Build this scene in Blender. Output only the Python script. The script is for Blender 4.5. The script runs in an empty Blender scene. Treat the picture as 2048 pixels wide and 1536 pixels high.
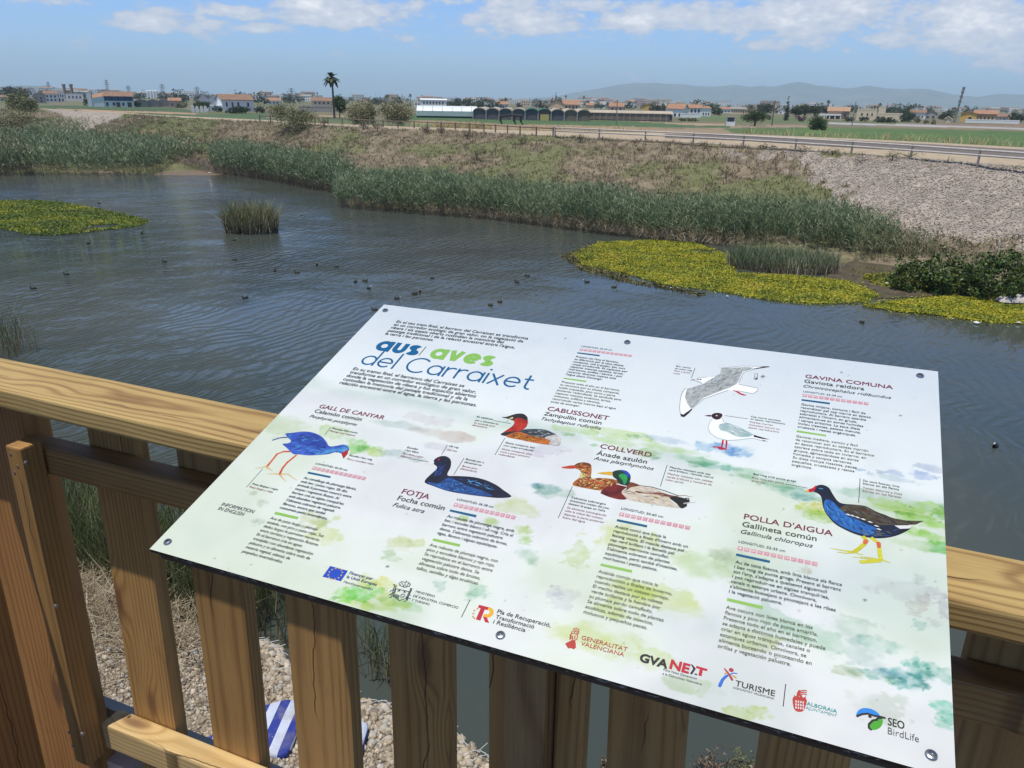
import bpy, bmesh, math, random
import numpy as np
from mathutils import Matrix, Vector
R_ = math.radians
random.seed(7); RNG = np.random.default_rng(11)
S = bpy.context.scene; COL = S.collection

# ---------------------------------------------------------------- camera
# world: z = 0 is the pond; X runs along the railing, Y points out over the pond
EYE = np.array([0., 0., 9.5])
RIGHT = np.array([.92064027, .39004523, .01691758]); UP = np.array([-.14773524, .30794062, .93986535])
BACK = np.array([.36138039, -.86777721, .34112596]); FPX = 1561.
cd = bpy.data.cameras.new('camera'); cam = bpy.data.objects.new('camera', cd); COL.objects.link(cam)
cd.sensor_width = 36; cd.lens = 36*FPX/2048; cd.clip_start = .02; cd.clip_end = 60000
cam.matrix_world = Matrix([[RIGHT[0], UP[0], BACK[0], EYE[0]], [RIGHT[1], UP[1], BACK[1], EYE[1]], [RIGHT[2], UP[2], BACK[2], EYE[2]], [0, 0, 0, 1]])
S.camera = cam
def ray(px, py): return RIGHT*((px-1024)/FPX) - UP*((py-768)/FPX) - BACK
def G(px, py, z=0.):                      # the point at height z on the line of sight (survey of the site from its photograph)
    v = ray(px, py); return EYE + v*((z-EYE[2])/v[2])
def azel(px, py):
    v = ray(px, py); v = v/np.linalg.norm(v); return math.atan2(v[0], v[1]), math.asin(v[2])
Z_CREST, Z_FIELD = 5.9, 4.5
HAZE = 1.4e-4

# ---------------------------------------------------------------- sun, sky, exposure
SUN = np.array([-.40, -1., 3.95]); SUN /= np.linalg.norm(SUN)
sl = bpy.data.lights.new('sun', 'SUN'); sl.energy = 4.1; sl.angle = R_(.53); sl.color = (1, .955, .88)
so = bpy.data.objects.new('sun', sl); COL.objects.link(so)
so.rotation_euler = Vector(SUN).to_track_quat('Z', 'Y').to_euler(); so.location = (0, 0, 60)
S.view_settings.view_transform = 'Standard'; S.view_settings.look = 'None'
S.view_settings.exposure = 0; S.view_settings.gamma = 1
S.cycles.use_denoising = True; S.cycles.max_bounces = 6; S.cycles.volume_bounces = 2
S.cycles.caustics_reflective = False; S.cycles.caustics_refractive = False
try: S.cycles.denoiser = 'OPENIMAGEDENOISE'
except Exception: pass

class NT:
    """small node-tree writer"""
    def __init__(s, tree): s.t = tree; s.t.nodes.clear()
    def __call__(s, kind, props=None, **inp):
        n = s.t.nodes.new(kind)
        for k, v in (props or {}).items(): setattr(n, k, v)
        for k, v in inp.items():
            key = int(k[1:]) if k[0] == 'i' and k[1:].isdigit() else k.replace('_', ' ')
            sock = n.inputs[key]
            if isinstance(v, bpy.types.NodeSocket): s.t.links.new(v, sock)
            else: sock.default_value = v
        return n
    def m(s, op, a, b=0., c=None, clamp=False):
        kw = dict(i0=a, i1=b)
        if c is not None: kw['i2'] = c
        return s('ShaderNodeMath', dict(operation=op, use_clamp=clamp), **kw).outputs[0]
    def ramp(s, fac, stops, interp='LINEAR'):
        n = s('ShaderNodeValToRGB', Fac=fac); cr = n.color_ramp; cr.interpolation = interp
        while len(cr.elements) < len(stops): cr.elements.new(.5)
        for e, (p, c) in zip(cr.elements, stops): e.position = p; e.color = (*c, 1) if len(c) == 3 else c
        return n.outputs[0]
    def mix(s, f, a, b, mode='MIX'):
        n = s('ShaderNodeMix', dict(data_type='RGBA', blend_type=mode)); n.clamp_factor = True
        for i, v in ((0, f), (6, a), (7, b)):
            if isinstance(v, bpy.types.NodeSocket): s.t.links.new(v, n.inputs[i])
            else: n.inputs[i].default_value = (*v, 1) if isinstance(v, tuple) and len(v) == 3 else v
        return n.outputs[2]
    def link(s, a, b): s.t.links.new(a, b)

W = bpy.data.worlds.new('World'); S.world = W; W.use_nodes = True
n = NT(W.node_tree)
sky = n('ShaderNodeTexSky', dict(sky_type='NISHITA', sun_disc=False, sun_elevation=math.asin(SUN[2]), sun_rotation=math.atan2(SUN[0], SUN[1]), altitude=0, air_density=1.0, dust_density=1.0, ozone_density=2.2))
tc = n('ShaderNodeTexCoord').outputs['Generated']
xyz = n('ShaderNodeSeparateXYZ', Vector=tc)
az = n.m('ARCTAN2', xyz.outputs[0], xyz.outputs[1]); el = n.m('ARCSINE', xyz.outputs[2])
CLOUDS = [  # px x, px y, half width, half height, weight
 (330, 40, 110, 18, .65), (490, 26, 75, 12, .75), (545, 56, 55, 10, .75), (660, 36, 110, 22, .8), (620, 10, 60, 16, .75), (760, 20, 120, 20, .6), (790, 70, 90, 14, .28),
 (980, 60, 70, 20, .5), (1060, 40, 130, 26, .8), (1000, 5, 110, 14, .65), (1170, 12, 120, 14, .6), (1280, 42, 120, 20, .72), (1400, 34, 130, 26, .74), (1500, 44, 90, 26, .7), (1600, 34, 120, 34, .78), (1690, 22, 70, 34, .8), (1540, 92, 50, 12, .7),
 (1790, 80, 50, 14, .8), (1670, 90, 120, 16, .4), (1900, 20, 120, 30, .7), (1960, 45, 120, 50, .85), (2060, 40, 140, 60, .8), (1280, -30, 500, 20, .45), (150, 2, 120, 10, .45), (40, 25, 50, 8, .3), (60, 72, 120, 14, .12),
 (1270, 158, 60, 10, .25), (1500, 146, 50, 8, .3), (1980, 105, 130, 20, .3), (1130, 72, 160, 12, .4)]
tot = None
for cx, cy, hw, hh, w in CLOUDS:
    a0, e0 = azel(cx, cy); sa, se = hw/FPX*1.02, hh/FPX*1.1
    d = n.m('ADD', n.m('POWER', n.m('ABSOLUTE', n.m('MULTIPLY', n.m('SUBTRACT', az, a0), 1/sa)), 2.), n.m('POWER', n.m('ABSOLUTE', n.m('MULTIPLY', n.m('SUBTRACT', el, e0), 1/se)), 2.))
    g = n.m('MULTIPLY', n.m('POWER', 2.718, n.m('MULTIPLY', d, -.8)), w)
    tot = g if tot is None else n.m('MAXIMUM', tot, g)
# loose cloud field above the frame, so the pond has something to reflect
hi = n('ShaderNodeMapRange', dict(interpolation_type='SMOOTHSTEP'), Value=el, i1=.14, i2=.3, i3=0., i4=.5).outputs[0]
pl = n('ShaderNodeCombineXYZ', X=az, Y=n.m('MULTIPLY', el, 2.1), Z=0.).outputs[0]
nz = n('ShaderNodeTexNoise', dict(noise_dimensions='3D'), Vector=pl, Scale=17., Detail=10., Roughness=.66, Distortion=.15).outputs['Fac']
nz2 = n('ShaderNodeTexNoise', Vector=pl, Scale=46., Detail=6., Roughness=.6).outputs['Fac']
big = n('ShaderNodeTexNoise', Vector=pl, Scale=3.2, Detail=3.).outputs['Fac']
front = n('ShaderNodeMapRange', dict(interpolation_type='SMOOTHSTEP'), Value=n.m('ABSOLUTE', n.m('ADD', az, .35)), i1=.7, i2=1.4, i3=1., i4=0.).outputs[0]
top = n('ShaderNodeMapRange', dict(interpolation_type='SMOOTHSTEP'), Value=el, i1=.55, i2=.9, i3=1., i4=0.).outputs[0]
hi = n.m('MULTIPLY', hi, n.m('MULTIPLY', front, top))
tot = n.m('MAXIMUM', tot, n.m('MULTIPLY', hi, n('ShaderNodeMapRange', Value=big, i1=.45, i2=.65, i3=0., i4=1.).outputs[0]))
dens = n.m('SUBTRACT', n.m('ADD', tot, n.m('MULTIPLY', n.m('SUBTRACT', nz, .5), 2.0)), n.m('MULTIPLY', n.m('SUBTRACT', nz2, .5), -.55))
mask = n('ShaderNodeMapRange', dict(interpolation_type='SMOOTHSTEP'), Value=dens, i1=.20, i2=.56, i3=0., i4=.97).outputs[0]
lum = n('ShaderNodeMapRange', Value=n.m('ADD', dens, n.m('MULTIPLY', n.m('SUBTRACT', nz2, .5), .8)), i1=.3, i2=1.25, i3=.0, i4=1.).outputs[0]
ccol = n.ramp(lum, [(0, (6.4, 7.2, 9.0)), (.5, (8.8, 9.2, 10.2)), (1, (13.0, 12.8, 12.8))])
ccol_node = ccol
air = n.ramp(n('ShaderNodeMapRange', Value=el, i1=0., i2=1.2).outputs[0], [(0, (1.15, 1.58, 2.4)), (.12, (1.0, 1.38, 2.12)), (.26, (.95, 1.16, 1.55)), (.6, (.62, .70, .80)), (1, (.5, .6, .7))])   # bright low sky, deep zenith
SKYC = n.mix(1., sky.outputs[0], air, 'MULTIPLY')
skyout = n.mix(mask, SKYC, ccol)
bg = n('ShaderNodeBackground', Color=skyout, Strength=.085)
n.link(bg.outputs[0], n('ShaderNodeOutputWorld').inputs[0])

# ---------------------------------------------------------------- helpers
def tag(o, label=None, cat=None, group=None, kind=None):
    if label: o['label'] = label
    if cat: o['category'] = cat
    if group: o['group'] = group
    if kind: o['kind'] = kind
    return o
def thing(name, label, cat, loc=(0, 0, 0), rz=0, group=None):
    o = bpy.data.objects.new(name, None); COL.objects.link(o); o.location = tuple(float(v) for v in loc); o.rotation_euler = (0, 0, rz)
    return tag(o, label, cat, group)
def link(name, me, mat=None, parent=None, loc=None):
    o = bpy.data.objects.new(name, me); COL.objects.link(o)
    if mat is not None:
        for m_ in (mat if isinstance(mat, (list, tuple)) else [mat]): me.materials.append(m_)
    if parent: o.parent = parent
    if loc is not None: o.location = tuple(float(v) for v in loc)
    return o
def mesh_np(name, V, F, smooth=False):
    """mesh from arrays: V (n,3), F (m,k)"""
    V = np.asarray(V, np.float32).reshape(-1, 3); F = np.asarray(F, np.int32); k = F.shape[1]
    me = bpy.data.meshes.new(name)
    me.vertices.add(len(V)); me.vertices.foreach_set('co', V.ravel())
    me.loops.add(F.size); me.loops.foreach_set('vertex_index', F.ravel())
    me.polygons.add(len(F)); me.polygons.foreach_set('loop_start', np.arange(0, F.size, k, dtype=np.int32))
    try: me.polygons.foreach_set('loop_total', np.full(len(F), k, np.int32))
    except Exception: pass
    if smooth: me.polygons.foreach_set('use_smooth', np.ones(len(F), bool))
    me.update(calc_edges=True); me.validate(); return me
def fattr(me, name, vals):
    a = me.attributes.new(name, 'FLOAT', 'POINT'); a.data.foreach_set('value', np.asarray(vals, np.float32).ravel())
def cattr(me, name, cols):
    a = me.attributes.new(name, 'FLOAT_COLOR', 'POINT'); c = np.ones((len(cols), 4), np.float32); c[:, :3] = cols
    a.data.foreach_set('color', c.ravel())
class MB:
    """collects polygons and builds ONE mesh object"""
    def __init__(s): s.v = []; s.f = []; s.mi = []
    def poly(s, pts, mi=0):
        b = len(s.v); s.v += [tuple(map(float, p)) for p in pts]; s.f.append(tuple(range(b, b+len(pts)))); s.mi.append(mi)
    def add(s, V, F, mi=0):
        b = len(s.v); s.v += [tuple(map(float, p)) for p in V]; s.f += [tuple(b+i for i in f) for f in F]; s.mi += [mi]*len(F)
    def box(s, a, b, mi=0):
        x0, y0, z0 = a; x1, y1, z1 = b
        s.add([(x0, y0, z0), (x1, y0, z0), (x1, y1, z0), (x0, y1, z0), (x0, y0, z1), (x1, y0, z1), (x1, y1, z1), (x0, y1, z1)],
              [(0, 3, 2, 1), (4, 5, 6, 7), (0, 1, 5, 4), (1, 2, 6, 5), (2, 3, 7, 6), (3, 0, 4, 7)], mi)
    def tube(s, pts, rad, k=8, mi=0, cap=True):
        pts = [np.asarray(p, float) for p in pts]; V = []; F = []
        rad = rad if hasattr(rad, '__len__') else [rad]*len(pts)
        for i, p in enumerate(pts):
            d = pts[min(i+1, len(pts)-1)]-pts[max(i-1, 0)]; d = d/(np.linalg.norm(d)+1e-9)
            a = np.cross(d, (0, 0, 1) if abs(d[2]) < .9 else (1, 0, 0)); a /= np.linalg.norm(a); b = np.cross(d, a)
            for j in range(k):
                t = 2*math.pi*j/k; V.append(p+rad[i]*(a*math.cos(t)+b*math.sin(t)))
        for i in range(len(pts)-1):
            for j in range(k): F.append((i*k+j, i*k+(j+1) % k, (i+1)*k+(j+1) % k, (i+1)*k+j))
        if cap: F += [tuple(range(k-1, -1, -1)), tuple(range((len(pts)-1)*k, len(pts)*k))]
        s.add(V, F, mi)
    def build(s, name, mat=None, parent=None, loc=None, smooth=False):
        me = bpy.data.meshes.new(name); me.from_pydata(s.v, [], s.f)
        o = link(name, me, mat, parent, loc)
        if any(s.mi): me.polygons.foreach_set('material_index', s.mi)
        if smooth: me.polygons.foreach_set('use_smooth', [True]*len(me.polygons))
        me.update(); return o
def _h(ix, iy, seed):
    h = (ix.astype(np.int64)*374761393+iy.astype(np.int64)*668265263+seed*974711) & 0x7fffffff
    h = ((h ^ (h >> 13))*1274126177) & 0x7fffffff; h = h ^ (h >> 16)
    return (h & 0xffff)/65535.
def vnoise(x, y, seed=0):
    x = np.asarray(x, float); y = np.asarray(y, float); ix = np.floor(x); iy = np.floor(y); fx = x-ix; fy = y-iy
    fx = fx*fx*(3-2*fx); fy = fy*fy*(3-2*fy)
    return (_h(ix, iy, seed)*(1-fx)+_h(ix+1, iy, seed)*fx)*(1-fy)+(_h(ix, iy+1, seed)*(1-fx)+_h(ix+1, iy+1, seed)*fx)*fy
def fbm(x, y, seed=0, o=4):
    s = 0; a = .5; t = 0
    for i in range(o): s = s+a*vnoise(x*2**i, y*2**i, seed+i*17); t += a; a *= .55
    return s/t
def inpoly(x, y, P):
    P = np.asarray(P, float); r = np.zeros(np.shape(x), bool); j = len(P)-1
    for i in range(len(P)):
        c = ((P[i, 1] > y) != (P[j, 1] > y)) & (x < (P[j, 0]-P[i, 0])*(y-P[i, 1])/(P[j, 1]-P[i, 1]+1e-12)+P[i, 0]); r ^= c; j = i
    return r
def topx(P):                             # world point(s) -> photo pixels, used for reading the survey masks
    d = np.asarray(P, float)-EYE; w = -(d@BACK)
    return 1024+FPX*(d@RIGHT)/w, 768-FPX*(d@UP)/w
def scatter_poly(P, n):
    P = np.asarray(P, float)[:, :2]; lo, hi = P.min(0), P.max(0); out = []
    while sum(map(len, out)) < n:
        q = RNG.uniform(lo, hi, (n*2, 2)); out.append(q[inpoly(q[:, 0], q[:, 1], P)])
    return np.concatenate(out)[:n]

# ---------------------------------------------------------------- materials
def newmat(name):
    m = bpy.data.materials.new(name); m.use_nodes = True; return m, NT(m.node_tree)
def finish(n, color, rough=.7, bump=None, bstr=.3, bdist=.01, trans=0., **kw):
    args = dict(Base_Color=color if isinstance(color, bpy.types.NodeSocket) else (*color, 1), Roughness=rough)
    for k, v in kw.items(): args[k] = v
    if bump is not None: args['Normal'] = n('ShaderNodeBump', Strength=bstr, Distance=bdist, Height=bump).outputs[0]
    p = n('ShaderNodeBsdfPrincipled', **args)
    out = p.outputs[0]
    if trans:
        t = n('ShaderNodeBsdfTranslucent', Color=args['Base_Color'])
        out = n('ShaderNodeMixShader', i0=trans, i1=out, i2=t.outputs[0]).outputs[0]
    n.link(out, n('ShaderNodeOutputMaterial').inputs[0]); return p
def m_plain(name, c, rough=.6, var=.12, scale=8., bump=0., **kw):
    m, n = newmat(name)
    nz = n('ShaderNodeTexNoise', Vector=n('ShaderNodeTexCoord').outputs['Object'], Scale=scale, Detail=5., Roughness=.6).outputs['Fac']
    f = n('ShaderNodeMapRange', Value=nz, i1=.3, i2=.7, i3=1-var, i4=1+var).outputs[0]
    col = n.mix(1., (*c,), n('ShaderNodeCombineColor', i0=f, i1=f, i2=f).outputs[0], 'MULTIPLY')
    finish(n, col, rough, nz if bump else None, bump, .02, **kw); return m
def m_leaf(name, stops, rough=.55, trans=.25, base=None, noise=0.):
    """foliage: every leaf its own colour; base = colour of the old growth low on the plant (attribute 'up')"""
    m, n = newmat(name)
    r = n('ShaderNodeNewGeometry').outputs['Random Per Island']
    if noise:
        big = n('ShaderNodeTexNoise', Vector=n('ShaderNodeTexCoord').outputs['Object'], Scale=noise, Detail=4.).outputs['Fac']
        r = n.m('ADD', n.m('MULTIPLY', r, .55), n.m('MULTIPLY', n.m('SUBTRACT', big, .28), 1.0), clamp=True)
    c = n.ramp(r, stops)
    if base:
        up = n('ShaderNodeAttribute', dict(attribute_name='up')).outputs['Fac']
        c = n.mix(n('ShaderNodeMapRange', Value=up, i1=.10, i2=.42, i3=0., i4=1.).outputs[0], base, c)
    finish(n, c, rough, trans=trans); return m
def m_attr(name, rough=.8, noise=0., nscale=3., bump=0., bdist=.05, bscale=None):
    """colour from the map 'col' worked out per vertex, broken up by noise"""
    m, n = newmat(name); co = n('ShaderNodeTexCoord').outputs['Object']
    c = n('ShaderNodeAttribute', dict(attribute_name='col')).outputs['Color']
    nz = n('ShaderNodeTexNoise', Vector=co, Scale=nscale, Detail=8., Roughness=.65).outputs['Fac']
    if noise:
        f = n('ShaderNodeMapRange', Value=nz, i1=.3, i2=.7, i3=1-noise, i4=1+noise).outputs[0]
        c = n.mix(1., c, n('ShaderNodeCombineColor', i0=f, i1=f, i2=f).outputs[0], 'MULTIPLY')
    finish(n, c, rough, nz if bump else None, bump, bdist); return m
def m_wood(name, light, dark, knot=(.16, .07, .03), ring=46., seed=0., rough=.62, wv=4.5, con=.5):
    m, n = newmat(name); co = n('ShaderNodeTexCoord').outputs['Object']
    rnd = n('ShaderNodeObjectInfo').outputs['Random']
    off = n('ShaderNodeCombineXYZ', X=n.m('MULTIPLY', rnd, 37.), Y=n.m('MULTIPLY', rnd, .13), Z=n.m('MULTIPLY_ADD', rnd, -.09, .02)).outputs[0]
    p = n('ShaderNodeVectorMath', dict(operation='ADD'), i0=co, i1=off).outputs[0]
    sx = n('ShaderNodeSeparateXYZ', Vector=p)
    # knots
    vk = n('ShaderNodeTexVoronoi', Vector=n('ShaderNodeVectorMath', dict(operation='MULTIPLY'), i0=p, i1=(2.1, 6.5, .6)).outputs[0], Scale=1., Randomness=1.)
    kd = vk.outputs['Distance']
    kn = n('ShaderNodeMapRange', dict(interpolation_type='SMOOTHSTEP'), Value=kd, i1=.02, i2=.30, i3=1., i4=0.).outputs[0]
    warp = n('ShaderNodeTexNoise', Vector=n('ShaderNodeVectorMath', dict(operation='MULTIPLY'), i0=p, i1=(1.6, 6., 6.)).outputs[0], Scale=1., Detail=3.).outputs['Fac']
    rr = n.m('SQRT', n.m('ADD', n.m('POWER', n.m('ABSOLUTE', n.m('SUBTRACT', sx.outputs[1], .04)), 2.), n.m('POWER', n.m('ABSOLUTE', n.m('ADD', sx.outputs[2], .10)), 2.)))
    ph = n.m('ADD', n.m('MULTIPLY', rr, ring*3.2), n.m('ADD', n.m('MULTIPLY', warp, wv), n.m('MULTIPLY', kn, 5.)))
    w = n.m('MULTIPLY_ADD', n.m('SINE', n.m('MULTIPLY', ph, 3.0)), .5, .5)
    w = n.m('POWER', w, 2.6)
    fine = n('ShaderNodeTexNoise', Vector=n('ShaderNodeVectorMath', dict(operation='MULTIPLY'), i0=p, i1=(5., 260., 260.)).outputs[0], Scale=1., Detail=4., Roughness=.7).outputs['Fac']
    blot = n('ShaderNodeTexNoise', Vector=n('ShaderNodeVectorMath', dict(operation='MULTIPLY'), i0=p, i1=(2.5, 9., 9.)).outputs[0], Scale=1., Detail=5.).outputs['Fac']
    f = n.m('ADD', n.m('MULTIPLY', w, con), n.m('ADD', n.m('MULTIPLY', n.m('SUBTRACT', fine, .42), 1.1), n.m('MULTIPLY', n.m('SUBTRACT', blot, .5), 1.0)), clamp=True)
    mid = tuple((a+b)/2 for a, b in zip(light, dark))
    c = n.ramp(f, [(0, light), (.45, mid), (1, dark)])
    core = n('ShaderNodeMapRange', dict(interpolation_type='SMOOTHSTEP'), Value=kd, i1=.055, i2=.15, i3=.85, i4=0.).outputs[0]
    c = n.mix(core, c, knot)
    st = n('ShaderNodeTexNoise', Vector=p, Scale=9., Detail=7., Roughness=.7).outputs['Fac']
    c = n.mix(n('ShaderNodeMapRange', Value=st, i1=.60, i2=.78, i3=0., i4=.35).outputs[0], c, tuple(v*.45 for v in dark))
    cx = n('ShaderNodeTexNoise', Vector=n('ShaderNodeCombineXYZ', X=sx.outputs[0], Y=n.m('MULTIPLY', rnd, 91.), Z=0.).outputs[0], Scale=2.2, Detail=5., Roughness=.55).outputs['Fac']
    lx = n('ShaderNodeSeparateXYZ', Vector=co).outputs
    cr = n.m('ABSOLUTE', n.m('SUBTRACT', lx[1], n.m('ADD', n.m('MULTIPLY_ADD', cx, .12, -.06), n.m('MULTIPLY_ADD', rnd, .07, -.035))))
    cg = n('ShaderNodeTexNoise', Vector=n('ShaderNodeCombineXYZ', X=lx[0], Y=n.m('MULTIPLY', rnd, 53.), Z=3.).outputs[0], Scale=2.6, Detail=2.).outputs['Fac']
    crk = n.m('MULTIPLY', n('ShaderNodeMapRange', dict(interpolation_type='SMOOTHSTEP'), Value=cr, i1=.0006, i2=.0022, i3=.85, i4=0.).outputs[0], n('ShaderNodeMapRange', Value=cg, i1=.50, i2=.56, i3=0., i4=1.).outputs[0])
    c = n.mix(crk, c, tuple(v*.18 for v in dark))
    gy = n('ShaderNodeTexNoise', Vector=n('ShaderNodeVectorMath', dict(operation='MULTIPLY'), i0=p, i1=(1.5, 5., 5.)).outputs[0], Scale=1., Detail=6., Roughness=.7).outputs['Fac']
    c = n.mix(n('ShaderNodeMapRange', Value=gy, i1=.52, i2=.74, i3=0., i4=.36).outputs[0], c, (.20, .155, .10))
    rv = n('ShaderNodeMapRange', Value=rnd, i1=0., i2=1., i3=.86, i4=1.12).outputs[0]
    c = n.mix(1., c, n('ShaderNodeCombineColor', i0=rv, i1=rv, i2=rv).outputs[0], 'MULTIPLY')
    finish(n, c, rough, n.m('ADD', n.m('MULTIPLY', fine, .6), n.m('MULTIPLY', w, .4)), .30, .0012); return m

# ================================================================ SETTING
def pl(table, x):
    t = np.asarray(table, float); return np.interp(x, t[:, 0], t[:, 1])
CREST = [(-400, 213), (0, 216), (72, 218.6), (133, 220), (242, 227), (320, 232.6), (460, 240.5), (530, 243), (640, 250), (770, 257), (900, 261), (1000, 267), (1130, 273), (1200, 276), (1300, 281), (1450, 289), (1600, 299), (1700, 307), (1850, 318), (1950, 326), (2048, 333), (2300, 356), (2700, 400)]
TRACK = [(-400, 210), (72, 216.8), (242, 224.9), (320, 230.4), (530, 240), (640, 246.5), (770, 252), (900, 256), (1000, 260), (1130, 263), (1300, 265), (1480, 268.5), (1700, 277), (1872, 285.5), (2048, 295), (2300, 312), (2700, 345)]
EDGE = [(-400, 353), (0, 352), (300, 350), (430, 345), (560, 360), (660, 378), (690, 412), (1000, 438), (1300, 478), (1500, 500), (1700, 533), (2048, 580), (2700, 690)]
def hor(px): return 183+.018*px

# --- pond
WA = 80
m, n = newmat('pond_water'); co = n('ShaderNodeTexCoord').outputs['Object']
def ripples(rot, sc, dist, det):
    wv = n('ShaderNodeTexNoise', Vector=co, Scale=.16, Detail=3., Roughness=.55).outputs['Color']
    wc = n('ShaderNodeVectorMath', dict(operation='MULTIPLY_ADD'), i0=wv, i1=(4.5, 4.5, 0.), i2=co).outputs[0]
    mp = n('ShaderNodeMapping', Vector=wc, Rotation=(0, 0, rot))
    return n('ShaderNodeTexWave', dict(wave_type='BANDS', bands_direction='Y', wave_profile='SIN'), Vector=mp.outputs[0], Scale=sc, Distortion=dist, Detail=2.5, Detail_Scale=.40, Detail_Roughness=.55).outputs['Fac']
w1 = ripples(R_(-WA), .60, 5.5, 2); w2 = ripples(R_(-WA-14), 1.15, 4., 2)
mp = n('ShaderNodeMapping', Vector=co, Rotation=(0, 0, R_(-WA)), Scale=(.8, 2.6, 1)).outputs[0]
nn = n('ShaderNodeTexNoise', Vector=mp, Scale=1.5, Detail=5., Roughness=.6).outputs['Fac']
patch = n('ShaderNodeTexNoise', Vector=co, Scale=.05, Detail=3., Roughness=.5).outputs['Fac']
pk = n('ShaderNodeMapRange', Value=patch, i1=.40, i2=.62, i3=.14, i4=1.05).outputs[0]
xs = n('ShaderNodeSeparateXYZ', Vector=co)
calm = n('ShaderNodeMapRange', dict(interpolation_type='SMOOTHSTEP'), Value=n.m('SUBTRACT', xs.outputs[0], n.m('MULTIPLY', xs.outputs[1], .10)), i1=-26., i2=-5., i3=1., i4=.13).outputs[0]
farc = n('ShaderNodeMapRange', dict(interpolation_type='SMOOTHSTEP'), Value=xs.outputs[1], i1=45., i2=85., i3=1., i4=.35).outputs[0]
near = n('ShaderNodeMapRange', dict(interpolation_type='SMOOTHSTEP'), Value=xs.outputs[1], i1=9., i2=14., i3=.12, i4=1.).outputs[0]
hgt = n.m('ADD', n.m('MULTIPLY', w1, .80), n.m('ADD', n.m('MULTIPLY', w2, .10), n.m('MULTIPLY', nn, .75)))
amp = n.m('MULTIPLY', n.m('MULTIPLY', pk, calm), n.m('MULTIPLY', farc, near))
murk = n.ramp(n('ShaderNodeTexNoise', Vector=co, Scale=.07, Detail=4.).outputs['Fac'], [(.35, (.046, .062, .060)), (.65, (.070, .078, .062))])
finish(n, murk, .035, n.m('MULTIPLY', hgt, amp), 1.0, .13, IOR=1.333)
WATER = m
b = MB(); b.poly([(-260, 1.3, 0), (60, 1.3, 0), (60, 180, 0), (-260, 180, 0)])
tag(b.build('pond', WATER), kind='structure')

# --- far embankment
xs_ = np.concatenate([np.linspace(-400, 0, 40, endpoint=False), np.linspace(0, 2048, 420, endpoint=False), np.linspace(2048, 2700, 40)])
E = np.array([G(x, pl(EDGE, x), 0.) for x in xs_]); C = np.array([G(x, pl(CREST, x), Z_CREST) for x in xs_])
rows = np.linspace(0, 1, 100); fz = np.interp(rows, [0, .06, .22, .9, .97, 1], [-.5, .15, .75, 5.45, 5.83, 5.9])
P = E[:, None]*(1-rows)[None, :, None]+C[:, None]*rows[None, :, None]; P[..., 2] = fz[None]
P[..., 2] += (fbm(P[..., 0]*.35, P[..., 1]*.35, 5)-.5)*.55*np.interp(rows, [0, .15, .9, 1], [.1, 1, .8, .15])[None]
PX, PY = topx(P)
GRAV_R = [(1400, 300), (1560, 318), (1600, 345), (1690, 375), (1640, 410), (1750, 455), (1850, 480), (2900, 560), (2900, 330), (2048, 325), (1850, 312), (1700, 303)]
GRAV_L = [(92, 214), (250, 224), (262, 229), (215, 245), (165, 272), (112, 266), (118, 240)]
def soft(x, y, poly, s, seed):
    dx = (fbm(x/22., y/12., seed, 6)-.5)*s*3.2; dy = (fbm(x/22., y/12., seed+3, 6)-.5)*s*1.3; return inpoly(x+dx, y+dy, poly)
gr = soft(PX, PY, GRAV_R, 60, 3) | soft(PX, PY, GRAV_L, 16, 4)
f1 = fbm(P[..., 0]*.16, P[..., 1]*.22, 21); f2 = fbm(P[..., 0]*1.1, P[..., 1]*1.3, 22); f3 = fbm(P[..., 0]*.09, P[..., 1]*.13, 23)
def lerp(a, b, t): return np.asarray(a)*(1-t[..., None])+np.asarray(b)*t[..., None]
c = lerp((.165, .13, .085), (.245, .195, .13), np.clip((f2-.35)*3, 0, 1))
gn = np.clip((f1-.5)*6+np.where(PX < 420, .55, 0)+np.where(inpoly(PX, PY, [(1430, 372), (1560, 350), (1690, 385), (1640, 420), (1440, 410)]), 1.2, 0)+np.where(inpoly(PX, PY, [(1000, 280), (1110, 275), (1140, 300), (1020, 330)]), .6, 0), 0, 1)
c = lerp(c.reshape(-1, 3), (.125, .14, .05), (gn*.8).ravel()).reshape(c.shape)
og = inpoly(PX, PY, [(270, 262), (320, 258), (345, 285), (280, 290)]); c[og] = lerp((.24, .15, .05), (.2, .15, .07), f2[og])
gc = lerp((.26, .22, .185), (.35, .30, .25), np.clip((f2-.3)*2.5, 0, 1)); c[gr] = gc[gr]
nr = len(rows); idx = np.arange(len(xs_)*nr).reshape(len(xs_), nr)
F = np.stack([idx[:-1, :-1], idx[1:, :-1], idx[1:, 1:], idx[:-1, 1:]], -1).reshape(-1, 4)
me = mesh_np('embankment', P, F, True); cattr(me, 'col', c.reshape(-1, 3))
tag(link('embankment', me, m_attr('bank_soil', .9, .35, 2.2, .6, .12)), kind='structure')
BANK = (P, PX, PY, gr, gn)
def bank_points(nw, cond):               # random points on the slope
    i = RNG.integers(0, len(xs_)-1, nw*6); wgt = np.linalg.norm(C[i+1]-C[i], axis=1); i = i[RNG.random(len(i)) < wgt/ wgt.max()]
    j = RNG.integers(0, nr-1, len(i)); u, v = RNG.random((2, len(i), 1))
    q = (P[i, j]*(1-u)+P[i+1, j]*u)*(1-v)+(P[i, j+1]*(1-u)+P[i+1, j+1]*u)*v
    k = cond(i, j); return q[k][:nw]
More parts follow.
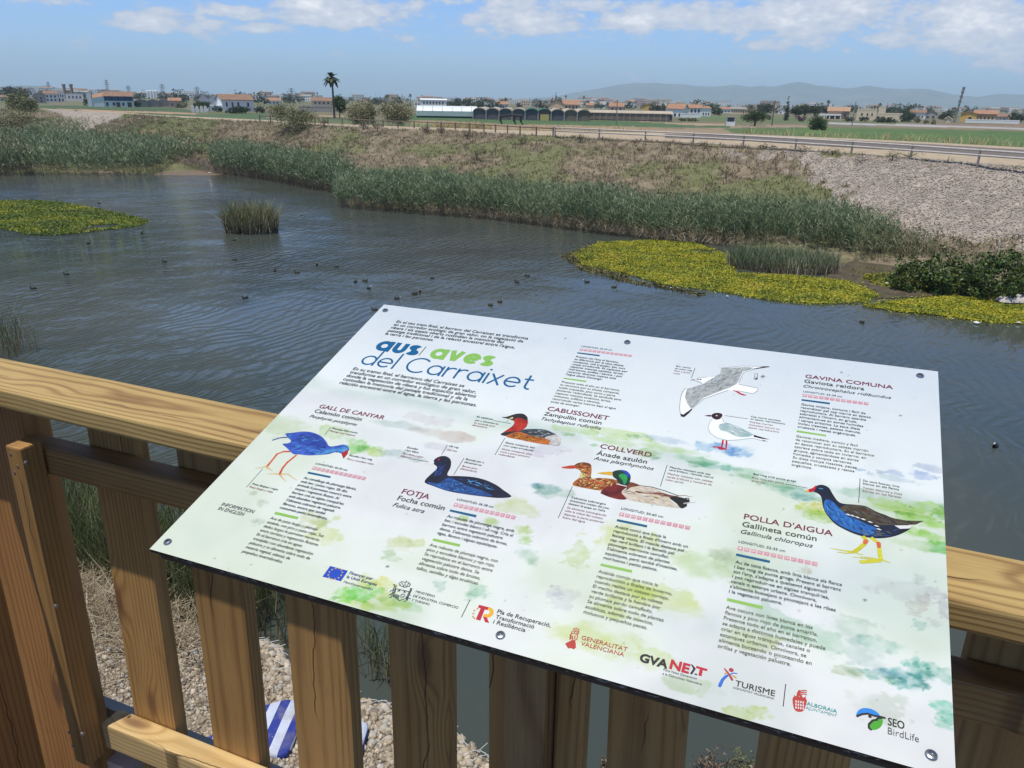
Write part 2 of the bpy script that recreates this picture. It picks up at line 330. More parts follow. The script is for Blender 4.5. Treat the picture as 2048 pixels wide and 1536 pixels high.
# --- track along the crest, asphalt on its right-hand length
def strip(name, near, far, x0, x1, z0, z1, mat, dz, k=260, dn=0.):
    xx = np.linspace(x0, x1, k); a = np.array([G(x, pl(near, x)-dn, Z_CREST) for x in xx]); b_ = np.array([G(x, pl(far, x), Z_CREST) for x in xx])
    t = np.linspace(0, 1, 7); Q = a[:, None]*(1-t)[None, :, None]+b_[:, None]*t[None, :, None]; Q[..., 2] = Z_CREST+dz
    I = np.arange(k*7).reshape(k, 7); FF = np.stack([I[:-1, :-1], I[1:, :-1], I[1:, 1:], I[:-1, 1:]], -1).reshape(-1, 4)
    return tag(link(name, mesh_np(name, Q, FF), mat), kind='structure')
strip('dirt_track', CREST, TRACK, -400, 2700, 0, 0, m_plain('dry_earth', (.41, .325, .22), .9, .22, 1.3, .3), .01)
ASN = [(1300, 275), (1480, 281.5), (1700, 296), (1872, 304.5), (2048, 318), (2700, 375)]; ASF = [(1300, 267.5), (1480, 271.5), (1700, 281), (1872, 289.5), (2048, 300), (2700, 350)]
strip('asphalt_lane', ASN, ASF, 1330, 2700, 0, 0, m_plain('old_asphalt', (.15, .125, .11), .9, .2, 2.), .03)
# --- fields to the horizon
xx = np.concatenate([np.linspace(-400, 0, 50, endpoint=False), np.linspace(0, 2048, 520, endpoint=False), np.linspace(2048, 2700, 60)])
T0 = np.array([pl(TRACK, x) for x in xx]); HZ = hor(xx); NRW = 70
tt = np.linspace(0, 1, NRW); Q = np.zeros((len(xx), NRW, 3))
for i, x in enumerate(xx):
    a = G(x, T0[i], Z_CREST); d0 = np.hypot(a[0], a[1]); dirv = a[:2]/d0; far_d = 30000.
    y0 = T0[i]-HZ[i]; dd = 1/((1-tt)**1.25*(1/d0-1/far_d)+1/far_d)
    Q[i, :, :2] = dirv[None]*dd[:, None]; Q[i, :, 2] = np.interp(dd-d0, [0, 12, 60, 1e5], [Z_CREST-.03, Z_CREST-.5, Z_FIELD, Z_FIELD])
QX, QY = topx(Q)
g1 = fbm(Q[..., 0]*.012, Q[..., 1]*.03, 41); g2 = fbm(Q[..., 0]*.12, Q[..., 1]*.2, 42)
c = lerp((.17, .145, .085), (.115, .13, .05), np.clip((g1-.4)*5, 0, 1)); c = c*(.8+.4*g2)[..., None]
FIELDS = [  # outline on the ground (read from the photograph), colour
 ([(60, 211), (230, 211), (335, 215), (390, 221), (380, 229), (160, 219.5), (60, 215)], (.062, .10, .035)),
 ([(130, 207), (180, 203.5), (330, 207), (330, 213), (230, 211)], (.125, .15, .065)),
 ([(120, 217), (200, 220.5), (330, 224), (395, 226.5), (395, 229.5), (330, 227.5), (170, 222.5), (110, 218)], (.40, .25, .15)),
 ([(160, 222), (330, 227), (395, 229), (530, 226), (540, 242), (460, 240), (320, 231.5), (220, 225)], (.066, .115, .042)),
 ([(640, 233), (700, 236), (700, 243), (640, 242)], (.08, .13, .05)), ([(600, 228), (690, 231), (690, 234), (600, 232)], (.34, .22, .14)),
 ([(820, 228.5), (900, 230), (1000, 236), (1200, 241), (1350, 244.5), (1420, 247), (1470, 256), (1300, 253.5), (1100, 249), (1000, 247), (900, 242), (820, 240)], (.058, .115, .034)),
 ([(825, 241), (900, 243), (1000, 248), (1200, 252), (1330, 256), (1330, 265), (1000, 259), (900, 255), (825, 251)], (.30, .21, .12)),
 ([(825, 246), (875, 248), (900, 254), (825, 251)], (.12, .17, .05)),
 ([(1270, 243.5), (1350, 245), (1450, 247.5), (1450, 252), (1400, 251)], (.34, .24, .16)),
 ([(1380, 231), (1455, 233), (1455, 239), (1400, 238)], (.10, .15, .05)), ([(1540, 235), (1640, 238), (1640, 246), (1540, 246)], (.10, .135, .05)),
 ([(1440, 258), (1600, 256), (1750, 257), (2048, 263), (2700, 285), (2700, 345), (2048, 296), (1872, 286), (1700, 278), (1560, 270), (1470, 266)], (.075, .135, .03)),
 ([(1300, 258), (1440, 256), (1470, 266), (1560, 270), (1300, 265)], (.27, .2, .12)),
 ([(1460, 250.5), (1600, 250), (1620, 254), (1460, 256)], (.27, .2, .14)),
 ([(1655, 245), (1800, 248.5), (2048, 256), (2700, 278), (2700, 282), (2048, 261), (1800, 252.5), (1655, 248)], (.36, .345, .34)),
 ([(1750, 250.5), (2048, 259), (2700, 281), (2700, 285), (2048, 262.5), (1750, 254)], (.20, .16, .09)),
 ([(1800, 246), (2048, 249), (2048, 256), (1800, 248.5)], (.21, .15, .10)),
]
jx = (fbm(QX/40., QY/4., 51)-.5)*14; jy = (fbm(QX/60., QY/3., 52)-.5)*1.4
for poly, colr in FIELDS:
    k = inpoly(QX+jx, QY+jy, poly); c[k] = np.array(colr)*(.75+.5*g2[k])[:, None]
I = np.arange(len(xx)*NRW).reshape(len(xx), NRW); FF = np.stack([I[:-1, :-1], I[1:, :-1], I[1:, 1:], I[:-1, 1:]], -1).reshape(-1, 4)
me = mesh_np('field_ground', Q, FF, True); cattr(me, 'col', c.reshape(-1, 3))
tag(link('field_ground', me, m_attr('field_soil', .95, .25, .5)), kind='structure')
# --- hills
def hills(name, sil, D, depth, seed, col, x0, x1, z0=4.):
    xx = np.linspace(x0, x1, 300); V = []
    for i, x in enumerate(xx):
        v = ray(x, pl(sil, x)+(fbm(x/38., seed*1., seed, 5)-.5)*6.5); v = v/np.hypot(v[0], v[1]); top = max(EYE[2]+v[2]*D, z0+2)
        for k, t in enumerate(np.linspace(0, 1, 26)):
            d = D+depth*(t-.6); sh = np.interp(t, [0, .6, 1], [0, 1, .2])**1.3
            nzv = fbm(x/45.+seed, t*5., seed)-.5
            V.append([v[0]*d, v[1]*d, z0+(top-z0)*sh*(1+(.55*nzv if t < .55 else 0)*(1-abs(t-.3)*1.6))])
    I = np.arange(300*26).reshape(300, 26); FF = np.stack([I[:-1, :-1], I[1:, :-1], I[1:, 1:], I[:-1, 1:]], -1).reshape(-1, 4)
    return tag(link(name, mesh_np(name, V, FF, True), m_plain(name+'_scrub', col, .95, .4, .004)), kind='structure')
hills('mountains', [(860, 212), (900, 206), (1000, 202), (1100, 193), (1160, 184), (1200, 175), (1240, 168), (1280, 165), (1320, 165), (1350, 168), (1390, 173), (1430, 173), (1470, 169), (1500, 174), (1540, 173), (1580, 167), (1600, 165), (1640, 170), (1690, 175), (1740, 171), (1770, 175), (1810, 177), (1850, 178), (1890, 184), (1930, 192), (1960, 193), (2000, 187), (2040, 188), (2100, 190), (2300, 196), (2700, 215)], 8600., 2600., 3, (.10, .115, .085), 860, 2700)
hills('hills', [(-400, 160), (0, 177), (40, 172), (90, 171), (130, 176), (200, 180), (280, 183), (400, 187), (500, 192), (600, 196.5), (700, 200), (760, 203)], 5200., 1500., 9, (.09, .11, .08), -400, 760)
# --- near shore below the lookout
def y_edge(x): return 8.35+.085*(-4-x)+(.004*(x+8)**2 if False else 0)+.35*(fbm(x*.6, x*0+3., 61, 3)-.5)*2
gx = np.linspace(-24, 9, 150); gy = np.concatenate([np.linspace(0, .9, 40), np.linspace(.915, 1, 14), [1.0, 1.003, 1.01]])
N = np.zeros((len(gx), len(gy), 3)); ye = y_edge(gx)
for j, t in enumerate(gy):
    yy = 1.25+(ye-1.25)*t; N[:, j, 0] = gx; N[:, j, 1] = yy; N[:, j, 2] = .28+(ye-yy)*.085+(fbm(gx*1.3, yy*1.3, 62)-.5)*.16
N[:, -2, 2] = -.1; N[:, -1, 2] = -.8
I = np.arange(len(gx)*len(gy)).reshape(len(gx), len(gy)); FF = np.stack([I[:-1, :-1], I[1:, :-1], I[1:, 1:], I[:-1, 1:]], -1).reshape(-1, 4)
tag(link('gravel_bank', mesh_np('gravel_bank', N, FF, True), m_plain('shingle', (.24, .20, .15), .95, .45, 9., .6)), kind='structure')
def shore_z(x, y): return .28+(y_edge(x)-y)*.085+(fbm(x*1.3, y*1.3, 62)-.5)*.16
# --- floor of the lookout
b = MB(); b.box((-4, -3, 7.40), (3, .99, 7.60)); tag(b.build('unseen_deck', m_plain('low_bounce_deck', (.085, .06, .04), .85, .25, 3., .2)), kind='structure')  # unseen deck behind the railing, made dark to cut light bounced onto the slats
b = MB(); b.box((-4, 1.042, 7.60), (3, 1.09, 7.88)); tag(b.build('deck_floor', m_plain('pink_paving', (.62, .46, .38), .9, .12, 14., .2)), kind='structure')
b = MB(); b.box((-4, 1.094, .3), (3, 1.122, 7.995)); tag(b.build('lookout_wall', m_plain('grey_concrete', (.42, .42, .40), .9, .15, 6., .2)), 'grey concrete retaining wall under the edge of the lookout deck', 'wall')

# ================================================================ STONES AND GROWTH
PHI = (1+5**.5)/2
ICO = np.array([(-1, PHI, 0), (1, PHI, 0), (-1, -PHI, 0), (1, -PHI, 0), (0, -1, PHI), (0, 1, PHI), (0, -1, -PHI), (0, 1, -PHI), (PHI, 0, -1), (PHI, 0, 1), (-PHI, 0, -1), (-PHI, 0, 1)])/math.sqrt(1+PHI**2)
ICF = np.array([(0, 11, 5), (0, 5, 1), (0, 1, 7), (0, 7, 10), (0, 10, 11), (1, 5, 9), (5, 11, 4), (11, 10, 2), (10, 7, 6), (7, 1, 8), (3, 9, 4), (3, 4, 2), (3, 2, 6), (3, 6, 8), (3, 8, 9), (4, 9, 5), (2, 4, 11), (6, 2, 10), (8, 6, 7), (9, 8, 1)])
def randrot(k):
    q = RNG.normal(size=(k, 4)); q /= np.linalg.norm(q, axis=1)[:, None]; w, x, y, z = q.T
    return np.stack([np.stack([1-2*(y*y+z*z), 2*(x*y-z*w), 2*(x*z+y*w)], -1), np.stack([2*(x*y+z*w), 1-2*(x*x+z*z), 2*(y*z-x*w)], -1), np.stack([2*(x*z-y*w), 2*(y*z+x*w), 1-2*(x*x+y*y)], -1)], 1)
def stones(name, pos, size, mat):
    k = len(pos); sc = RNG.uniform(.6, 1.25, (k, 1, 3))*size[:, None, None]
    V = ICO[None]*RNG.uniform(.78, 1.15, (k, 12, 1))*sc; V = np.einsum('kij,kvj->kvi', randrot(k), V)+pos[:, None]
    F = (ICF[None]+(np.arange(k)*12)[:, None, None]).reshape(-1, 3)
    return link(name, mesh_np(name, V, F), mat)
def m_stone(name, stops):
    m, n = newmat(name); finish(n, n.ramp(n('ShaderNodeNewGeometry').outputs['Random Per Island'], stops), .9); return m
q = bank_points(70000, lambda i, j: gr[i, j] & (PX[i, j] > 1200) & (PX[i, j] < 2250) & (rows[j] > .12))
tag(stones('riprap_stones', q+[0, 0, .02], RNG.uniform(.035, .08, len(q)), m_stone('pale_riprap', [(0, (.22, .185, .15)), (.3, (.33, .28, .235)), (.7, (.42, .36, .30)), (.92, (.52, .46, .40)), (1, (.48, .34, .22))])), kind='stuff')
sx = RNG.uniform(-14, -1.0, 34000); sy = 3.2+RNG.random(34000)**.7*(y_edge(sx)-3.2+.02)
near_e = np.clip((sy-y_edge(sx)+2.2)/2.2, 0, 1); keep = RNG.random(len(sx)) < .9
pos = np.stack([sx, sy, shore_z(sx, sy)+.01], -1)[keep]; sz = (RNG.uniform(.014, .030, len(sx))*RNG.choice([.8, 1., 1., 1.3, 1.9], len(sx))*(1+.75*near_e**2))[keep]
tag(stones('shingle_stones', pos, sz, m_stone('tan_shingle', [(0, (.17, .145, .115)), (.3, (.33, .27, .19)), (.6, (.45, .37, .26)), (.85, (.40, .38, .34)), (1, (.60, .50, .38))])), kind='stuff')

def blades(base, L, width, lean, curve=.25, tip=None):
    """bent tapering blades, 5 vertices each"""
    k = len(base); a = RNG.uniform(0, 2*math.pi, k); h = np.stack([np.cos(a), np.sin(a), 0*a], -1)
    ax = RNG.uniform(0, 2*math.pi, k); w = np.stack([np.cos(ax), np.sin(ax), 0*ax], -1)*(width/2)[:, None]
    d = np.stack([0*a, 0*a, 0*a+1], -1)+h*lean[:, None]; d /= np.linalg.norm(d, axis=1)[:, None]
    mid = base+d*(L*.55)[:, None]; tp = base+d*(L*.98)[:, None]+h*(L*curve)[:, None]*RNG.uniform(.3, 1.3, (k, 1)); tp[:, 2] -= L*curve*.35
    V = np.stack([base-w, base+w, mid-w*.75, mid+w*.75, tp], 1)
    F = (np.array([(0, 1, 3), (0, 3, 2), (2, 3, 4)])[None]+(np.arange(k)*5)[:, None, None]).reshape(-1, 3)
    up = np.tile([0, 0, .55, .55, 1.], (k, 1)); return V.reshape(-1, 3), F, up.ravel()
def reed_mesh(base, H, leaves=7, leaf_l=.55, leaf_w=.035, wind=(-.18, .05)):
    k = len(base); VV = []; FF = []; UU = []; off = 0
    a = RNG.uniform(0, 2*math.pi, k); w = np.stack([np.cos(a), np.sin(a), 0*a], -1)*.011
    ln = RNG.normal(0, .09, (k, 2))+np.array(wind); top = base+np.stack([ln[:, 0]*H, ln[:, 1]*H, H], -1)
    V = np.stack([base-w, base+w, top], 1); VV.append(V.reshape(-1, 3)); FF.append(np.arange(k*3).reshape(-1, 3)); UU.append(np.tile([0, 0, .8], (k, 1)).ravel()); off = k*3
    for i in range(leaves):
        t = RNG.uniform(.28, 1., k); at = base+(top-base)*t[:, None]; a = RNG.uniform(0, 2*math.pi, k)
        dr = np.stack([np.cos(a)+wind[0]*2.5, np.sin(a)+wind[1]*2.5, RNG.uniform(.5, 2.2, k)], -1); dr /= np.linalg.norm(dr, axis=1)[:, None]
        L = leaf_l*RNG.uniform(.6, 1.25, k); s = np.cross(dr, RNG.normal(size=(k, 3))); s /= np.linalg.norm(s, axis=1)[:, None]; s *= leaf_w/2
        mid = at+dr*(L*.5)[:, None]; tip = at+dr*L[:, None]; tip[:, 2] -= L*RNG.uniform(.0, .45, k)
        V = np.stack([at-s*.6, at+s*.6, mid+s, mid-s, tip], 1)
        F = (np.array([(0, 1, 2), (0, 2, 3), (3, 2, 4)])[None]+(np.arange(k)*5)[:, None, None]).reshape(-1, 3)+off
        VV.append(V.reshape(-1, 3)); FF.append(F); UU.append(np.repeat(t, 5)); off += k*5
    return np.concatenate(VV), np.concatenate(FF), np.concatenate(UU)
def grow(name, mesh, mat, up=True):
    V, F, U = mesh; me = mesh_np(name, V, F)
    if up: fattr(me, 'up', U)
    return link(name, me, mat)
REED = m_leaf('reed_leaf', [(0, (.065, .105, .045)), (.4, (.145, .205, .10)), (.72, (.25, .31, .17)), (1, (.42, .41, .25))], base=(.19, .155, .095), trans=.3, noise=.35)
REED_DRY = m_leaf('reed_leaf_mixed', [(0, (.075, .105, .045)), (.4, (.15, .185, .08)), (.75, (.25, .25, .13)), (1, (.42, .37, .22))], base=(.17, .14, .085), trans=.3)
DEAD = m_leaf('dead_stalk', [(0, (.13, .10, .065)), (.5, (.31, .25, .17)), (1, (.55, .47, .35))], trans=.1)
def px_poly(P, z=0.): return np.array([G(x, y, z) for x, y in P])
def bed(name, outline, n_, H, mat=REED, z=.0, lift=0., **kw):
    p2 = scatter_poly(px_poly(outline, z), n_); k = fbm(p2[:, 0]*.22, p2[:, 1]*.22, 71)
    base = np.column_stack([p2, np.full(len(p2), z)+lift]); h = H*(.58+.74*k)*RNG.uniform(.72, 1.14, len(p2))
    return grow(name, reed_mesh(base, h, **kw), mat)
# along the foot of the embankment, the corner stepping forward at its left end
BELT = [(676, 417), (800, 428), (1000, 443), (1150, 464), (1300, 482), (1450, 493), (1560, 500), (1700, 520), (1800, 528), (1790, 500), (1700, 488), (1560, 470), (1300, 445), (1000, 408), (800, 392), (676, 386)]
tag(bed('reed_belt', BELT, 9500, 2.75, leaf_l=.58, leaf_w=.05, leaves=8), kind='stuff')
BELT2 = [(425, 347), (520, 360), (600, 376), (676, 390), (720, 392), (700, 366), (600, 350), (500, 336), (430, 332)]
tag(bed('reed_belt', BELT2, 5200, 3.5, leaf_l=.7, leaf_w=.06), kind='stuff')
LEFT = [(-250, 354), (0, 353), (120, 353), (230, 353), (318, 350), (345, 338), (420, 333), (400, 320), (300, 304), (200, 292), (90, 284), (-250, 283)]
tag(bed('reed_bed', LEFT, 15000, 3.6, leaf_l=.85, leaf_w=.085, leaves=6), kind='stuff')
tag(bed('reed_bed', [(-60, 352), (70, 352), (60, 330), (-60, 330)], 700, 4.2, REED_DRY, leaf_l=.8, leaf_w=.08), kind='stuff')
tag(bed('tall_reeds', [(-200, 290), (60, 290), (230, 300), (330, 312), (400, 326), (330, 300), (210, 285), (-200, 274)], 2600, 4.3, REED_DRY, z=.3, leaf_l=.85, leaf_w=.08, leaves=6), kind='stuff')
# thinning sedge at the right end
tag(bed('sedge_fringe', [(1700, 520), (1800, 524), (1900, 528), (2048, 532), (2200, 545), (2200, 524), (2048, 509), (1900, 498), (1780, 492)], 1500, 1.75, REED_DRY, z=.35, leaf_l=.6, leaf_w=.04, leaves=4), kind='stuff')
# bent dead stalks along the water's edge
dl = []
for x0, x1, k in ((690, 800, 160), (840, 900, 120), (940, 1250, 900), (1250, 1500, 420), (460, 640, 260), (1500, 1800, 160)):
    for x in RNG.uniform(x0, x1, k): dl.append(G(x, pl([(400, 344), (560, 362), (660, 385), (690, 414), (1000, 441), (1300, 481), (1500, 497), (1800, 530)], x)-RNG.uniform(0, 7), .02))
dl = np.array(dl); tag(grow('dead_reed_litter', blades(dl+[0, 0, .15], RNG.uniform(.7, 1.7, len(dl)), np.full(len(dl), .04), RNG.uniform(.5, 2.6, len(dl)), .35), DEAD), kind='stuff')
# dead brush heap and mud spit in the far corner
o = link('mud_spit', mesh_np('mud_spit', (lambda A: A)(np.array([[*G(x, y, 0)[:2], z] for x, y, z in ((300, 351.5, -.05), (365, 352, -.05), (440, 352, -.05), (452, 346, .1), (425, 339, .3), (370, 338, .3), (330, 340, .25), (372, 346, .14))])), np.array([(0, 1, 7), (1, 2, 7), (2, 3, 7), (3, 4, 7), (4, 5, 7), (5, 6, 7), (6, 0, 7)])), m_plain('wet_mud', (.17, .125, .085), .8, .2, 2.)); tag(o, kind='structure')
pb = scatter_poly(px_poly([(368, 340), (400, 341), (445, 349), (440, 338), (400, 332), (370, 333)], .2), 900)
o = grow('dead_brush', blades(np.column_stack([pb, np.full(900, .2)+RNG.random(900)*.9]), RNG.uniform(.6, 1.4, 900), np.full(900, .05), RNG.uniform(.8, 3., 900), .4), m_leaf('grey_twig', [(0, (.09, .075, .06)), (1, (.22, .19, .16))]))
tag(o, 'grey heap of dead reed stalks slumped beside the muddy spit', 'brush heap')
# weeds on the embankment
wq = bank_points(15000, lambda i, j: ~gr[i, j] & (rows[j] > .18) & (rows[j] < .985) & (PX[i, j] > -80) & (PX[i, j] < 2200) & (gn[i, j] < .75))
wb = np.repeat(wq, 5, 0)+RNG.normal(0, .16, (len(wq)*5, 3))*[1, 1, 0]
tag(grow('dry_weeds', blades(wb, RNG.uniform(.15, .55, len(wb)), np.full(len(wb), .055), RNG.uniform(.2, 1.3, len(wb))), m_leaf('dry_weed', [(0, (.105, .08, .052)), (.35, (.195, .15, .105)), (.6, (.18, .17, .08)), (.85, (.34, .285, .20)), (1, (.50, .44, .34))], trans=.1, noise=.12)), kind='stuff')
wq = bank_points(9000, lambda i, j: ~gr[i, j] & (rows[j] > .18) & (rows[j] < .97) & (PX[i, j] > -80) & (PX[i, j] < 2100) & (gn[i, j] > .4))
wb = np.repeat(wq, 6, 0)+RNG.normal(0, .2, (len(wq)*6, 3))*[1, 1, 0]
tag(grow('green_weeds', blades(wb, RNG.uniform(.12, .4, len(wb)), np.full(len(wb), .06), RNG.uniform(.2, 1.1, len(wb))), m_leaf('green_weed', [(0, (.08, .10, .035)), (.5, (.135, .16, .055)), (1, (.23, .24, .10))], trans=.2)), kind='stuff')
wq = bank_points(420, lambda i, j: gr[i, j] & (rows[j] > .1) & (rows[j] < .97) & (PX[i, j] > 1500) & (PX[i, j] < 2100)); wq = wq[fbm(wq[:, 0]*.5, wq[:, 1]*.5, 77) > .52]
if len(wq):
    wb = np.repeat(wq, 9, 0)+RNG.normal(0, .25, (len(wq)*9, 3))*[1, 1, 0]
    tag(grow('riprap_weeds', blades(wb, RNG.uniform(.15, .5, len(wb)), np.full(len(wb), .04), RNG.uniform(.2, 1., len(wb))), m_leaf('riprap_weed', [(0, (.07, .09, .04)), (1, (.19, .19, .10))])), kind='stuff')
# straw grass on the field verge
sp = np.array([G(x, pl(TRACK, x)-RNG.uniform(0, 2), 5.8) for x in np.concatenate([RNG.uniform(865, 985, 900), RNG.uniform(1480, 2200, 700), RNG.uniform(820, 1300, 350)])])
tag(grow('straw_grass', blades(sp, RNG.uniform(.4, 1.5, len(sp)), np.full(len(sp), .05), RNG.uniform(.2, .8, len(sp)), .3), m_leaf('straw', [(0, (.42, .32, .14)), (1, (.62, .50, .27))], trans=.2)), kind='stuff')
# near reeds at the water's edge, seen over and between the slats
NEAR = m_leaf('rush_blade', [(0, (.035, .055, .018)), (.4, (.075, .115, .03)), (.75, (.15, .18, .06)), (1, (.42, .36, .20))], trans=.25, base=(.26, .20, .11))
pn = []
for k in range(5600):
    x = RNG.uniform(-15.5, -9.1); pn.append((x, y_edge(x)+.05+RNG.random()**1.5*1.9))
for k in range(420):
    x = RNG.uniform(-31.5, -28.2); pn.append((x, 17.6+RNG.random()*2.2))
for k in range(160):
    x = RNG.uniform(-24.5, -15.5); pn.append((x, y_edge(x)+.05+RNG.random()*1.6))
pn = np.array(pn); pn = pn[fbm(pn[:, 0]*.9, pn[:, 1]*.9, 81) > .36]
tag(grow('shore_rushes', blades(np.column_stack([pn, np.zeros(len(pn))]), RNG.uniform(1.1, 2.4, len(pn)), RNG.uniform(.012, .024, len(pn)), np.abs(RNG.normal(0, .22, len(pn))), .16), NEAR), kind='stuff')
for cx, cy, k in ((505, 1275, 20), (545, 1290, 34), (655, 1320, 16), (735, 1330, 46), (765, 1370, 44), (790, 1390, 20), (575, 1300, 16)):
    c0 = G(cx, cy, 0); pb = np.column_stack([c0[0]+RNG.normal(0, .28, k), c0[1]+np.abs(RNG.normal(.1, .3, k)), np.zeros(k)])
    tag(grow('rush_tuft', blades(pb, RNG.uniform(.5, 1.5, k), np.full(k, .02), np.abs(RNG.normal(0, .25, k)), .2), NEAR), 'sparse tuft of rushes at the stony water edge seen between fence slats', 'rushes', 'rush tufts along the stony edge')
# trampled dead rushes and dry weeds on the shingle
k = 1500; x = RNG.uniform(-13, -9.3, k); pd = np.column_stack([x, y_edge(x)-RNG.random(k)**1.4*1.3, 0*x]); pd[:, 2] = shore_z(pd[:, 0], pd[:, 1])+RNG.random(k)*.2
tag(grow('dead_rushes', blades(pd, RNG.uniform(.4, 1.3, k), np.full(k, .016), RNG.uniform(.5, 3.5, k), .3), m_leaf('bleached_rush', [(0, (.20, .15, .09)), (.6, (.42, .34, .22)), (1, (.62, .54, .40))])), kind='stuff')
k = 2600; x = RNG.uniform(-11.6, -5.2, k); y = RNG.uniform(4.6, 8.2, k); ok = fbm(x*.8, y*.8, 83) > .5; ok &= np.hypot(x+6.75, y-7.25) > .95; x, y = x[ok], y[ok]
tag(grow('dry_shore_weeds', blades(np.column_stack([x, y, shore_z(x, y)]), RNG.uniform(.12, .45, len(x)), np.full(len(x), .012), RNG.uniform(.2, 1.6, len(x)), .3), m_leaf('brown_weed', [(0, (.11, .07, .045)), (.6, (.24, .16, .10)), (1, (.38, .29, .2))])), kind='stuff')
# reed islet
def islet(name, label, cx, cy, rx, ry, n_, H, mat, seedmix=True, wind=(0, 0), rot=0.):
    c0 = G(cx, cy, 0); a = RNG.uniform(0, 2*math.pi, n_); r = np.sqrt(RNG.random(n_))
    p = np.column_stack([np.cos(a)*r*rx, np.sin(a)*r*ry, np.full(n_, -.05)])
    o = thing(name, label, 'reed clump', c0, rot)
    s = grow('green_blades', blades(p, H*RNG.uniform(.6, 1.08, n_), np.full(n_, .045), np.abs(RNG.normal(0, .16, n_))+r*.12, .13), mat); s.parent = o
    k = n_//2; a = RNG.uniform(0, 2*math.pi, k); r = np.sqrt(RNG.random(k)); p = np.column_stack([np.cos(a)*r*rx*1.02, np.sin(a)*r*ry*1.02, np.full(k, -.05)])
    s = grow('dead_blades', blades(p, H*RNG.uniform(.4, .95, k), np.full(k, .04), np.abs(RNG.normal(0, .3, k)), .3), DEAD); s.parent = o
    return o
islet('reed_islet', 'lone clump of bulrushes standing in open water, straw blades among green', 503, 463, 1.95, 1.5, 1300, 2.7, m_leaf('islet_blade', [(0, (.06, .085, .035)), (.35, (.15, .18, .07)), (.65, (.31, .30, .12)), (1, (.50, .44, .23))], base=(.14, .115, .07)), rot=.4)
islet('reed_tuft', 'low blue green reed tuft rising from the yellow floating plants', 1565, 538, 3.3, 1.7, 1500, 1.7, REED, rot=.15)

# ---------------------------------------------------------------- floating plants
def leafq(Cn, size, upb=1.2, asp=.55):
    """one diamond leaf per centre"""
    k = len(Cn); nrm = RNG.normal(size=(k, 3)); nrm[:, 2] = np.abs(nrm[:, 2])*.6+upb*RNG.random(k); nrm /= np.linalg.norm(nrm, axis=1)[:, None]
    t = np.cross(nrm, RNG.normal(size=(k, 3))); t /= np.linalg.norm(t, axis=1)[:, None]; b_ = np.cross(nrm, t)
    l = (size*RNG.uniform(.6, 1.3, k))[:, None] if np.ndim(size) == 0 else size[:, None]
    V = np.stack([Cn-t*l, Cn-b_*l*asp, Cn+t*l, Cn+b_*l*asp], 1).reshape(-1, 3); return V, np.arange(k*4).reshape(-1, 4)
def mat_plants(name, label, outline, n_, stops, h=.16, leaf=.10, z=0., noise=.35):
    p = scatter_poly(px_poly(outline, z), n_); lump = fbm(p[:, 0]*.7, p[:, 1]*.7, 91); hole = fbm(p[:, 0]*.35, p[:, 1]*.35, 97)
    k = hole > .27; p, lump = p[k], lump[k]
    fr = RNG.random(len(p)) < .22; p = p+np.where(fr[:, None], RNG.normal(0, .32, p.shape), 0)
    Cn = np.column_stack([p, z+.02+lump*h*(.4+.6*RNG.random(len(p)))])
    V, F = leafq(Cn, leaf, 1.7); me = mesh_np(name, V, F)
    return tag(link(name, me, m_leaf(name+'_leaf_'+str(n_), stops, trans=.2, noise=noise)), label, 'water plants')
GY = [(0, (.035, .065, .010)), (.4, (.085, .13, .012)), (.62, (.20, .21, .012)), (.85, (.42, .36, .02)), (1, (.55, .44, .06))]
YG = [(0, (.05, .075, .012)), (.22, (.11, .15, .014)), (.42, (.24, .28, .016)), (.62, (.44, .42, .018)), (.82, (.54, .45, .03)), (1, (.46, .29, .10))]
mat_plants('floating_plant_mat', 'oval raft of floating green plants flecked with yellow, alone in open water', [(-120, 405), (0, 403), (60, 402), (120, 405), (200, 420), (260, 432), (298, 443), (270, 454), (200, 463), (110, 472), (60, 470), (0, 458), (-120, 452)], 48000, [(0, (.05, .085, .012)), (.4, (.10, .16, .014)), (.66, (.20, .24, .014)), (.85, (.44, .40, .02)), (1, (.55, .46, .05))], .2, .08)
mat_plants('floating_plant_mat', 'broad bright yellow raft of floating plants wrapped round the low reed tuft', [(1150, 507), (1205, 484), (1300, 482), (1385, 486), (1450, 508), (1475, 548), (1600, 552), (1700, 563), (1757, 590), (1738, 605), (1640, 610), (1540, 602), (1430, 582), (1330, 571), (1250, 548), (1165, 532)], 70000, YG, .13, .062, noise=.55)
mat_plants('floating_plant_mat', 'yellow green raft of floating plants with foam litter along its water edge', [(1722, 613), (1800, 602), (1900, 594), (2000, 603), (2060, 612), (2250, 635), (2250, 680), (2060, 650), (1980, 646), (1880, 633), (1800, 625)], 34000, YG, .14, .062, noise=.6)
mat_plants('floating_plant_mat', 'thin patchy green plant raft between the low reed tuft and the dark bush', [(1690, 540), (1760, 530), (1850, 548), (1960, 572), (2030, 592), (2000, 600), (1900, 585), (1800, 582), (1740, 566)], 5200, [(0, (.05, .05, .015)), (.3, (.12, .15, .015)), (.7, (.30, .29, .02)), (1, (.4, .3, .05))], .2, .10)
mat_plants('floating_plant_mat', 'brownish half sunk plant raft at the left tip of the bright yellow raft', [(1120, 512), (1190, 490), (1240, 500), (1260, 560), (1420, 588), (1400, 592), (1240, 562), (1160, 540)], 4200, [(0, (.04, .04, .015)), (.6, (.12, .11, .03)), (1, (.28, .22, .07))], .06, .09)
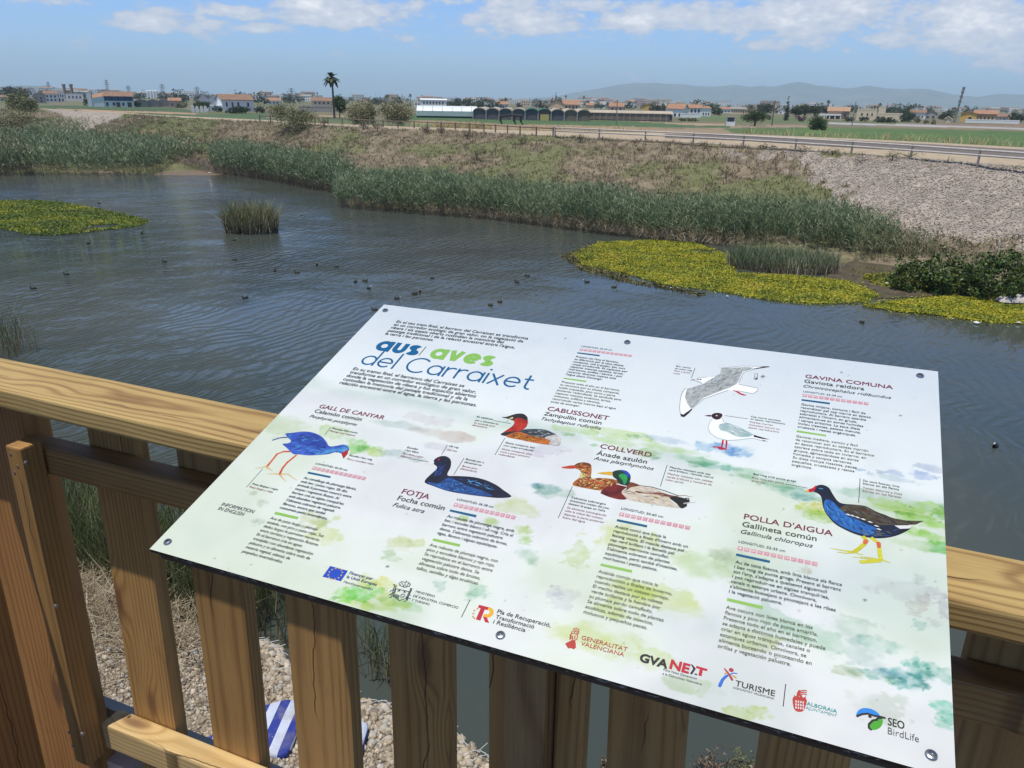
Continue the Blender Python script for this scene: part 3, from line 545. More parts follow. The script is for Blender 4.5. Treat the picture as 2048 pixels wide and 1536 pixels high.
o = link('mud_flat', mesh_np('mud_flat', np.array([[*G(x, y, 0)[:2], z] for x, y, z in ((1640, 560, .015), (1745, 598, .015), (1900, 592, .03), (2250, 640, .03), (2250, 560, .3), (1900, 530, .3), (1700, 528, .2))]), np.array([(0, 1, 2), (0, 2, 6), (6, 2, 5), (5, 2, 3), (5, 3, 4)])), m_plain('dark_mud', (.075, .06, .035), .75, .4, 1.2, .3)); tag(o, kind='structure')

# ---------------------------------------------------------------- shrubs and trees
def blobs(ell, nclump, nleaf, spread):
    """leaf centres in clumps spread through ellipsoids (cx,cy,cz,rx,ry,rz)"""
    out = []; vol = np.array([e[3]*e[4]*e[5] for e in ell])**(2/3); vol = vol/vol.sum()
    for e, f in zip(ell, vol):
        k = max(3, int(nclump*f)); d = RNG.normal(size=(k, 3)); d /= np.linalg.norm(d, axis=1)[:, None]; r = RNG.random(k)**.38
        cc = np.array(e[:3])+d*r[:, None]*np.array(e[3:6]); kk = max(2, int(nleaf*f/k))
        s = spread*min(e[3:6])*RNG.uniform(.5, 1.4, k)
        out.append((cc[:, None]+RNG.normal(size=(k, kk, 3))*s[:, None, None]*[1, 1, .8]).reshape(-1, 3))
    return np.concatenate(out)
TM = {}
def tmat(key):
    T = dict(dark=[(0, (.018, .034, .014)), (.5, (.032, .058, .022)), (1, (.065, .10, .035))], pine=[(0, (.03, .042, .018)), (.5, (.055, .07, .028)), (1, (.10, .11, .05))],
             tamarisk=[(0, (.15, .14, .07)), (.5, (.27, .25, .125)), (1, (.42, .38, .23))], olive=[(0, (.09, .10, .04)), (.5, (.165, .175, .075)), (1, (.28, .275, .14))],
             dry=[(0, (.075, .055, .04)), (.5, (.15, .115, .08)), (1, (.24, .19, .14))], fig=[(0, (.02, .042, .010)), (.5, (.045, .085, .018)), (1, (.10, .15, .035))],
             bush=[(0, (.022, .045, .010)), (.45, (.05, .092, .016)), (.8, (.10, .155, .028)), (1, (.17, .22, .045))], mag=[(0, (.08, .02, .05)), (1, (.2, .04, .12))], cyp=[(0, (.014, .032, .018)), (1, (.04, .065, .032))])
    if key not in TM: TM[key] = m_leaf('foliage_'+key, T[key], trans=.15)
    return TM[key]
BARK = m_plain('bark', (.13, .10, .075), .9, .3, 6.)
def plant(name, label, cat, base, ell, key, n_, leaf, nclump=40, spread=.28, trunk=None, group=None):
    o = thing(name, label, cat, base, 0, group)
    V, F = leafq(blobs(ell, nclump, n_, spread), leaf, .5); c = link('crown' if trunk else 'foliage', mesh_np('crown', V, F), tmat(key), o)
    b = MB(); h, r = trunk or (min(e[2] for e in ell), .05); top = ell[0]
    b.tube([(0, 0, -.2), (.04*h, 0, h*.5), (0, 0, h)], [r*1.2, r, r*.8], 7)
    for e in ell[:5]: b.tube([(0, 0, h*.75), (e[0]*.5, e[1]*.5, (h+e[2])*.5), (e[0], e[1], e[2])], [r*.7, r*.5, r*.25], 5)
    b.build('trunk' if trunk else 'stems', BARK, o); return o
def at_px(px, yb, z=Z_FIELD): p = G(px, yb, z); return p, np.hypot(p[0], p[1])/math.cos(0)*1.0
def dpx(p): return float(-((np.asarray(p)-EYE)@BACK))/FPX     # metres per photo pixel at a point
def px_plant(name, label, cat, x0, x1, yt, yb, key, z=Z_FIELD, n_=700, lumps=5, trunk=False, group=None, leafpx=1.1, shape='round'):
    """plant whose outline in the photograph is x0..x1, yt..yb, standing on height z"""
    p = G((x0+x1)/2, yb, z); s = dpx(p); w = (x1-x0)*s; h = (yb-yt)*s; ell = []
    lo = h*.2 if trunk else 0
    if shape == 'cone':
        for i in range(lumps): t = (i+.5)/lumps; r = w*.5*(1-t)**.8+.1; ell.append((0, 0, lo+(h-lo)*t, r, r, (h-lo)/lumps*.8))
    else:
        lw = 0 if trunk else .08; ell.append((0, 0, lo+(h-lo)*(.52-lw*.7), w*.38, w*.34, (h-lo)*.46))
        for i in range(lumps):
            a = 2*math.pi*i/lumps+random.random(); ell.append((math.cos(a)*w*.27, math.sin(a)*w*.24, lo+(h-lo)*random.uniform(.28-lw, .66-lw), w*random.uniform(.17, .24), w*.2, (h-lo)*random.uniform(.24, .34)))
    return plant(name, label, cat, p, ell, key, n_, leafpx*s, nclump=max(30, n_//14), spread=.24, trunk=(h*.45, max(.04, w*.03)) if trunk else None, group=group)
def z_at(px, py):   # crest ground under a plant seen at this pixel
    return Z_CREST
# large bush at the right-hand edge of the pond
pb = G(1925, 588, .1); s = dpx(pb)
ell = [(0, .8, 1.0, 2.6, 1.5, 1.2), (-2.6, .3, .8, 1.4, 1.1, .95), (2.6, .9, 1.25, 2.0, 1.5, 1.25), (1.0, -.5, .75, 1.7, 1.0, .8), (4.6, .3, 1.3, 1.8, 1.5, 1.3), (-1.2, -.3, .7, 1.3, .9, .75), (3.6, -.6, .7, 1.6, .9, .8)]
plant('leafy_bush', 'big dark green leafy bush beside the floating plants below the stony slope', 'bush', pb, ell, 'bush', 17000, .085, 420, .17)
# tamarisks and shrubs along the crest
px_plant('tamarisk_bush', 'wide olive tamarisk bush on the bank before the long white farmhouse', 'bush', 527, 645, 203, 248, 'olive', Z_CREST, 5400, 7, leafpx=1.45)
px_plant('tamarisk_bush', 'tall pale tamarisk bush right of the tall palm, behind the rail fence', 'bush', 690, 762, 194, 249, 'tamarisk', Z_CREST-.6, 6300, 7, leafpx=1.45)
px_plant('tamarisk_bush', 'tall pale tamarisk bush against the left end of the white greenhouse', 'bush', 755, 833, 195, 250, 'tamarisk', Z_CREST-.6, 6300, 7, leafpx=1.45)
px_plant('round_shrub', 'dense round olive shrub on the bank by the grey gabled house at far left', 'bush', 13, 80, 184, 223, 'olive', Z_CREST, 4500, 6, leafpx=1.45)
px_plant('cane_shrub', 'yellow green cane thicket below the round shrub at the left end of the bank', 'bush', -10, 82, 216, 252, 'tamarisk', 4.2, 4800, 7, leafpx=1.45)
px_plant('cane_shrub', 'cane thicket cut by the photo edge behind the left reed bed', 'bush', -90, 20, 206, 250, 'olive', 4.2, 3300, 6, leafpx=1.45)
for (x0, x1, yt, yb, lab) in ((638, 658, 236, 251, 'dry round bush on the bank left of the tall palm'), (1026, 1058, 262, 288, 'grey twiggy bush on the bank crest beneath the black plough'), (716, 738, 243, 257, 'dry bush by the rail fence under the first pale tamarisk'), (742, 768, 246, 259, 'dry bush by the rail fence between the two pale tamarisks'),
                              (840, 866, 250, 264, 'dry bush at the fence near the straw coloured grass'), (872, 892, 249, 265, 'upright dry bush at a fence post near the straw grass'), (1700, 1742, 300, 336, 'large dark brown bush on the top edge of the stony slope'), (1768, 1800, 297, 320, 'grey green bush left of the pair under the guard rail'), (1786, 1850, 296, 321, 'wide grey green bush under the guard rail on the stony slope'),
                              (1432, 1472, 330, 352, 'small grey bush alone halfway down the slope'), (1505, 1560, 285, 299, 'low brown bush beneath the guard rail, left of its neighbour'), (1560, 1640, 289, 304, 'long low brown bush beneath the guard rail'), (1640, 1690, 294, 309, 'low brown bush beneath the guard rail beside the large dark one'), (922, 948, 262, 274, 'small dry bush just below the rail fence'), (1150, 1170, 267, 282, 'small dry bush where the rail fence ends'),
                              (312, 336, 238, 250, 'round grey bush high on the green part of the bank'), (480, 500, 268, 280, 'small green bush halfway up the bank left of centre'), (590, 612, 272, 292, 'grey bush on the lower bank above the reeds left of centre'), (942, 964, 300, 318, 'grey bush in the middle of the bank slope')):
    onb = yb > 270 and x0 < 1000 or (x0, x1) in ((1432, 1472),)
    z = Z_CREST
    if yb > pl(CREST, (x0+x1)/2)+4:
        xm = (x0+x1)/2; t = np.linspace(0, 1, 60); ee = G(xm, pl(EDGE, xm), 0); cc = G(xm, pl(CREST, xm), Z_CREST)
        pts = ee[None]*(1-t)[:, None]+cc[None]*t[:, None]; pts[:, 2] = np.interp(t, rows, fz); z = float(pts[np.argmin(np.abs(topx(pts)[1]-yb)), 2])
    px_plant('dry_bush', lab, 'bush', x0, x1, yt, yb, 'dry' if 'brown' in lab or 'dry' in lab else 'olive', z, 700, 4, leafpx=.7)
# trees of the plain: outline px, kind
TREES = [(690-27, 690+6, 192, 237, 'fig', 'dense dark round tree beside the foot of the tallest palm', True), (885, 925, 201, 214, 'dark', 'wide dark tree at the left of the clump behind the white greenhouse', False), (905, 925, 194, 213, 'dark', 'taller dark tree in the middle of the clump behind the white greenhouse', False), (922, 946, 196, 214, 'dark', 'round dark tree in the clump behind the white greenhouse', False), (940, 953, 201, 213, 'dark', 'small dark tree at the right of the clump behind the white greenhouse', False),
 (1008, 1016, 196, 210, 'pine', 'small round tree rising above the white house with orange roof', True), (963, 972, 203, 215, 'dark', 'small tree left of the white house with orange roof', False), (5, 65, 174, 200, 'pine', 'broad umbrella pine at far left beyond the round shrub', True), (1478, 1540, 219, 252, 'fig', 'spreading dark tree beside the small white hut', True), (1614, 1655, 230, 260, 'fig', 'bright round tree standing alone in the field', False), (1566, 1577, 196, 241, 'cyp', 'tall narrow dark cypress standing in the plain', False),
 (1510, 1545, 208, 231, 'pine', 'round pine left of the cypress', True), (1578, 1605, 214, 238, 'pine', 'olive pine just right of the cypress', True), (1590, 1625, 211, 236, 'pine', 'larger pine in the group right of the cypress', True), (1616, 1642, 212, 237, 'pine', 'brownish pine in the group right of the cypress', True), (1640, 1658, 210, 232, 'dark', 'dark round tree behind the terraced house', True), (1590, 1612, 231, 243, 'mag', 'magenta bougainvillea bush below the pines', False),
 (1797, 1830, 222, 244, 'dark', 'dark tree at the right end of the cream castle like house', False), (1825, 1842, 230, 246, 'olive', 'greyish tree beside the dark tree near the cream house', False), (1875, 1905, 222, 240, 'dark', 'dark tree left of the lattice mast', False), (1715, 1738, 232, 244, 'dark', 'clipped dark bush in front of the cream castle like house', False), (1685, 1712, 232, 243, 'dark', 'dark hedge tree between terrace and cream house', False), (1745, 1795, 234, 245, 'dark', 'long dark hedge before the low cream wing', False), (2016, 2050, 226, 244, 'dark', 'dark trees at right of the yellow house', False), (1845, 1858, 238, 248, 'olive', 'low shrub in the middle of the right hand field edge', False), (1860, 1873, 238, 249, 'olive', 'rounded shrub beside the low one at the right field edge', False),
 (1420, 1446, 214, 231, 'dark', 'dark trees between the white villa and the cream house', False), (1350, 1402, 235, 242.5, 'fig', 'long clipped hedge in front of the white villas', False), (383, 426, 204, 222, 'fig', 'leafy tree over the white arched shelter', True), (424, 448, 210, 224, 'dark', 'dark tree left of the long white farmhouse hedge', False), (446, 508, 212.5, 227, 'dark', 'long dark hedge along the front of the long white farmhouse', False), (506, 534, 210, 226, 'dark', 'dark trees at the right of the long white farmhouse', False), (196, 214, 199, 213.5, 'dark', 'round dark tree in front of the blue banded farmhouse', True), (265, 285, 201, 214, 'dark', 'dark bush at the right corner of the blue banded farmhouse', False), (166, 178, 195, 211, 'dark', 'dark tree at the left end of the blue banded farmhouse', False), (348, 378, 203, 216, 'olive', 'olive tree between grey sheds and white arches', False), (205, 216, 177, 187, 'dark', 'small round tree behind the blue banded farmhouse roof', False), (128, 156, 180, 192, 'olive', 'trees under the two brick towers', False), (738, 762, 194, 210, 'dark', 'two dark trees behind the pale tamarisks', False),
 (962, 972, 215, 238, 'fig', 'leafy young tree at the left corner of the netted greenhouses', False), (1030, 1046, 205, 217, 'mag', 'purple bougainvillea behind the netted greenhouses', False), (1107, 1115, 186, 207, 'cyp', 'tiered norfolk pine behind the peach coloured house', False), (1113, 1125, 193, 208, 'dark', 'round tree between norfolk pine and palm behind the peach house', False), (1210, 1223, 203, 213, 'dark', 'dark tree behind the netted greenhouse roof', False), (1768, 1812, 213, 226, 'dark', 'distant bluish wood behind the cream house', False)]
for i, (x0, x1, yt, yb, key, lab, tr) in enumerate(TREES):
    nm = {'cyp': 'cypress', 'pine': 'pine_tree', 'mag': 'bougainvillea'}.get(key, 'hedge' if 'hedge' in lab else 'bush' if ('bush' in lab or 'shrub' in lab) else 'tree')
    yb2 = yb if yb > 215+.018*(x0-1024)+8 else max(yb, hor(x0)+ (9. if x1-x0 > 14 else 8.))
    big = (x1-x0)*(yb-yt)
    px_plant(nm, lab, nm.replace('_', ' '), x0, x1, yt, yb2, key, Z_FIELD, int(np.clip(big*3.2, 260, 4200)), 5, tr, leafpx=1.25 if big > 500 else .95, shape='cone' if key == 'cyp' else 'round')
PALMG = m_leaf('palm_frond', [(0, (.02, .035, .014)), (.6, (.05, .075, .03)), (1, (.13, .14, .07))], trans=.15); SKIRT = m_plain('dead_frond', (.19, .15, .10), .9)
def palm(px, yt, yb, label, r=1.7, lean=0., z=Z_FIELD, skirt=False):
    p = G(px, yb, z); s = dpx(p); H = (yb-yt)*s; r = r*1.0; Ht = H-r*.9
    o = thing('palm_tree', label, 'palm', p); b = MB()
    b.tube([(0, 0, -.3), (lean*.25*H, 0, Ht*.5), (lean*H*.5, 0, Ht)], [.32, .24, .2], 7); b.build('trunk', BARK, o)
    V = []; F = []; tx = lean*H*.5
    for i in range(42):
        a = random.uniform(0, 2*math.pi); e = random.uniform(-.75, 1.3); L = r*random.uniform(.75, 1.15); d = np.array([math.cos(a)*math.cos(e), math.sin(a)*math.cos(e), math.sin(e)])
        w = np.cross(d, (0, 0, 1)); w = w/(np.linalg.norm(w)+1e-6)
        base = len(V); ps = [np.array([tx, 0, Ht])+d*L*t-np.array([0, 0, .45*L*t*t]) for t in (0, .4, .75, 1.)]
        for q_, ww in zip(ps, (.05, .20, .30, .04)): V += [q_-w*ww*r*.6, q_+w*ww*r*.6]
        for k in range(3): F.append((base+2*k, base+2*k+1, base+2*k+3, base+2*k+2))
    link('crown', mesh_np('crown', V, F), PALMG, o)
    if skirt:
        b = MB(); b.tube([(tx, 0, Ht-r*.8), (tx, 0, Ht-r*.3), (tx, 0, Ht)], [.3, .55, .3], 8); b.build('dead_skirt', SKIRT, o)
    return o
palm(669, 143, 238, 'tallest palm, slender bare trunk far above every roof', 2.4, -.012, skirt=True)
palm(775, 187, 214, 'shaggy palm between the two pale tamarisks', 2.1, skirt=True); palm(821, 187, 213, 'palm on a bare trunk left of the white two storey building', 1.6)
palm(1131, 190, 211, 'fan palm rising behind the peach coloured house roof', 2.2, skirt=True); palm(1167, 191, 214, 'palm right of the peach coloured house', 1.9); palm(1653, 200, 231, 'palm above the pines and terraced house', 1.4, .01)
palm(1757, 205, 229, 'taller palm of the pair behind the cream castle like house', 1.8); palm(1747, 210, 231, 'lower palm of the pair behind the cream castle like house', 1.6); palm(635, 184, 203, 'small distant palm left of the tallest palm', 1.8); palm(1501, 209, 229, 'left palm of the two behind the spreading dark tree', 1.4); palm(1515, 208, 229, 'right palm of the two behind the spreading dark tree', 1.4)

# ---------------------------------------------------------------- houses
WH = m_plain('lime_wash', (.80, .80, .78), .8, .05, 1.2); CREAM = m_plain('cream_render', (.72, .60, .42), .8, .06, 1.); PEACH = m_plain('peach_render', (.72, .50, .33), .8, .06, 1.); YEL = m_plain('ochre_render', (.66, .42, .12), .8, .06, 1.); GREYW = m_plain('grey_block', (.40, .37, .33), .9, .12, 1.); DKG = m_plain('dark_grey_render', (.20, .185, .18), .9, .1, 1.); PINK = m_plain('pink_render', (.66, .44, .35), .8, .08, 1.)
TILE = m_plain('old_roof_tile', (.25, .15, .10), .85, .25, .8); OTILE = m_plain('orange_roof_tile', (.35, .19, .115), .85, .2, .8); GTILE = m_plain('grey_roof', (.33, .30, .27), .85, .15, .8); BLUEW = m_plain('blue_paint', (.02, .085, .19), .6, .1, 1.); GLASS = m_plain('dark_window', (.03, .035, .04), .25, .1, 1.); DOOR = m_plain('dark_door', (.07, .055, .05), .6, .1, 1.)
def frame(x0, x1, yb, z=Z_FIELD, turn=0.):
    """local axes of a facade seen from x0 to x1 with its foot at yb: origin, right unit, depth unit, width"""
    a = G(x0, yb+.018*(x0-x1)/2, z); b_ = G(x1, yb+.018*(x1-x0)/2, z); c_ = (a+b_)/2
    v = c_[:2]/np.linalg.norm(c_[:2]); r = np.array([v[1], -v[0]]); w = np.linalg.norm(b_-a)
    ca, sa = math.cos(turn), math.sin(turn); r = np.array([r[0]*ca-r[1]*sa, r[0]*sa+r[1]*ca])
    return c_, r, np.array([-r[1], r[0]]), w, dpx(c_)
def house(name, label, x0, x1, yb, hw, hr=0., wall=WH, roof=TILE, rt='par', wins=(), dep=7., turn=0., cat='house', extra=None, doors=()):
    """hw, hr: wall and roof height in photo pixels; wins: (u0,u1,v0,v1) fractions of the facade"""
    c0, r, d, w, s = frame(x0, x1, yb, turn=turn); o = thing(name, label, cat, c0, math.atan2(r[1], r[0]))
    if rt == 'front': dep = max(dep, w)
    Hw, Hr = hw*s, hr*s; x = w/2
    b = MB(); b.box((-x, 0, -.5), (x, dep, Hw))
    if rt == 'front': b.poly([(-x, .0, Hw), (x, .0, Hw), (0, .0, Hw+Hr)]); b.poly([(x, dep, Hw), (-x, dep, Hw), (0, dep, Hw+Hr)])
    if rt == 'par': b.poly([(-x, 0, Hw), (-x, dep, Hw), (-x, dep/2, Hw+Hr)][::-1]); b.poly([(x, 0, Hw), (x, dep, Hw), (x, dep/2, Hw+Hr)])
    b.build('wall', wall, o); b = MB(); e = .35; t = .14
    if rt == 'par':
        sl_ = Hr/(dep/2)
        for sg in (0, 1):
            ya, za = (-e, Hw-e*sl_+.04) if sg == 0 else (dep+e, Hw-e*sl_+.04); yb_, zb = dep/2, Hw+Hr+.04
            b.add([(-x-e, ya, za), (x+e, ya, za), (x+e, yb_, zb), (-x-e, yb_, zb), (-x-e, ya, za+t), (x+e, ya, za+t), (x+e, yb_, zb+t), (-x-e, yb_, zb+t)], [(0, 3, 2, 1), (4, 5, 6, 7), (0, 1, 5, 4), (1, 2, 6, 5), (2, 3, 7, 6), (3, 0, 4, 7)])
    elif rt == 'front':
        sl_ = Hr/x
        for sg in (-1, 1):
            xa, za = sg*(x+e), Hw-e*sl_+.04
            b.add([(xa, -e, za), (0, -e, Hw+Hr+.04), (0, dep+e, Hw+Hr+.04), (xa, dep+e, za), (xa, -e, za+t), (0, -e, Hw+Hr+.04+t), (0, dep+e, Hw+Hr+.04+t), (xa, dep+e, za+t)], [(0, 3, 2, 1), (4, 5, 6, 7), (0, 1, 5, 4), (1, 2, 6, 5), (2, 3, 7, 6), (3, 0, 4, 7)])
    elif rt == 'hip':
        b.add([(-x-e, -e, Hw+.02), (x+e, -e, Hw+.02), (x+e, dep+e, Hw+.02), (-x-e, dep+e, Hw+.02), (-x*.45, dep/2, Hw+Hr), (x*.45, dep/2, Hw+Hr)], [(0, 3, 2, 1), (0, 1, 5, 4), (1, 2, 5), (2, 3, 4, 5), (3, 0, 4)])
    else:
        b.box((-x-.05, -.05, Hw+.004), (x+.05, dep+.05, Hw+.35))
    b.build('roof', roof if rt != 'flat' else wall, o)
    for nm, ml, lst in (('window', GLASS, wins), ('door', DOOR, doors)):
        for u0, u1, v0, v1 in lst:
            q = MB(); q.box((-x+2*x*u0, -.07, Hw*v0), (-x+2*x*u1, .03, Hw*v1)); q.build(nm, ml, o)
    if extra: extra(o, x, Hw, Hr, s, dep)
    return o
def wrow(k, v0, v1, u0=.08, u1=.92, f=.45):
    st = (u1-u0)/k; return [(u0+st*(i+.5-f/2), u0+st*(i+.5+f/2), v0, v1) for i in range(k)]
def ex_blue(o, x, Hw, Hr, s, dep):
    b = MB(); b.box((-x*.97, -.14, Hw*.58), (x*.97, .02, Hw*.985)); bb = b.build('upper_storey', BLUEW, o); bb['label'] = 'blue painted upper storey'
    for u in (-.55, -.1, .35, .7): q = MB(); q.box((x*u, -.2, Hw*.62), (x*(u+.14), -.1, Hw*.9)); q.build('shutter', m_plain('navy', (.012, .03, .07)), bb)
    w0 = -x-30*s*.93   # side wing with a lean-to roof
    b = MB(); b.add([(w0, -.5, -.4), (-x, -.5, -.4), (-x, 5, -.4), (w0, 5, -.4), (w0, -.5, Hw*.72), (-x, -.5, Hw*.96), (-x, 5, Hw*.96), (w0, 5, Hw*.72)], [(0, 3, 2, 1), (0, 1, 5, 4), (1, 2, 6, 5), (2, 3, 7, 6), (3, 0, 4, 7), (4, 5, 6, 7)]); wg = b.build('wing', WH, o)
    b = MB(); b.add([(w0+1.2, -.7, Hw*.80), (-x-.02, -.7, Hw*1.0), (-x-.02, 5.2, Hw*1.35), (w0+1.2, 5.2, Hw*1.1)], [(0, 1, 2, 3)]); b.build('roof', OTILE, wg)
    b = MB(); b.box((w0-.2, -.75, -.3), (w0+1.2, 5.1, Hw*1.22)); b.build('gable_wall', WH, wg)
house('farmhouse', 'white farmhouse with a blue painted band under its brown roof', 213, 266, 214, 20, 8.5, wins=[(.28, .36, .12, .42), (.60, .67, .12, .40), (.06, .13, .1, .42)], doors=[(.40, .53, 0, .45), (.78, .92, 0, .45)], extra=ex_blue, dep=8)
def ex_farm(o, x, Hw, Hr, s, dep):
    b = MB(); b.box((-x-22*s, .5, -.3), (-x-.01, dep*.8, Hw*.50)); b.build('annex', m_plain('pale_blue_wall', (.62, .70, .74)), o)
house('farmhouse', 'long white farmhouse with brown roof and four tall dark windows behind a hedge', 447, 508, 223, 21.5, 10, wins=[(.12, .17, .42, .80), (.30, .35, .42, .80), (.48, .54, .42, .80), (.79, .85, .42, .80)], extra=ex_farm, dep=12, turn=.18)
house('house', 'white two storey house with brown roof at left', 92, 116, 204, 15.5, 5, wins=wrow(3, .55, .8)+wrow(3, .12, .36), dep=6); house('house', 'white flat roofed house joined to the brown roofed one at left', 116, 130, 204, 18, 0, rt='flat', wins=wrow(3, .55, .78)+wrow(2, .1, .35)); house('house', 'low flat white house under the two brick towers', 135, 166, 201.5, 12, 0, rt='flat', wins=wrow(4, .4, .72)); house('house', 'grey beige gabled house beside the round shrub', 70, 92, 206.5, 15.5, 4.5, GREYW, GTILE, 'front', [(.55, .68, .5, .72), (.55, .68, .14, .34)]); house('house', 'white gabled block peeping over the umbrella pine', 57, 71, 198, 19, 2, WH, GTILE, 'front'); house('house', 'low house with brown roof cut by the left photo edge', -12, 12, 202, 7, 4, CREAM, TILE, wins=wrow(2, .3, .6))
for i, (a, b_, lab) in enumerate(((272, 296, 'grey gabled shed, left of the three behind the blue banded farmhouse field'), (296, 318, 'grey gabled shed in the middle of the three sheds'), (318, 341, 'grey gabled shed, right of the three, next to the pinkish house'))): house('shed', lab, a, b_, 213.5, 10.5, 3.5, GREYW, GTILE, 'front', cat='shed', dep=12)
house('house', 'pinkish house with a red brown roof beside the grey sheds', 340, 362, 215, 12.5, 5, PINK, OTILE, 'par', [(.2, .35, .3, .6)], doors=[(.6, .8, 0, .55)])
house('house', 'small white gabled house behind the leafy tree', 400, 418, 213, 15, 7, WH, OTILE, 'front', dep=8); house('house', 'white gabled house left of the long white farmhouse', 420, 438, 214, 16, 7, WH, TILE, 'front', dep=8); house('house', 'white house with orange roof right of the long white farmhouse', 535, 561, 209, 7, 5, WH, OTILE, wins=wrow(3, .3, .7)); house('house', 'cream house with red brown roof left of the tallest palm', 624, 664, 214.5, 12, 6, CREAM, TILE, wins=wrow(4, .52, .82)); house('garden_wall', 'long grey block wall below the cream house by the tallest palm', 600, 664, 224, 9.5, 0, GREYW, GREYW, 'flat', cat='wall', dep=1.)
house('school_building', 'long white two storey building behind the white greenhouse', 841, 893, 215, 14, 2.2, WH, WH, 'par', wrow(7, .45, .78), dep=9, cat='building'); house('house', 'white cube house left of the long white building', 828, 842, 214, 10.5, 0, WH, WH, 'flat', wrow(2, .4, .7))
house('house', 'white flat house left part of the pair behind the netted greenhouses', 968, 992, 218.5, 11.5, 0, WH, WH, 'flat', wrow(3, .25, .55)); house('house', 'white house with orange roof behind the netted greenhouses', 991, 1017, 218.5, 9.5, 5, WH, OTILE, wins=wrow(4, .3, .75)); house('house', 'peach house with bright orange roof above the netted greenhouses', 1126, 1159, 222, 12, 8.5, PEACH, OTILE, wins=wrow(4, .4, .8), dep=11, turn=.1); house('house', 'peach gabled wing of the orange roofed house', 1097, 1128, 222.5, 13.5, 7, PEACH, OTILE, 'front', wrow(3, .2, .42))
house('apartment_block', 'beige apartment block behind the purple bougainvillea', 1040, 1062, 213, 11, 0, CREAM, CREAM, 'flat', wrow(4, .6, .85)+wrow(4, .2, .45), cat='building'); house('apartment_block', 'brown grey apartment block right of the beige one', 1062, 1078, 214, 11.5, 0, GREYW, GREYW, 'flat', wrow(3, .6, .85)+wrow(3, .2, .45), cat='building'); house('apartment_block', 'low pinkish block left of the peach house', 1073, 1096, 217.5, 9.5, 0, PINK, PINK, 'flat', wrow(4, .3, .7), cat='building')
house('house', 'small peach house right of the palm behind the netted greenhouse', 1172, 1186, 220, 9, 4, PEACH, OTILE); house('house', 'white house with a grey roof behind the netted greenhouse', 1180, 1210, 217, 8, 5, WH, GTILE, wins=wrow(3, .3, .7)); house('house', 'house with orange roof beside the thin dark pole', 1218, 1247, 223, 9.5, 6.5, PINK, OTILE, 'par', wrow(3, .3, .7)); house('house', 'yellow house with orange roof behind the netted greenhouse', 1282, 1311, 223, 9, 6.5, YEL, OTILE, 'front', [(.55, .68, .2, .7), (.75, .85, .2, .7)]); house('house', 'dark grey house right of the yellow house', 1311, 1331, 224, 11, 4, DKG, GTILE, 'par', wrow(3, .2, .6))
house('villa', 'white gabled house with orange roof at the right end of the netted greenhouse', 1333, 1366, 234, 15.5, 8.5, WH, OTILE, 'par', wrow(3, .1, .45), dep=9, turn=-.2, cat='house'); house('villa', 'white villa with dark arched windows beside the orange roofed one', 1377, 1402, 232, 15, 6, WH, OTILE, 'par', wrow(3, .45, .85)+wrow(2, .08, .35), cat='house'); house('villa', 'white flat topped villa at the right end of the white group', 1402, 1421, 232.5, 15, 4, WH, OTILE, 'hip', wrow(3, .15, .45), cat='house'); house('garden_wall', 'white sloping garden wall before the white villas', 1360, 1400, 235, 6, 0, WH, WH, 'flat', cat='wall', dep=.5)
house('house', 'white house with terracotta roof left of the long cream house', 1440, 1462, 226, 7, 3.5, WH, OTILE, wins=wrow(3, .3, .6)); house('house', 'long cream house with many windows behind the small white hut', 1461, 1490, 228, 9.5, 2.5, CREAM, GTILE, 'par', wrow(7, .3, .75)); house('house', 'peach gable behind the spreading dark tree', 1490, 1526, 229, 7, 4, PEACH, OTILE, 'front'); house('house', 'little white house left of the cypress', 1556, 1569, 228, 6.5, 4, WH, GTILE, 'front', [(.3, .5, .2, .6)])
def ex_terrace(o, x, Hw, Hr, s, dep):
    b = MB(); b.box((-x-16*s, -3.2, Hw*.42), (x*.3, -.02, Hw*.62)); b.build('terrace_parapet', WH, o)
    for u in np.linspace(-x-15*s, x*.25, 5): b = MB(); b.box((u-.2, -3.1, -.3), (u+.2, -2.7, Hw*.415)); b.build('pillar', WH, o)
house('villa', 'terraced house with tawny tiled roof and white balustrade behind the lone round tree', 1655, 1695, 238, 15, 7, m_plain('brown_render', (.32, .22, .15)), m_plain('tawny_tile', (.40, .25, .15), .85, .2, .8), 'par', wrow(4, .3, .6), extra=ex_terrace, cat='house')
def ex_crenel(o, x, Hw, Hr, s, dep):
    for i in range(7): b = MB(); u = -x+2*x*(i+.2)/7; b.box((u, -.06, Hw+.352), (u+2*x/7*.5, .5, Hw+1.0)); b.build('merlon', CREAM, o)
house('villa', 'cream castle like house with battlements', 1713, 1750, 241, 19, 0, CREAM, CREAM, 'flat', [(.22, .30, .48, .72), (.5, .57, .48, .72), (.73, .8, .48, .72)], extra=ex_crenel, cat='house'); house('villa', 'low cream wing right of the castle like house', 1750.5, 1800, 242, 13, 0, CREAM, CREAM, 'flat', [(.28, .36, .2, .6), (.55, .6, .3, .55)], doors=[(.05, .18, 0, .65)], cat='house'); house('villa', 'cream turret behind the palm pair of the castle like house', 1755, 1768, 238, 22, 0, CREAM, CREAM, 'flat', cat='house')
house('house', 'house with slanted white roof storey behind the dark tree', 1820, 1848, 238, 12, 5, WH, TILE, 'par', wrow(4, .2, .5)); house('house', 'small white block on the roofline behind the slanted house', 1822, 1838, 236, 17, 6, WH, TILE, 'front'); house('house', 'greyish house left of the dark tree by the mast', 1848, 1872, 238, 11, 5, GREYW, TILE, 'front', wrow(2, .2, .5)); house('house', 'tiny cream chapel hut left of the yellow house', 1889, 1901, 245, 7, 4, CREAM, CREAM, 'front', cat='hut')
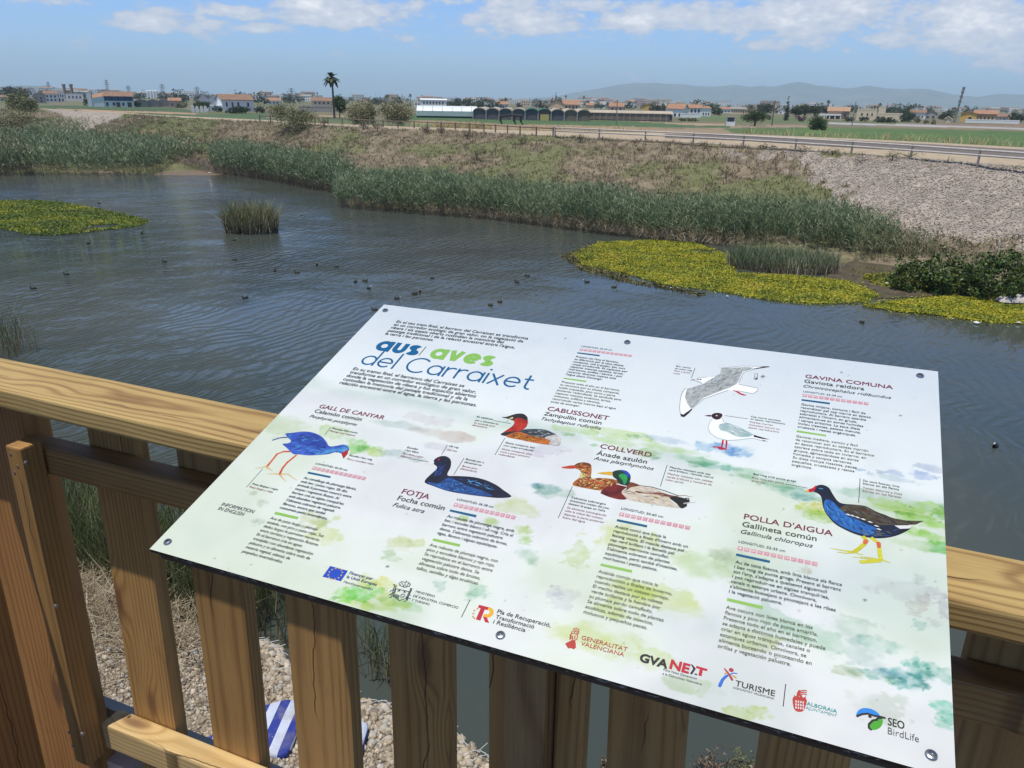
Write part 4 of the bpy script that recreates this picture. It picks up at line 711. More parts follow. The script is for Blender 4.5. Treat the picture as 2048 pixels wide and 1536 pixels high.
house('house', 'ochre yellow house with wide orange roof near the lattice mast', 1921, 1950, 243, 14.5, 4, YEL, OTILE, 'front', [(.5, .68, .3, .6)], dep=14); house('house', 'tawny house with orange roof joined right of the ochre one', 1948, 1988, 243, 14, 7, m_plain('tan_render', (.5, .33, .17)), OTILE, 'par', wrow(5, .25, .6), dep=10); house('house', 'small white house with brown roof right of the tawny house', 1988, 2012, 243, 9, 5, WH, TILE, 'par', wrow(3, .2, .6)); house('garden_wall', 'long pale garden wall before the ochre and tawny houses', 1936, 2030, 246.5, 5, 0, WH, WH, 'flat', cat='wall', dep=.6)
# white arched shelter, silos, towers, hut
c0, r, d, w, s = frame(384, 410, 225); o = thing('arched_shelter', 'row of four white arched pillars under the leafy tree left of the long farmhouse', 'shelter', c0, math.atan2(r[1], r[0]))
for u, h in ((-.5, 15), (-.19, 12.5), (.14, 13), (.42, 13)):
    b = MB(); ww = w*.11; b.box((u*w, 0, -.4), (u*w+ww*2, 2.5, h*s*.8)); b.add([(u*w, -.0, h*s*.8), (u*w+ww*2, 0, h*s*.8), (u*w+ww, 0, h*s), (u*w, 2.5, h*s*.8), (u*w+ww*2, 2.5, h*s*.8), (u*w+ww, 2.5, h*s)], [(0, 1, 2), (5, 4, 3), (0, 2, 5, 3), (1, 4, 5, 2)]); b.build('arched_pillar', WH, o)
for i, x in enumerate((297, 303, 309, 314)):
    p = G(x, 196, Z_FIELD); s = dpx(p); b = MB(); b.tube([(0, 0, 0), (0, 0, 13*s), (0, 0, 14*s)], [2.6*s, 2.6*s, 1.0*s], 14); tag(b.build('silo', WH, None, p), 'white cylindrical silo in the hazy town row, one of four side by side', 'silo', 'four white silos')
BRICK = m_plain('brick', (.30, .17, .12), .9, .2, 1.)
for i, (x, lab) in enumerate(((131.5, 'left of the two square brick towers at far left'), (146, 'right of the two square brick towers at far left'))):
    p = G(x, 197, Z_FIELD); s = dpx(p); b = MB(); b.box((-2*s, -2*s, 0), (2*s, 2*s, 24*s)); b.box((-2.5*s, -2.5*s, 24*s+.01), (2.5*s, 2.5*s, 27*s)); tag(b.build('brick_tower', BRICK, None, p), lab, 'tower')
c0, r, d, w, s = frame(1452, 1469, 252); o = thing('field_hut', 'small open white hut beside the spreading dark tree in the field', 'hut', c0, math.atan2(r[1], r[0]))
b = MB(); h = 16*s; b.box((-w/2, 0, -.3), (w/2, .2, h*.5)); b.box((-w/2, .205, -.3), (-w/2+.2, 3, h)); b.box((w/2-.25, .205, -.3), (w/2, 3, h)); b.box((-w/2+.205, 2.8, -.3), (w/2-.255, 3, h)); b.box((w/2-.25, 0, h*.5+.002), (w/2, .2, h)); b.box((-w/2, 0, h*.5+.002), (-w/2+.2, .2, h)); b.build('wall', WH, o)
b = MB(); b.box((-w/2-.2, -.2, h+.004), (w/2+.2, 3.2, h+.2)); b.build('roof', GTILE, o)
# greenhouses
c0, r, d, w, s = frame(834, 955, 236); o = thing('greenhouse', 'long white plastic tunnel greenhouse', 'greenhouse', c0, math.atan2(r[1], r[0]))
H1, H2 = 13*s, 22.5*s; dep = 14.; x = w/2; pr = [(math.cos(t), math.sin(t)) for t in np.linspace(math.pi, 0, 12)]
b = MB()
for k in range(11):
    (c1, s1), (c2, s2) = pr[k], pr[k+1]; b.poly([(-x, dep/2*(1+c1), H1+(H2-H1)*s1), (x, dep/2*(1+c1), H1+(H2-H1)*s1), (x, dep/2*(1+c2), H1+(H2-H1)*s2), (-x, dep/2*(1+c2), H1+(H2-H1)*s2)][::-1])
b.build('roof', m_plain('white_film', (.80, .83, .82), .35, .04, .3), o)
b = MB(); b.box((-x, 0, 3.5*s), (x, .1, H1)); b.box((x-.1, .11, 3.5*s), (x, dep, H1)); b.build('side_film', m_plain('pale_green_film', (.50, .60, .56), .4, .08, .3), o)
b = MB(); b.box((-x, .12, -.2), (x-.12, .3, 3.49*s)); b.build('vent_gap', m_plain('dark_net', (.05, .06, .055), .8), o)
b = MB(); b.poly([(x+.01, dep/2*(1+c), H1+(H2-H1)*q) for c, q in pr]); b.build('end_arch', m_plain('green_film', (.36, .52, .45), .4), o)
for u in np.linspace(-x*.8, x*.8, 6): b = MB(); b.tube([(u, dep/2*(1+c*1.004), H1+(H2-H1)*q+.06) for c, q in pr], .09, 5); b.build('hoop', m_plain('grey_seam', (.45, .5, .48)), o)
BEIGE = m_plain('sun_bleached_net', (.44, .38, .30), .9, .15, .4); NET = m_plain('dark_shade_net', (.12, .112, .125), .9, .15, .5); GNET = m_plain('green_net', (.05, .15, .115), .9, .15, .5); BNET = m_plain('brown_net', (.21, .165, .125), .9, .25, .4); POST = m_plain('galvanised_post', (.45, .44, .42), .5)
c0, r, d, w, s = frame(946, 1180, 240.5); o = thing('net_greenhouse', 'row of arched shade net greenhouses with dark front walls', 'greenhouse', c0, math.atan2(r[1], r[0])); x = w/2; nb = 9; bw = w/nb; hwall = 15*s; hr = 7.5*s; dep = 26.
for i in range(nb):
    xa = -x+i*bw; green = i in (4, 5); pr = [(xa+bw/2+bw/2*math.cos(t), hwall+hr*math.sin(t)) for t in np.linspace(math.pi, 0, 10)]
    b = MB()
    for k in range(9): b.poly([(pr[k][0], -.3, pr[k][1]), (pr[k][0], dep, pr[k][1]), (pr[k+1][0], dep, pr[k+1][1]), (pr[k+1][0], -.3, pr[k+1][1])]); b.poly([(pr[k][0], -.3, pr[k][1]-.25), (pr[k+1][0], -.3, pr[k+1][1]-.25), (pr[k+1][0], -.3, pr[k+1][1]), (pr[k][0], -.3, pr[k][1])])
    b.build('roof_vault', GNET if green else BEIGE, o)
    b = MB(); b.box((xa+.12, 0, -.3), (xa+bw-.12, .08, hwall)); b.poly([(u, .04, v-.05) for u, v in pr][::-1]); b.build('net_wall', BNET if i >= 7 else NET, o)
    b = MB(); b.box((xa-.11, -.25, -.3), (xa+.11, -.02, hwall+.1)); b.build('post', POST, o)
b = MB(); b.box((-x+5*bw+.6, -.5, 0), (-x+5*bw+3., -.26, 1.6)); b.build('crate_pile', m_plain('yellow_crates', (.55, .42, .14)), o)
c0, r, d, w, s = frame(1176, 1343, 241.5); o = thing('net_greenhouse', 'long low greenhouse side hung with torn brown netting', 'greenhouse', c0, math.atan2(r[1], r[0])); x = w/2; h1 = 14*s; h2 = 19*s
b = MB(); b.box((-x+4*s, 0, 1.5*s), (x-6*s, .1, h1)); b.build('net_wall', BNET, o); b = MB(); b.box((-x, .15, -.3), (x, .3, h1*.9)); b.build('inner_wall', NET, o)
b = MB(); pr = [(4*(1-math.cos(t)), h1+(h2-h1)*math.sin(t)) for t in np.linspace(0, math.pi/2, 6)]
for k in range(5): b.poly([(-x, pr[k][0]-.2, pr[k][1]), (x, pr[k][0]-.2, pr[k][1]), (x, pr[k+1][0]-.2, pr[k+1][1]), (-x, pr[k+1][0]-.2, pr[k+1][1])])
b.poly([(-x, 3.8, h2), (x, 3.8, h2), (x, 14, h2*.98), (-x, 14, h2*.98)]); b.build('roof', BEIGE, o)
for u in np.linspace(-x, x, 15): b = MB(); b.box((u-.06, -.12, -.3), (u+.06, -.01, h1)); b.build('post', POST, o)
# poles, pylons, mast
STEEL = m_plain('weathered_steel', (.20, .20, .20), .6)
def pole(name, label, px, yt, yb, rad, arm=0, lean=0., cat='pole'):
    p = G(px, yb, Z_FIELD); s = dpx(p); h = (yb-yt)*s; b = MB(); b.tube([(0, 0, -.3), (lean*h, 0, h)], [rad, rad*.7], 7); o = thing(name, label, cat, p); b.build('shaft', BARK if arm else STEEL, o)
    if arm: b = MB(); b.box((lean*h-arm, -.08, h*.92), (lean*h+arm, .08, h*.95)); b.build('crossarm', STEEL, o)
    return o
pole('pole', 'thin dark pole before the long brown net greenhouse', 1232, 203, 250, .14); pole('utility_pole', 'wooden power pole with crossarm left of the cypress', 1543.5, 204, 251, .16, 1.1, .015); pole('pole', 'thin pole left of the cream castle like house', 1703.5, 206, 252, .13, 0, .02)
def lattice(name, label, px, yt, yb, wb, lean=0., z=Z_FIELD, arms=True, cat='pylon'):
    p = G(px, yb, z); s = dpx(p); h = (yb-yt)*s; o = thing(name, label, cat, p); b = MB(); k = 9; R = max(.10, .35*s)
    co = [(-1, -1), (1, -1), (1, 1), (-1, 1)]; W_ = lambda t: wb*(1-t)+wb*.18*t
    for c in co: b.tube([(c[0]*W_(0), c[1]*W_(0), 0), (c[0]*W_(1)+lean*h, c[1]*W_(1), h)], R, 4)
    for i in range(k):
        t0, t1 = i/k, (i+1)/k
        for j in range(4):
            c, e = co[j], co[(j+1) % 4]; b.tube([(c[0]*W_(t0)+lean*h*t0, c[1]*W_(t0), h*t0), (e[0]*W_(t1)+lean*h*t1, e[1]*W_(t1), h*t1)], R*.6, 3, cap=False)
    b.build('lattice', STEEL, o)
    if arms:
        for t, a in ((.72, 3.2), (.84, 2.6), (.95, 2.)): b = MB(); b.box((-a*wb*.8, -R, h*t), (a*wb*.8, R, h*t+R*2)); b.build('crossarm', STEEL, o)
    return o
lattice('antenna_mast', 'leaning lattice antenna mast left of the ochre yellow house', 1907.5, 178, 246, .34, .09, arms=False, cat='mast')
o = bpy.context.scene.objects.get('antenna_mast'); pm = G(1907.5, 246, Z_FIELD); sm = dpx(pm); hm = 68*sm
for t in (.55, .68, .8, .9): b = MB(); b.box((.09*hm*t-.45, -.5, hm*t), (.09*hm*t+.45, .5, hm*t+1.1)); b.build('antenna_panel', STEEL, o)
for i, (x, yt, yb, lab) in enumerate(((217, 162, 193.5, 'tallest hazy power pylon, above the blue banded farmhouse'), (327, 170, 197, 'hazy power pylon right of the four white silos'), (396, 175, 198, 'hazy power pylon over the leafy tree and white arches'), (100, 165, 190, 'faint pylon above the brown roofed white house at left'), (584, 178, 201, 'faint pylon above the wide tamarisk bush'), (259, 173, 195, 'small hazy pylon between blue banded farmhouse and silos'))): lattice('power_pylon', lab, x, yt, yb, 2.6)
# the town line across the plain
FW = [m_plain('far_white', (.74, .73, .70)), m_plain('far_cream', (.62, .52, .40)), m_plain('far_pink', (.52, .36, .29)), m_plain('far_grey', (.42, .40, .38))]
PROT = {}
def far_house(k, w, d_, h, hr, roof):
    key = (k, w, d_, h, hr, roof)
    if key not in PROT:
        b = MB(); b.box((-w/2, 0, -1), (w/2, d_, h))
        if hr: b.add([(-w/2-.3, -.3, h+.01), (w/2+.3, -.3, h+.01), (w/2+.3, d_+.3, h+.01), (-w/2-.3, d_+.3, h+.01), (-w/2-.3, d_/2, h+hr), (w/2+.3, d_/2, h+hr)], [(0, 3, 2, 1), (0, 1, 5, 4), (2, 3, 4, 5), (1, 2, 5), (3, 0, 4)], 1)
        for i in range(int(w/3.2)):
            for j in range(max(1, int(h/3))): b.box((-w/2+.9+i*3.2, -.06, .9+j*3), (-w/2+2.1+i*3.2, .02, 2.3+j*3), 2)
        me = bpy.data.meshes.new('town_house'); me.from_pydata(b.v, [], b.f)
        for m_ in (FW[k], (TILE, OTILE, GTILE)[roof], GLASS): me.materials.append(m_)
        me.polygons.foreach_set('material_index', b.mi); PROT[key] = me
    return PROT[key]
rr = random.Random(5)
for i in range(298):
    x = rr.choice([rr.uniform(-40, 640), rr.uniform(600, 1300), rr.uniform(1150, 2080), rr.uniform(1150, 1420)]); D = rr.choice([rr.uniform(1000, 1500), rr.uniform(1000, 1800), rr.uniform(1500, 2900), rr.uniform(1800, 3200)])
    py = hor(x)+5*FPX/D*1.02; p = G(x, py, Z_FIELD); big = rr.random() < .3 and D > 1300
    me = far_house(rr.choice([0, 0, 0, 0, 1, 1, 2]), rr.choice([9, 13, 18]) if not big else rr.choice([24, 34]), 9, rr.choice([6.4, 6.4, 8.0]) if not big else rr.choice([9.6, 12.8]), rr.choice([0, 0, 1.4, 1.8]), rr.choice([0, 0, 1, 2]))
    o = bpy.data.objects.new('town_house', me); COL.objects.link(o); o.location = p; o.rotation_euler = (0, 0, -math.atan2(p[0], p[1])+rr.uniform(-.5, .5))
    tag(o, 'small pale building in the hazy town line across the plain', 'house', 'buildings of the distant town line')
TPROT = []
for k in range(6):
    V, F = leafq(blobs([(0, 0, 3.2, 3.4, 3.4, 2.8), (2., .5, 2.4, 2.2, 2.2, 2.), (-2.2, -.4, 2.2, 2.2, 2., 1.9)], 26, 260, .26), .55, .5); me = mesh_np('distant_tree', V, F); me.materials.append(tmat('dark' if k % 2 else 'pine')); TPROT.append(me)
for i in range(150):
    x = rr.uniform(-40, 2090); D = rr.choice([rr.uniform(420, 700), rr.uniform(650, 1700)]); p = G(x, hor(x)+5*FPX/D, Z_FIELD); o = bpy.data.objects.new('distant_tree', rr.choice(TPROT)); COL.objects.link(o); o.location = p
    sc = rr.uniform(.7, 1.35); o.scale = (sc*rr.uniform(.9, 1.5), sc, sc*rr.uniform(.8, 1.1)); o.rotation_euler = (0, 0, rr.uniform(0, 6)); tag(o, 'small dark tree among the hazy buildings of the distant town', 'tree', 'trees among the distant town')

# ---------------------------------------------------------------- fences on the crest
FWOOD = m_plain('grey_brown_timber', (.17, .13, .10), .85, .2, 3.); RAILM = m_plain('pale_timber_rail', (.52, .475, .42), .7, .15, 2.)
def crest_fence(name, label, pts, sp, h, rails, mp, mr, pr, rr_, cat='fence'):
    P_ = [G(x, y, Z_CREST) for x, y in pts]; L = [0.]
    for a, b_ in zip(P_, P_[1:]): L.append(L[-1]+np.linalg.norm(b_-a))
    k = int(L[-1]/sp); o = thing(name, label, cat, P_[0]); Pa = np.array(P_)
    q = [np.array([np.interp(t, L, Pa[:, j]) for j in range(3)])-P_[0] for t in np.linspace(0, L[-1], k+1)]
    for p in q: b = MB(); b.tube([p+[0, 0, -.3], p+[0, 0, h]], pr, 8); b.build('post', mp, o)
    for z in rails:
        b = MB(); b.tube([p+[0, -.02, z] for p in q], rr_, 8); b.build('rail', mr, o, smooth=True)
    return o
crest_fence('timber_fence', 'low brown post and rail fence on the middle of the bank crest', [(520, 243.2), (640, 248.5), (700, 250.5), (770, 255), (830, 257), (963, 263.5), (1040, 269), (1106, 272.5)], 2.3, .95, (.82,), FWOOD, FWOOD, .085, .06)
crest_fence('guard_rail', 'pale double railed guard rail along the asphalt lane at right', [(1110, 273), (1250, 279.5), (1364, 285.5), (1443, 290), (1525, 295), (1613, 301), (1704, 307.5), (1806, 315.5), (1908, 324), (2020, 333), (2300, 357)], 5.2, 1.0, (.92, .58), m_plain('grey_post', (.27, .24, .21)), RAILM, .08, .075, 'guard rail')
pp = G(1022, 249.5, 4.8); o = thing('plough', 'black plough standing in the crop behind the straw coloured grass', 'plough', pp)
DARK = m_plain('black_iron', (.02, .022, .025), .5)
b = MB(); b.tube([(-2.6, 0, 1.6), (0, 0, 1.9), (2.6, 0, 1.8)], .28, 8); b.build('beam', DARK, o)
for u in (-2.3, .8, 2.3): b = MB(); b.tube([(u, 0, 1.7), (u-.2, .1, .9), (u+.3, 0, .05)], [.3, .26, .12], 7); b.build('tine', DARK, o)

# ---------------------------------------------------------------- waterfowl
def duck_mesh(col, head):
    b = MB(); b.tube([(-.21, 0, .085), (-.15, 0, .07), (-.05, 0, .05), (.06, 0, .05), (.13, 0, .09), (.155, 0, .16), (.17, 0, .215), (.20, 0, .225), (.235, 0, .215), (.275, 0, .205)], [.012, .06, .098, .09, .055, .032, .035, .036, .016, .010], 10)
    me = bpy.data.meshes.new('duck'); me.from_pydata(b.v, [], b.f); me.materials.append(m_plain('plumage_'+col, head, .7, .4, 14.)); me.materials.append(m_plain('bill_'+col, (.6, .58, .52) if col == 'black' else (.35, .22, .06), .5)); nf = len(b.f); me.polygons.foreach_set('material_index', [1 if 70 <= i_ < 90 else 0 for i_ in range(nf)]); me.polygons.foreach_set('use_smooth', [True]*len(me.polygons)); return me
DM = [duck_mesh('black', (.010, .010, .010)), duck_mesh('brown', (.028, .022, .016))]
DUCKS = [(198, 405.6, 'dark waterbird just beyond the oval plant raft'), (283.7, 465.4, 'dark waterbird at the right tip of the oval plant raft'), (177, 485.9, 'dark waterbird just below the oval plant raft'), (328.8, 522.5, 'dark waterbird on open water between oval raft and reed islet'), (132.3, 548, 'dark waterbird upper of the two at far left below the oval raft'), (66.6, 576.5, 'dark waterbird farthest left, lower of the two below the oval raft'), (470, 519, 'small brown waterbird a little below the reed islet'), (490.4, 595.3, 'brown duck nearest the camera left of the board'), (550, 541, 'brown duck leftmost of the row right of the reed islet'), (594, 544.7, 'brown duck second in the row right of the reed islet'), (634, 528.6, 'brown duck upper one near the right of the row by the islet'), (672.6, 532.7, 'small brown waterbird at the right end of the row by the islet'), (468, 479.7, 'small dark bird at the foot of the reed islet'), (603, 429.5, 'tiny dark bird by the corner of the reed belt'),
 (710.8, 563, 'upright dark duck left of a close pair above the board corner'), (730.3, 561.2, 'brown duck right of the close pair above the board corner'), (737.8, 576.6, 'small dark duck just under the close pair'), (794.2, 597, 'small dark duck right above the top left board corner'), (829.4, 587.5, 'dark duck left of the touching pair above the board'), (839.7, 583, 'brown duck right of the touching pair above the board'), (864.6, 556, 'large brown duck in the middle of the flock'), (1054, 551.5, 'upright dark duck right of the flock middle'), (1033.5, 564, 'dark duck left below the upright one at the flock right'), (1173.6, 563.6, 'dark duck near the tip of the yellow raft'), (1228.3, 573.8, 'brown duck close under the yellow raft edge'), (980.8, 610, 'brown duck left of the pair nearest the board edge'), (999.6, 603.5, 'brown duck right of the pair nearest the board edge'), (749, 619, 'brown duck half hidden by the top left board corner'), (1723.7, 644.3, 'lone brown duck under the right yellow raft'), (1990, 893, 'lone dark bird on dark water right of the board')]
for i, (x, y, lab) in enumerate(DUCKS):
    o = bpy.data.objects.new('duck', DM[1 if 'brown' in lab else 0]); COL.objects.link(o); o.location = G(x, y+2, -.02); sc = .82 if i != 13 else .65
    o.scale = (sc, sc, sc); o.rotation_euler = (0, 0, rr.uniform(0, 6.28) if i % 3 else rr.choice([.4, 3.5])); tag(o, lab, 'duck' if 'duck' in lab else 'waterbird', 'waterfowl on the pond')
# ---------------------------------------------------------------- litter
FOAM = m_plain('white_foam', (.78, .77, .72), .8, .1, 9.)
for i, (x, y, w, lab) in enumerate(((1342, 575, .16, 'white scrap afloat at the lower edge of the bright yellow raft'), (1455, 592, .22, 'cream scrap afloat below the bright yellow raft'), (1953, 645, .42, 'flat white foam piece on the water edge of the right raft'), (2038, 645, .34, 'crumpled white bag on the water edge of the right raft'), (1746, 531, .35, 'pale flat scrap left of two behind the right raft'), (1772, 541, .2, 'pale scrap right of two behind the right raft'), (1773, 566, .26, 'pale bottle on the mud between the rafts'), (1900, 593, .16, 'white scrap on the mud near the right raft'), (1905, 637, .14, 'white scrap on the right raft near its left half'), (349, 341.5, .6, 'white block leftmost on the muddy spit'), (377, 343, .6, 'white lump in the middle of the muddy spit'), (419, 345.5, .6, 'white lump rightmost on the muddy spit'), (357, 337.5, .7, 'pale flat board at the back of the muddy spit'))):
    p = G(x, y, .08); w *= .5; V = ICO*np.array([w, w*.6, w*.28])*RNG.uniform(.7, 1.2, (12, 1)); o = link('litter_scrap', mesh_np('litter_scrap', V, ICF), FOAM, None, p); o.rotation_euler = (0, 0, rr.uniform(-.5, .5)); tag(o, lab, 'litter', 'litter round the pond')
pk = G(2028, 603, .12); V = []; F = []
for i in range(15):
    for j in range(9):
        u = i/14-.5; v = j/8-.5; hgt_ = .30*(1-(2*v)**2)**.5*(1-(2*u)**4)**.5*(1+.28*math.sin(9*u+2*v)) if abs(v) < .5 and abs(u) < .5 else 0
        V.append((u*1.7, v*.8+.05*math.sin(7*u), hgt_+.02))
for i in range(14):
    for j in range(8): a = i*9+j; F.append((a, a+9, a+10, a+1))
o = link('sack', mesh_np('sack', V, F, True), m_plain('dirty_sack', (.46, .42, .38), .8, .35, 3.), None, pk); o.rotation_euler = (0, 0, .3); tag(o, 'crumpled grey plastic sack lying at the foot of the dark bush', 'sack')

# ================================================================ RAILING
Z0 = 9.5
HW = m_wood('handrail_timber', (.52, .36, .13), (.22, .115, .032), ring=95., wv=7.5, con=.62); SW = m_wood('slat_timber', (.43, .24, .080), (.175, .082, .023), ring=70., wv=2.6, con=.42); OW = m_wood('orange_timber', (.40, .19, .055), (.20, .075, .016), ring=60., wv=2.5); BW = m_wood('pale_timber', (.70, .50, .23), (.42, .26, .09), ring=60.)
SCREW = m_plain('zinc_screw', (.42, .42, .42), .35, .1, 60., Metallic=.8)
rail = thing('wooden_railing', 'chunky timber railing of wide slats in front of the pond, holding the information board', 'railing', (0, 1., 7.9))
def plank(name, c, L, Wd, T, axis, mat, tilt=0., bev=.006):
    """beam: local X along its length; axis 'x' lies along the railing, 'z' stands upright, 'y' points out"""
    bm = bmesh.new(); bmesh.ops.create_cube(bm, size=1.)
    for v in bm.verts: v.co = Vector((v.co.x*L, v.co.y*Wd, v.co.z*T))
    bmesh.ops.bevel(bm, geom=bm.edges[:], offset=bev, segments=2, profile=.6, affect='EDGES')
    bmesh.ops.subdivide_edges(bm, edges=[e for e in bm.edges if e.calc_length() > L*.8], cuts=10)
    for v in bm.verts:
        k = math.sin(v.co.x*5.1+L*7)*.0012; v.co.y += k; v.co.z += math.sin(v.co.x*3.3+Wd*90)*.0010
    me = bpy.data.meshes.new(name); bm.to_mesh(me); bm.free(); o = link(name, me, mat)
    M = {'x': Matrix.Identity(3), 'z': Matrix(((0, 1, 0), (0, 0, -1), (-1, 0, 0))), 's': Matrix(((0, 0, 1), (0, 1, 0), (-1, 0, 0))), 'y': Matrix(((0, -1, 0), (1, 0, 0), (0, 0, 1)))}[axis]
    M = Matrix.Rotation(tilt, 3, 'Y') @ M; o.matrix_world = Matrix.Translation(Vector(c)) @ M.to_4x4()
    o.parent = rail; o.matrix_parent_inverse = Matrix.Translation(-Vector((0, 1., 7.9))); return o
plank('handrail', (-.35, .999, Z0-.570), 3.6, .138, .040, 'x', HW, bev=.005)
plank('mid_rail', (-.17, 1.003, Z0-.7195), 2.72, .054, .060, 'x', SW); plank('bottom_rail', (-.085, 1.003, Z0-1.438), 2.72, .054, .073, 'x', BW)
for xc, wd, tl in ((-1.327, .132, 1.3), (-1.083, .134, 1.1), (-.838, .146, .7), (-.610, .128, .3), (-.444, .045, 0), (-.180, .130, -1.2), (.062, .132, 0), (.305, .134, .0), (.55, .134, 0)):
    c_ = plank('slat', (xc-(.0 if not tl else math.tan(R_(tl))*.12), 1.0505, Z0-1.10), 1.02, wd, .036, 'z', SW, R_(tl))
plank('slat', (-.312, 1.0505, Z0-1.10), 1.02, .055, .036, 'z', SW)
plank('support_post', (-.381, 1.030, Z0-1.115), 1.045, .078, .074, 'z', m_wood('stained_timber', (.40, .25, .105), (.17, .085, .03), ring=30.))
plank('corner_post', (-1.700, 1.036, Z0-1.27), 1.36, .31, .066, 'z', OW, R_(.5)); bt = plank('batten', (-1.4645, .9485, Z0-1.077), .82, .044, .048, 'z', SW, R_(.3), .004)
for yy in (.812, .63, .45): plank('side_slat', (-1.555, yy, Z0-1.26), 1.32, .15, .04, 's', m_wood('dark_timber', (.33, .16, .055), (.16, .065, .02), ring=70., wv=2.5) if yy == .80 else OW)
plank('side_handrail', (-1.60, .33, Z0-.570), 1.19, .138, .04, 'y', HW)
def screw_at(px, py, axis, val, r=.0042, parent=rail):
    v = ray(px, py); p = EYE+v*((val-EYE[axis])/v[axis]); dn = np.zeros(3); dn[axis] = -1. if axis == 1 else 1.
    b = MB(); b.tube([p-dn*.004, p+dn*.0012, p+dn*.0016], [r, r, r*.55], 12); o = b.build('screw', SCREW, None); o.parent = parent; o.matrix_parent_inverse = Matrix.Translation(-Vector((0, 1., 7.9))); return o
for x, y in ((21.4, 908), (35.7, 932.6), (29.5, 944.6), (138, 1465), (146, 1492)): screw_at(x, y, 1, .9245, .0032)
for x, y in ((53.6, 925.9), (113, 1212.5), (166, 1468)): screw_at(x, y, 0, -1.4363, .0042)

# ================================================================ INFORMATION BOARD
BA = np.array([.9999694, .00578166, .00526918]); BB = np.array([-.00719708, .95158501, .30730142]); BN = np.cross(BA, BB); BN /= np.linalg.norm(BN); BA = np.cross(BB, BN); BA /= np.linalg.norm(BA); BB = np.cross(BN, BA)
BO = EYE+np.array([-.82621522, .67769166, -.59716849]); BH = .6708
board = bpy.data.objects.new('information_board', None); COL.objects.link(board)
board.matrix_world = Matrix([[BA[0], BB[0], BN[0], BO[0]], [BA[1], BB[1], BN[1], BO[1]], [BA[2], BB[2], BN[2], BO[2]], [0, 0, 0, 1]])
tag(board, 'white sloping information board about waterbirds, printed with watercolours, resting on the timber railing', 'information board')
def uv(px, py): v = ray(px, py); t = np.dot(BO-EYE, BN)/np.dot(v, BN); q = EYE+v*t-BO; return np.array([q@BA, q@BB])
# --- printed face with its watercolour washes
NU, NV = 560, 376
gu, gv = np.meshgrid(np.linspace(0, 1, NU), np.linspace(0, BH, NV), indexing='ij')
def srgb(r, g, b): c = np.array([r, g, b])/255.; return np.where(c <= .04045, c/12.92, ((c+.055)/1.055)**2.4)
colr = np.ones((NU, NV, 3))*.695
colr *= lerp((.905, .975, .99), (.945, .99, .95), 1-gv/BH)
wn = fbm(gu*9, gv*12, 201); wn2 = fbm(gu*40, gv*40, 202); wn3 = fbm(gu*3.2, gv*4.5, 203)
def wash(mask, rgb): 
    global colr
    colr = colr*(1-mask[..., None])+colr*(np.asarray(rgb)*.82)*mask[..., None]
# sky, far ground and meadow washes
vh = .668-.0*gu; hill = .405-.045*gu+(wn-.5)*.05
wash(np.clip((gv-hill)/.25, 0, 1)*.5*(.6+.8*wn3), srgb(228, 234, 247))
wash(np.clip(1-np.abs(gv-hill+.005)/.028, 0, 1)*.55*np.clip(wn*2-.3, 0, 1), srgb(196, 220, 205))
wash(np.clip((hill-gv)/.02, 0, 1)*np.clip((wn3-.42)*5, 0, 1)*.42, srgb(226, 240, 190)); wash(np.clip((hill-gv)/.03, 0, 1)*np.clip((.52-wn3)*5, 0, 1)*.35, srgb(232, 222, 232)); wash(np.clip((hill-gv)/.03, 0, 1)*np.clip((fbm(gu*5, gv*5, 207)-.55)*5, 0, 1)*.4, srgb(216, 236, 228))
def dab(px, py, rx, ry, rgb, s=.8, rag=.55, seed=0, edge=.3):
    """one watercolour dab: ragged outline, darker rim where the wet edge dried; rx, ry in photo pixels"""
    c = uv(px, py); ku = abs(uv(px+6, py)[0]-c[0])/6; kv = abs(uv(px, py+6)[1]-c[1])/6
    lean = (uv(px, py+6)[0]-c[0])/(abs(uv(px, py+6)[1]-c[1])+1e-9)*0
    d = np.sqrt(((gu-c[0])/(rx*ku))**2+((gv-c[1])/(ry*kv))**2); fq = 1.7/max(rx*ku, ry*kv); d = d+(fbm(gu*fq, gv*fq*1.5, 300+seed, 5)-.5)*2*rag+(fbm(gu*fq*3.5, gv*fq*4, 330+seed, 3)-.5)*.35
    body = np.clip((1.-d)*np.where(fbm(gu*fq*.8, gv*fq*.8, 360+seed, 2) > .5, 7, 1.8), 0, 1); rim = np.clip(1-np.abs(d-.93)*9, 0, 1)
    tex = .25+1.15*fbm(gu*fq*1.3, gv*fq*1.6, 340+seed)
    g_ = np.mean(rgb); rgb = [np.clip(g_+(v-g_)*1.7, 0, 255) for v in rgb]; wash(np.clip(body*s*tex+rim*edge*s*body, 0, 1), srgb(*[255-(255-v)*.70 for v in rgb]))
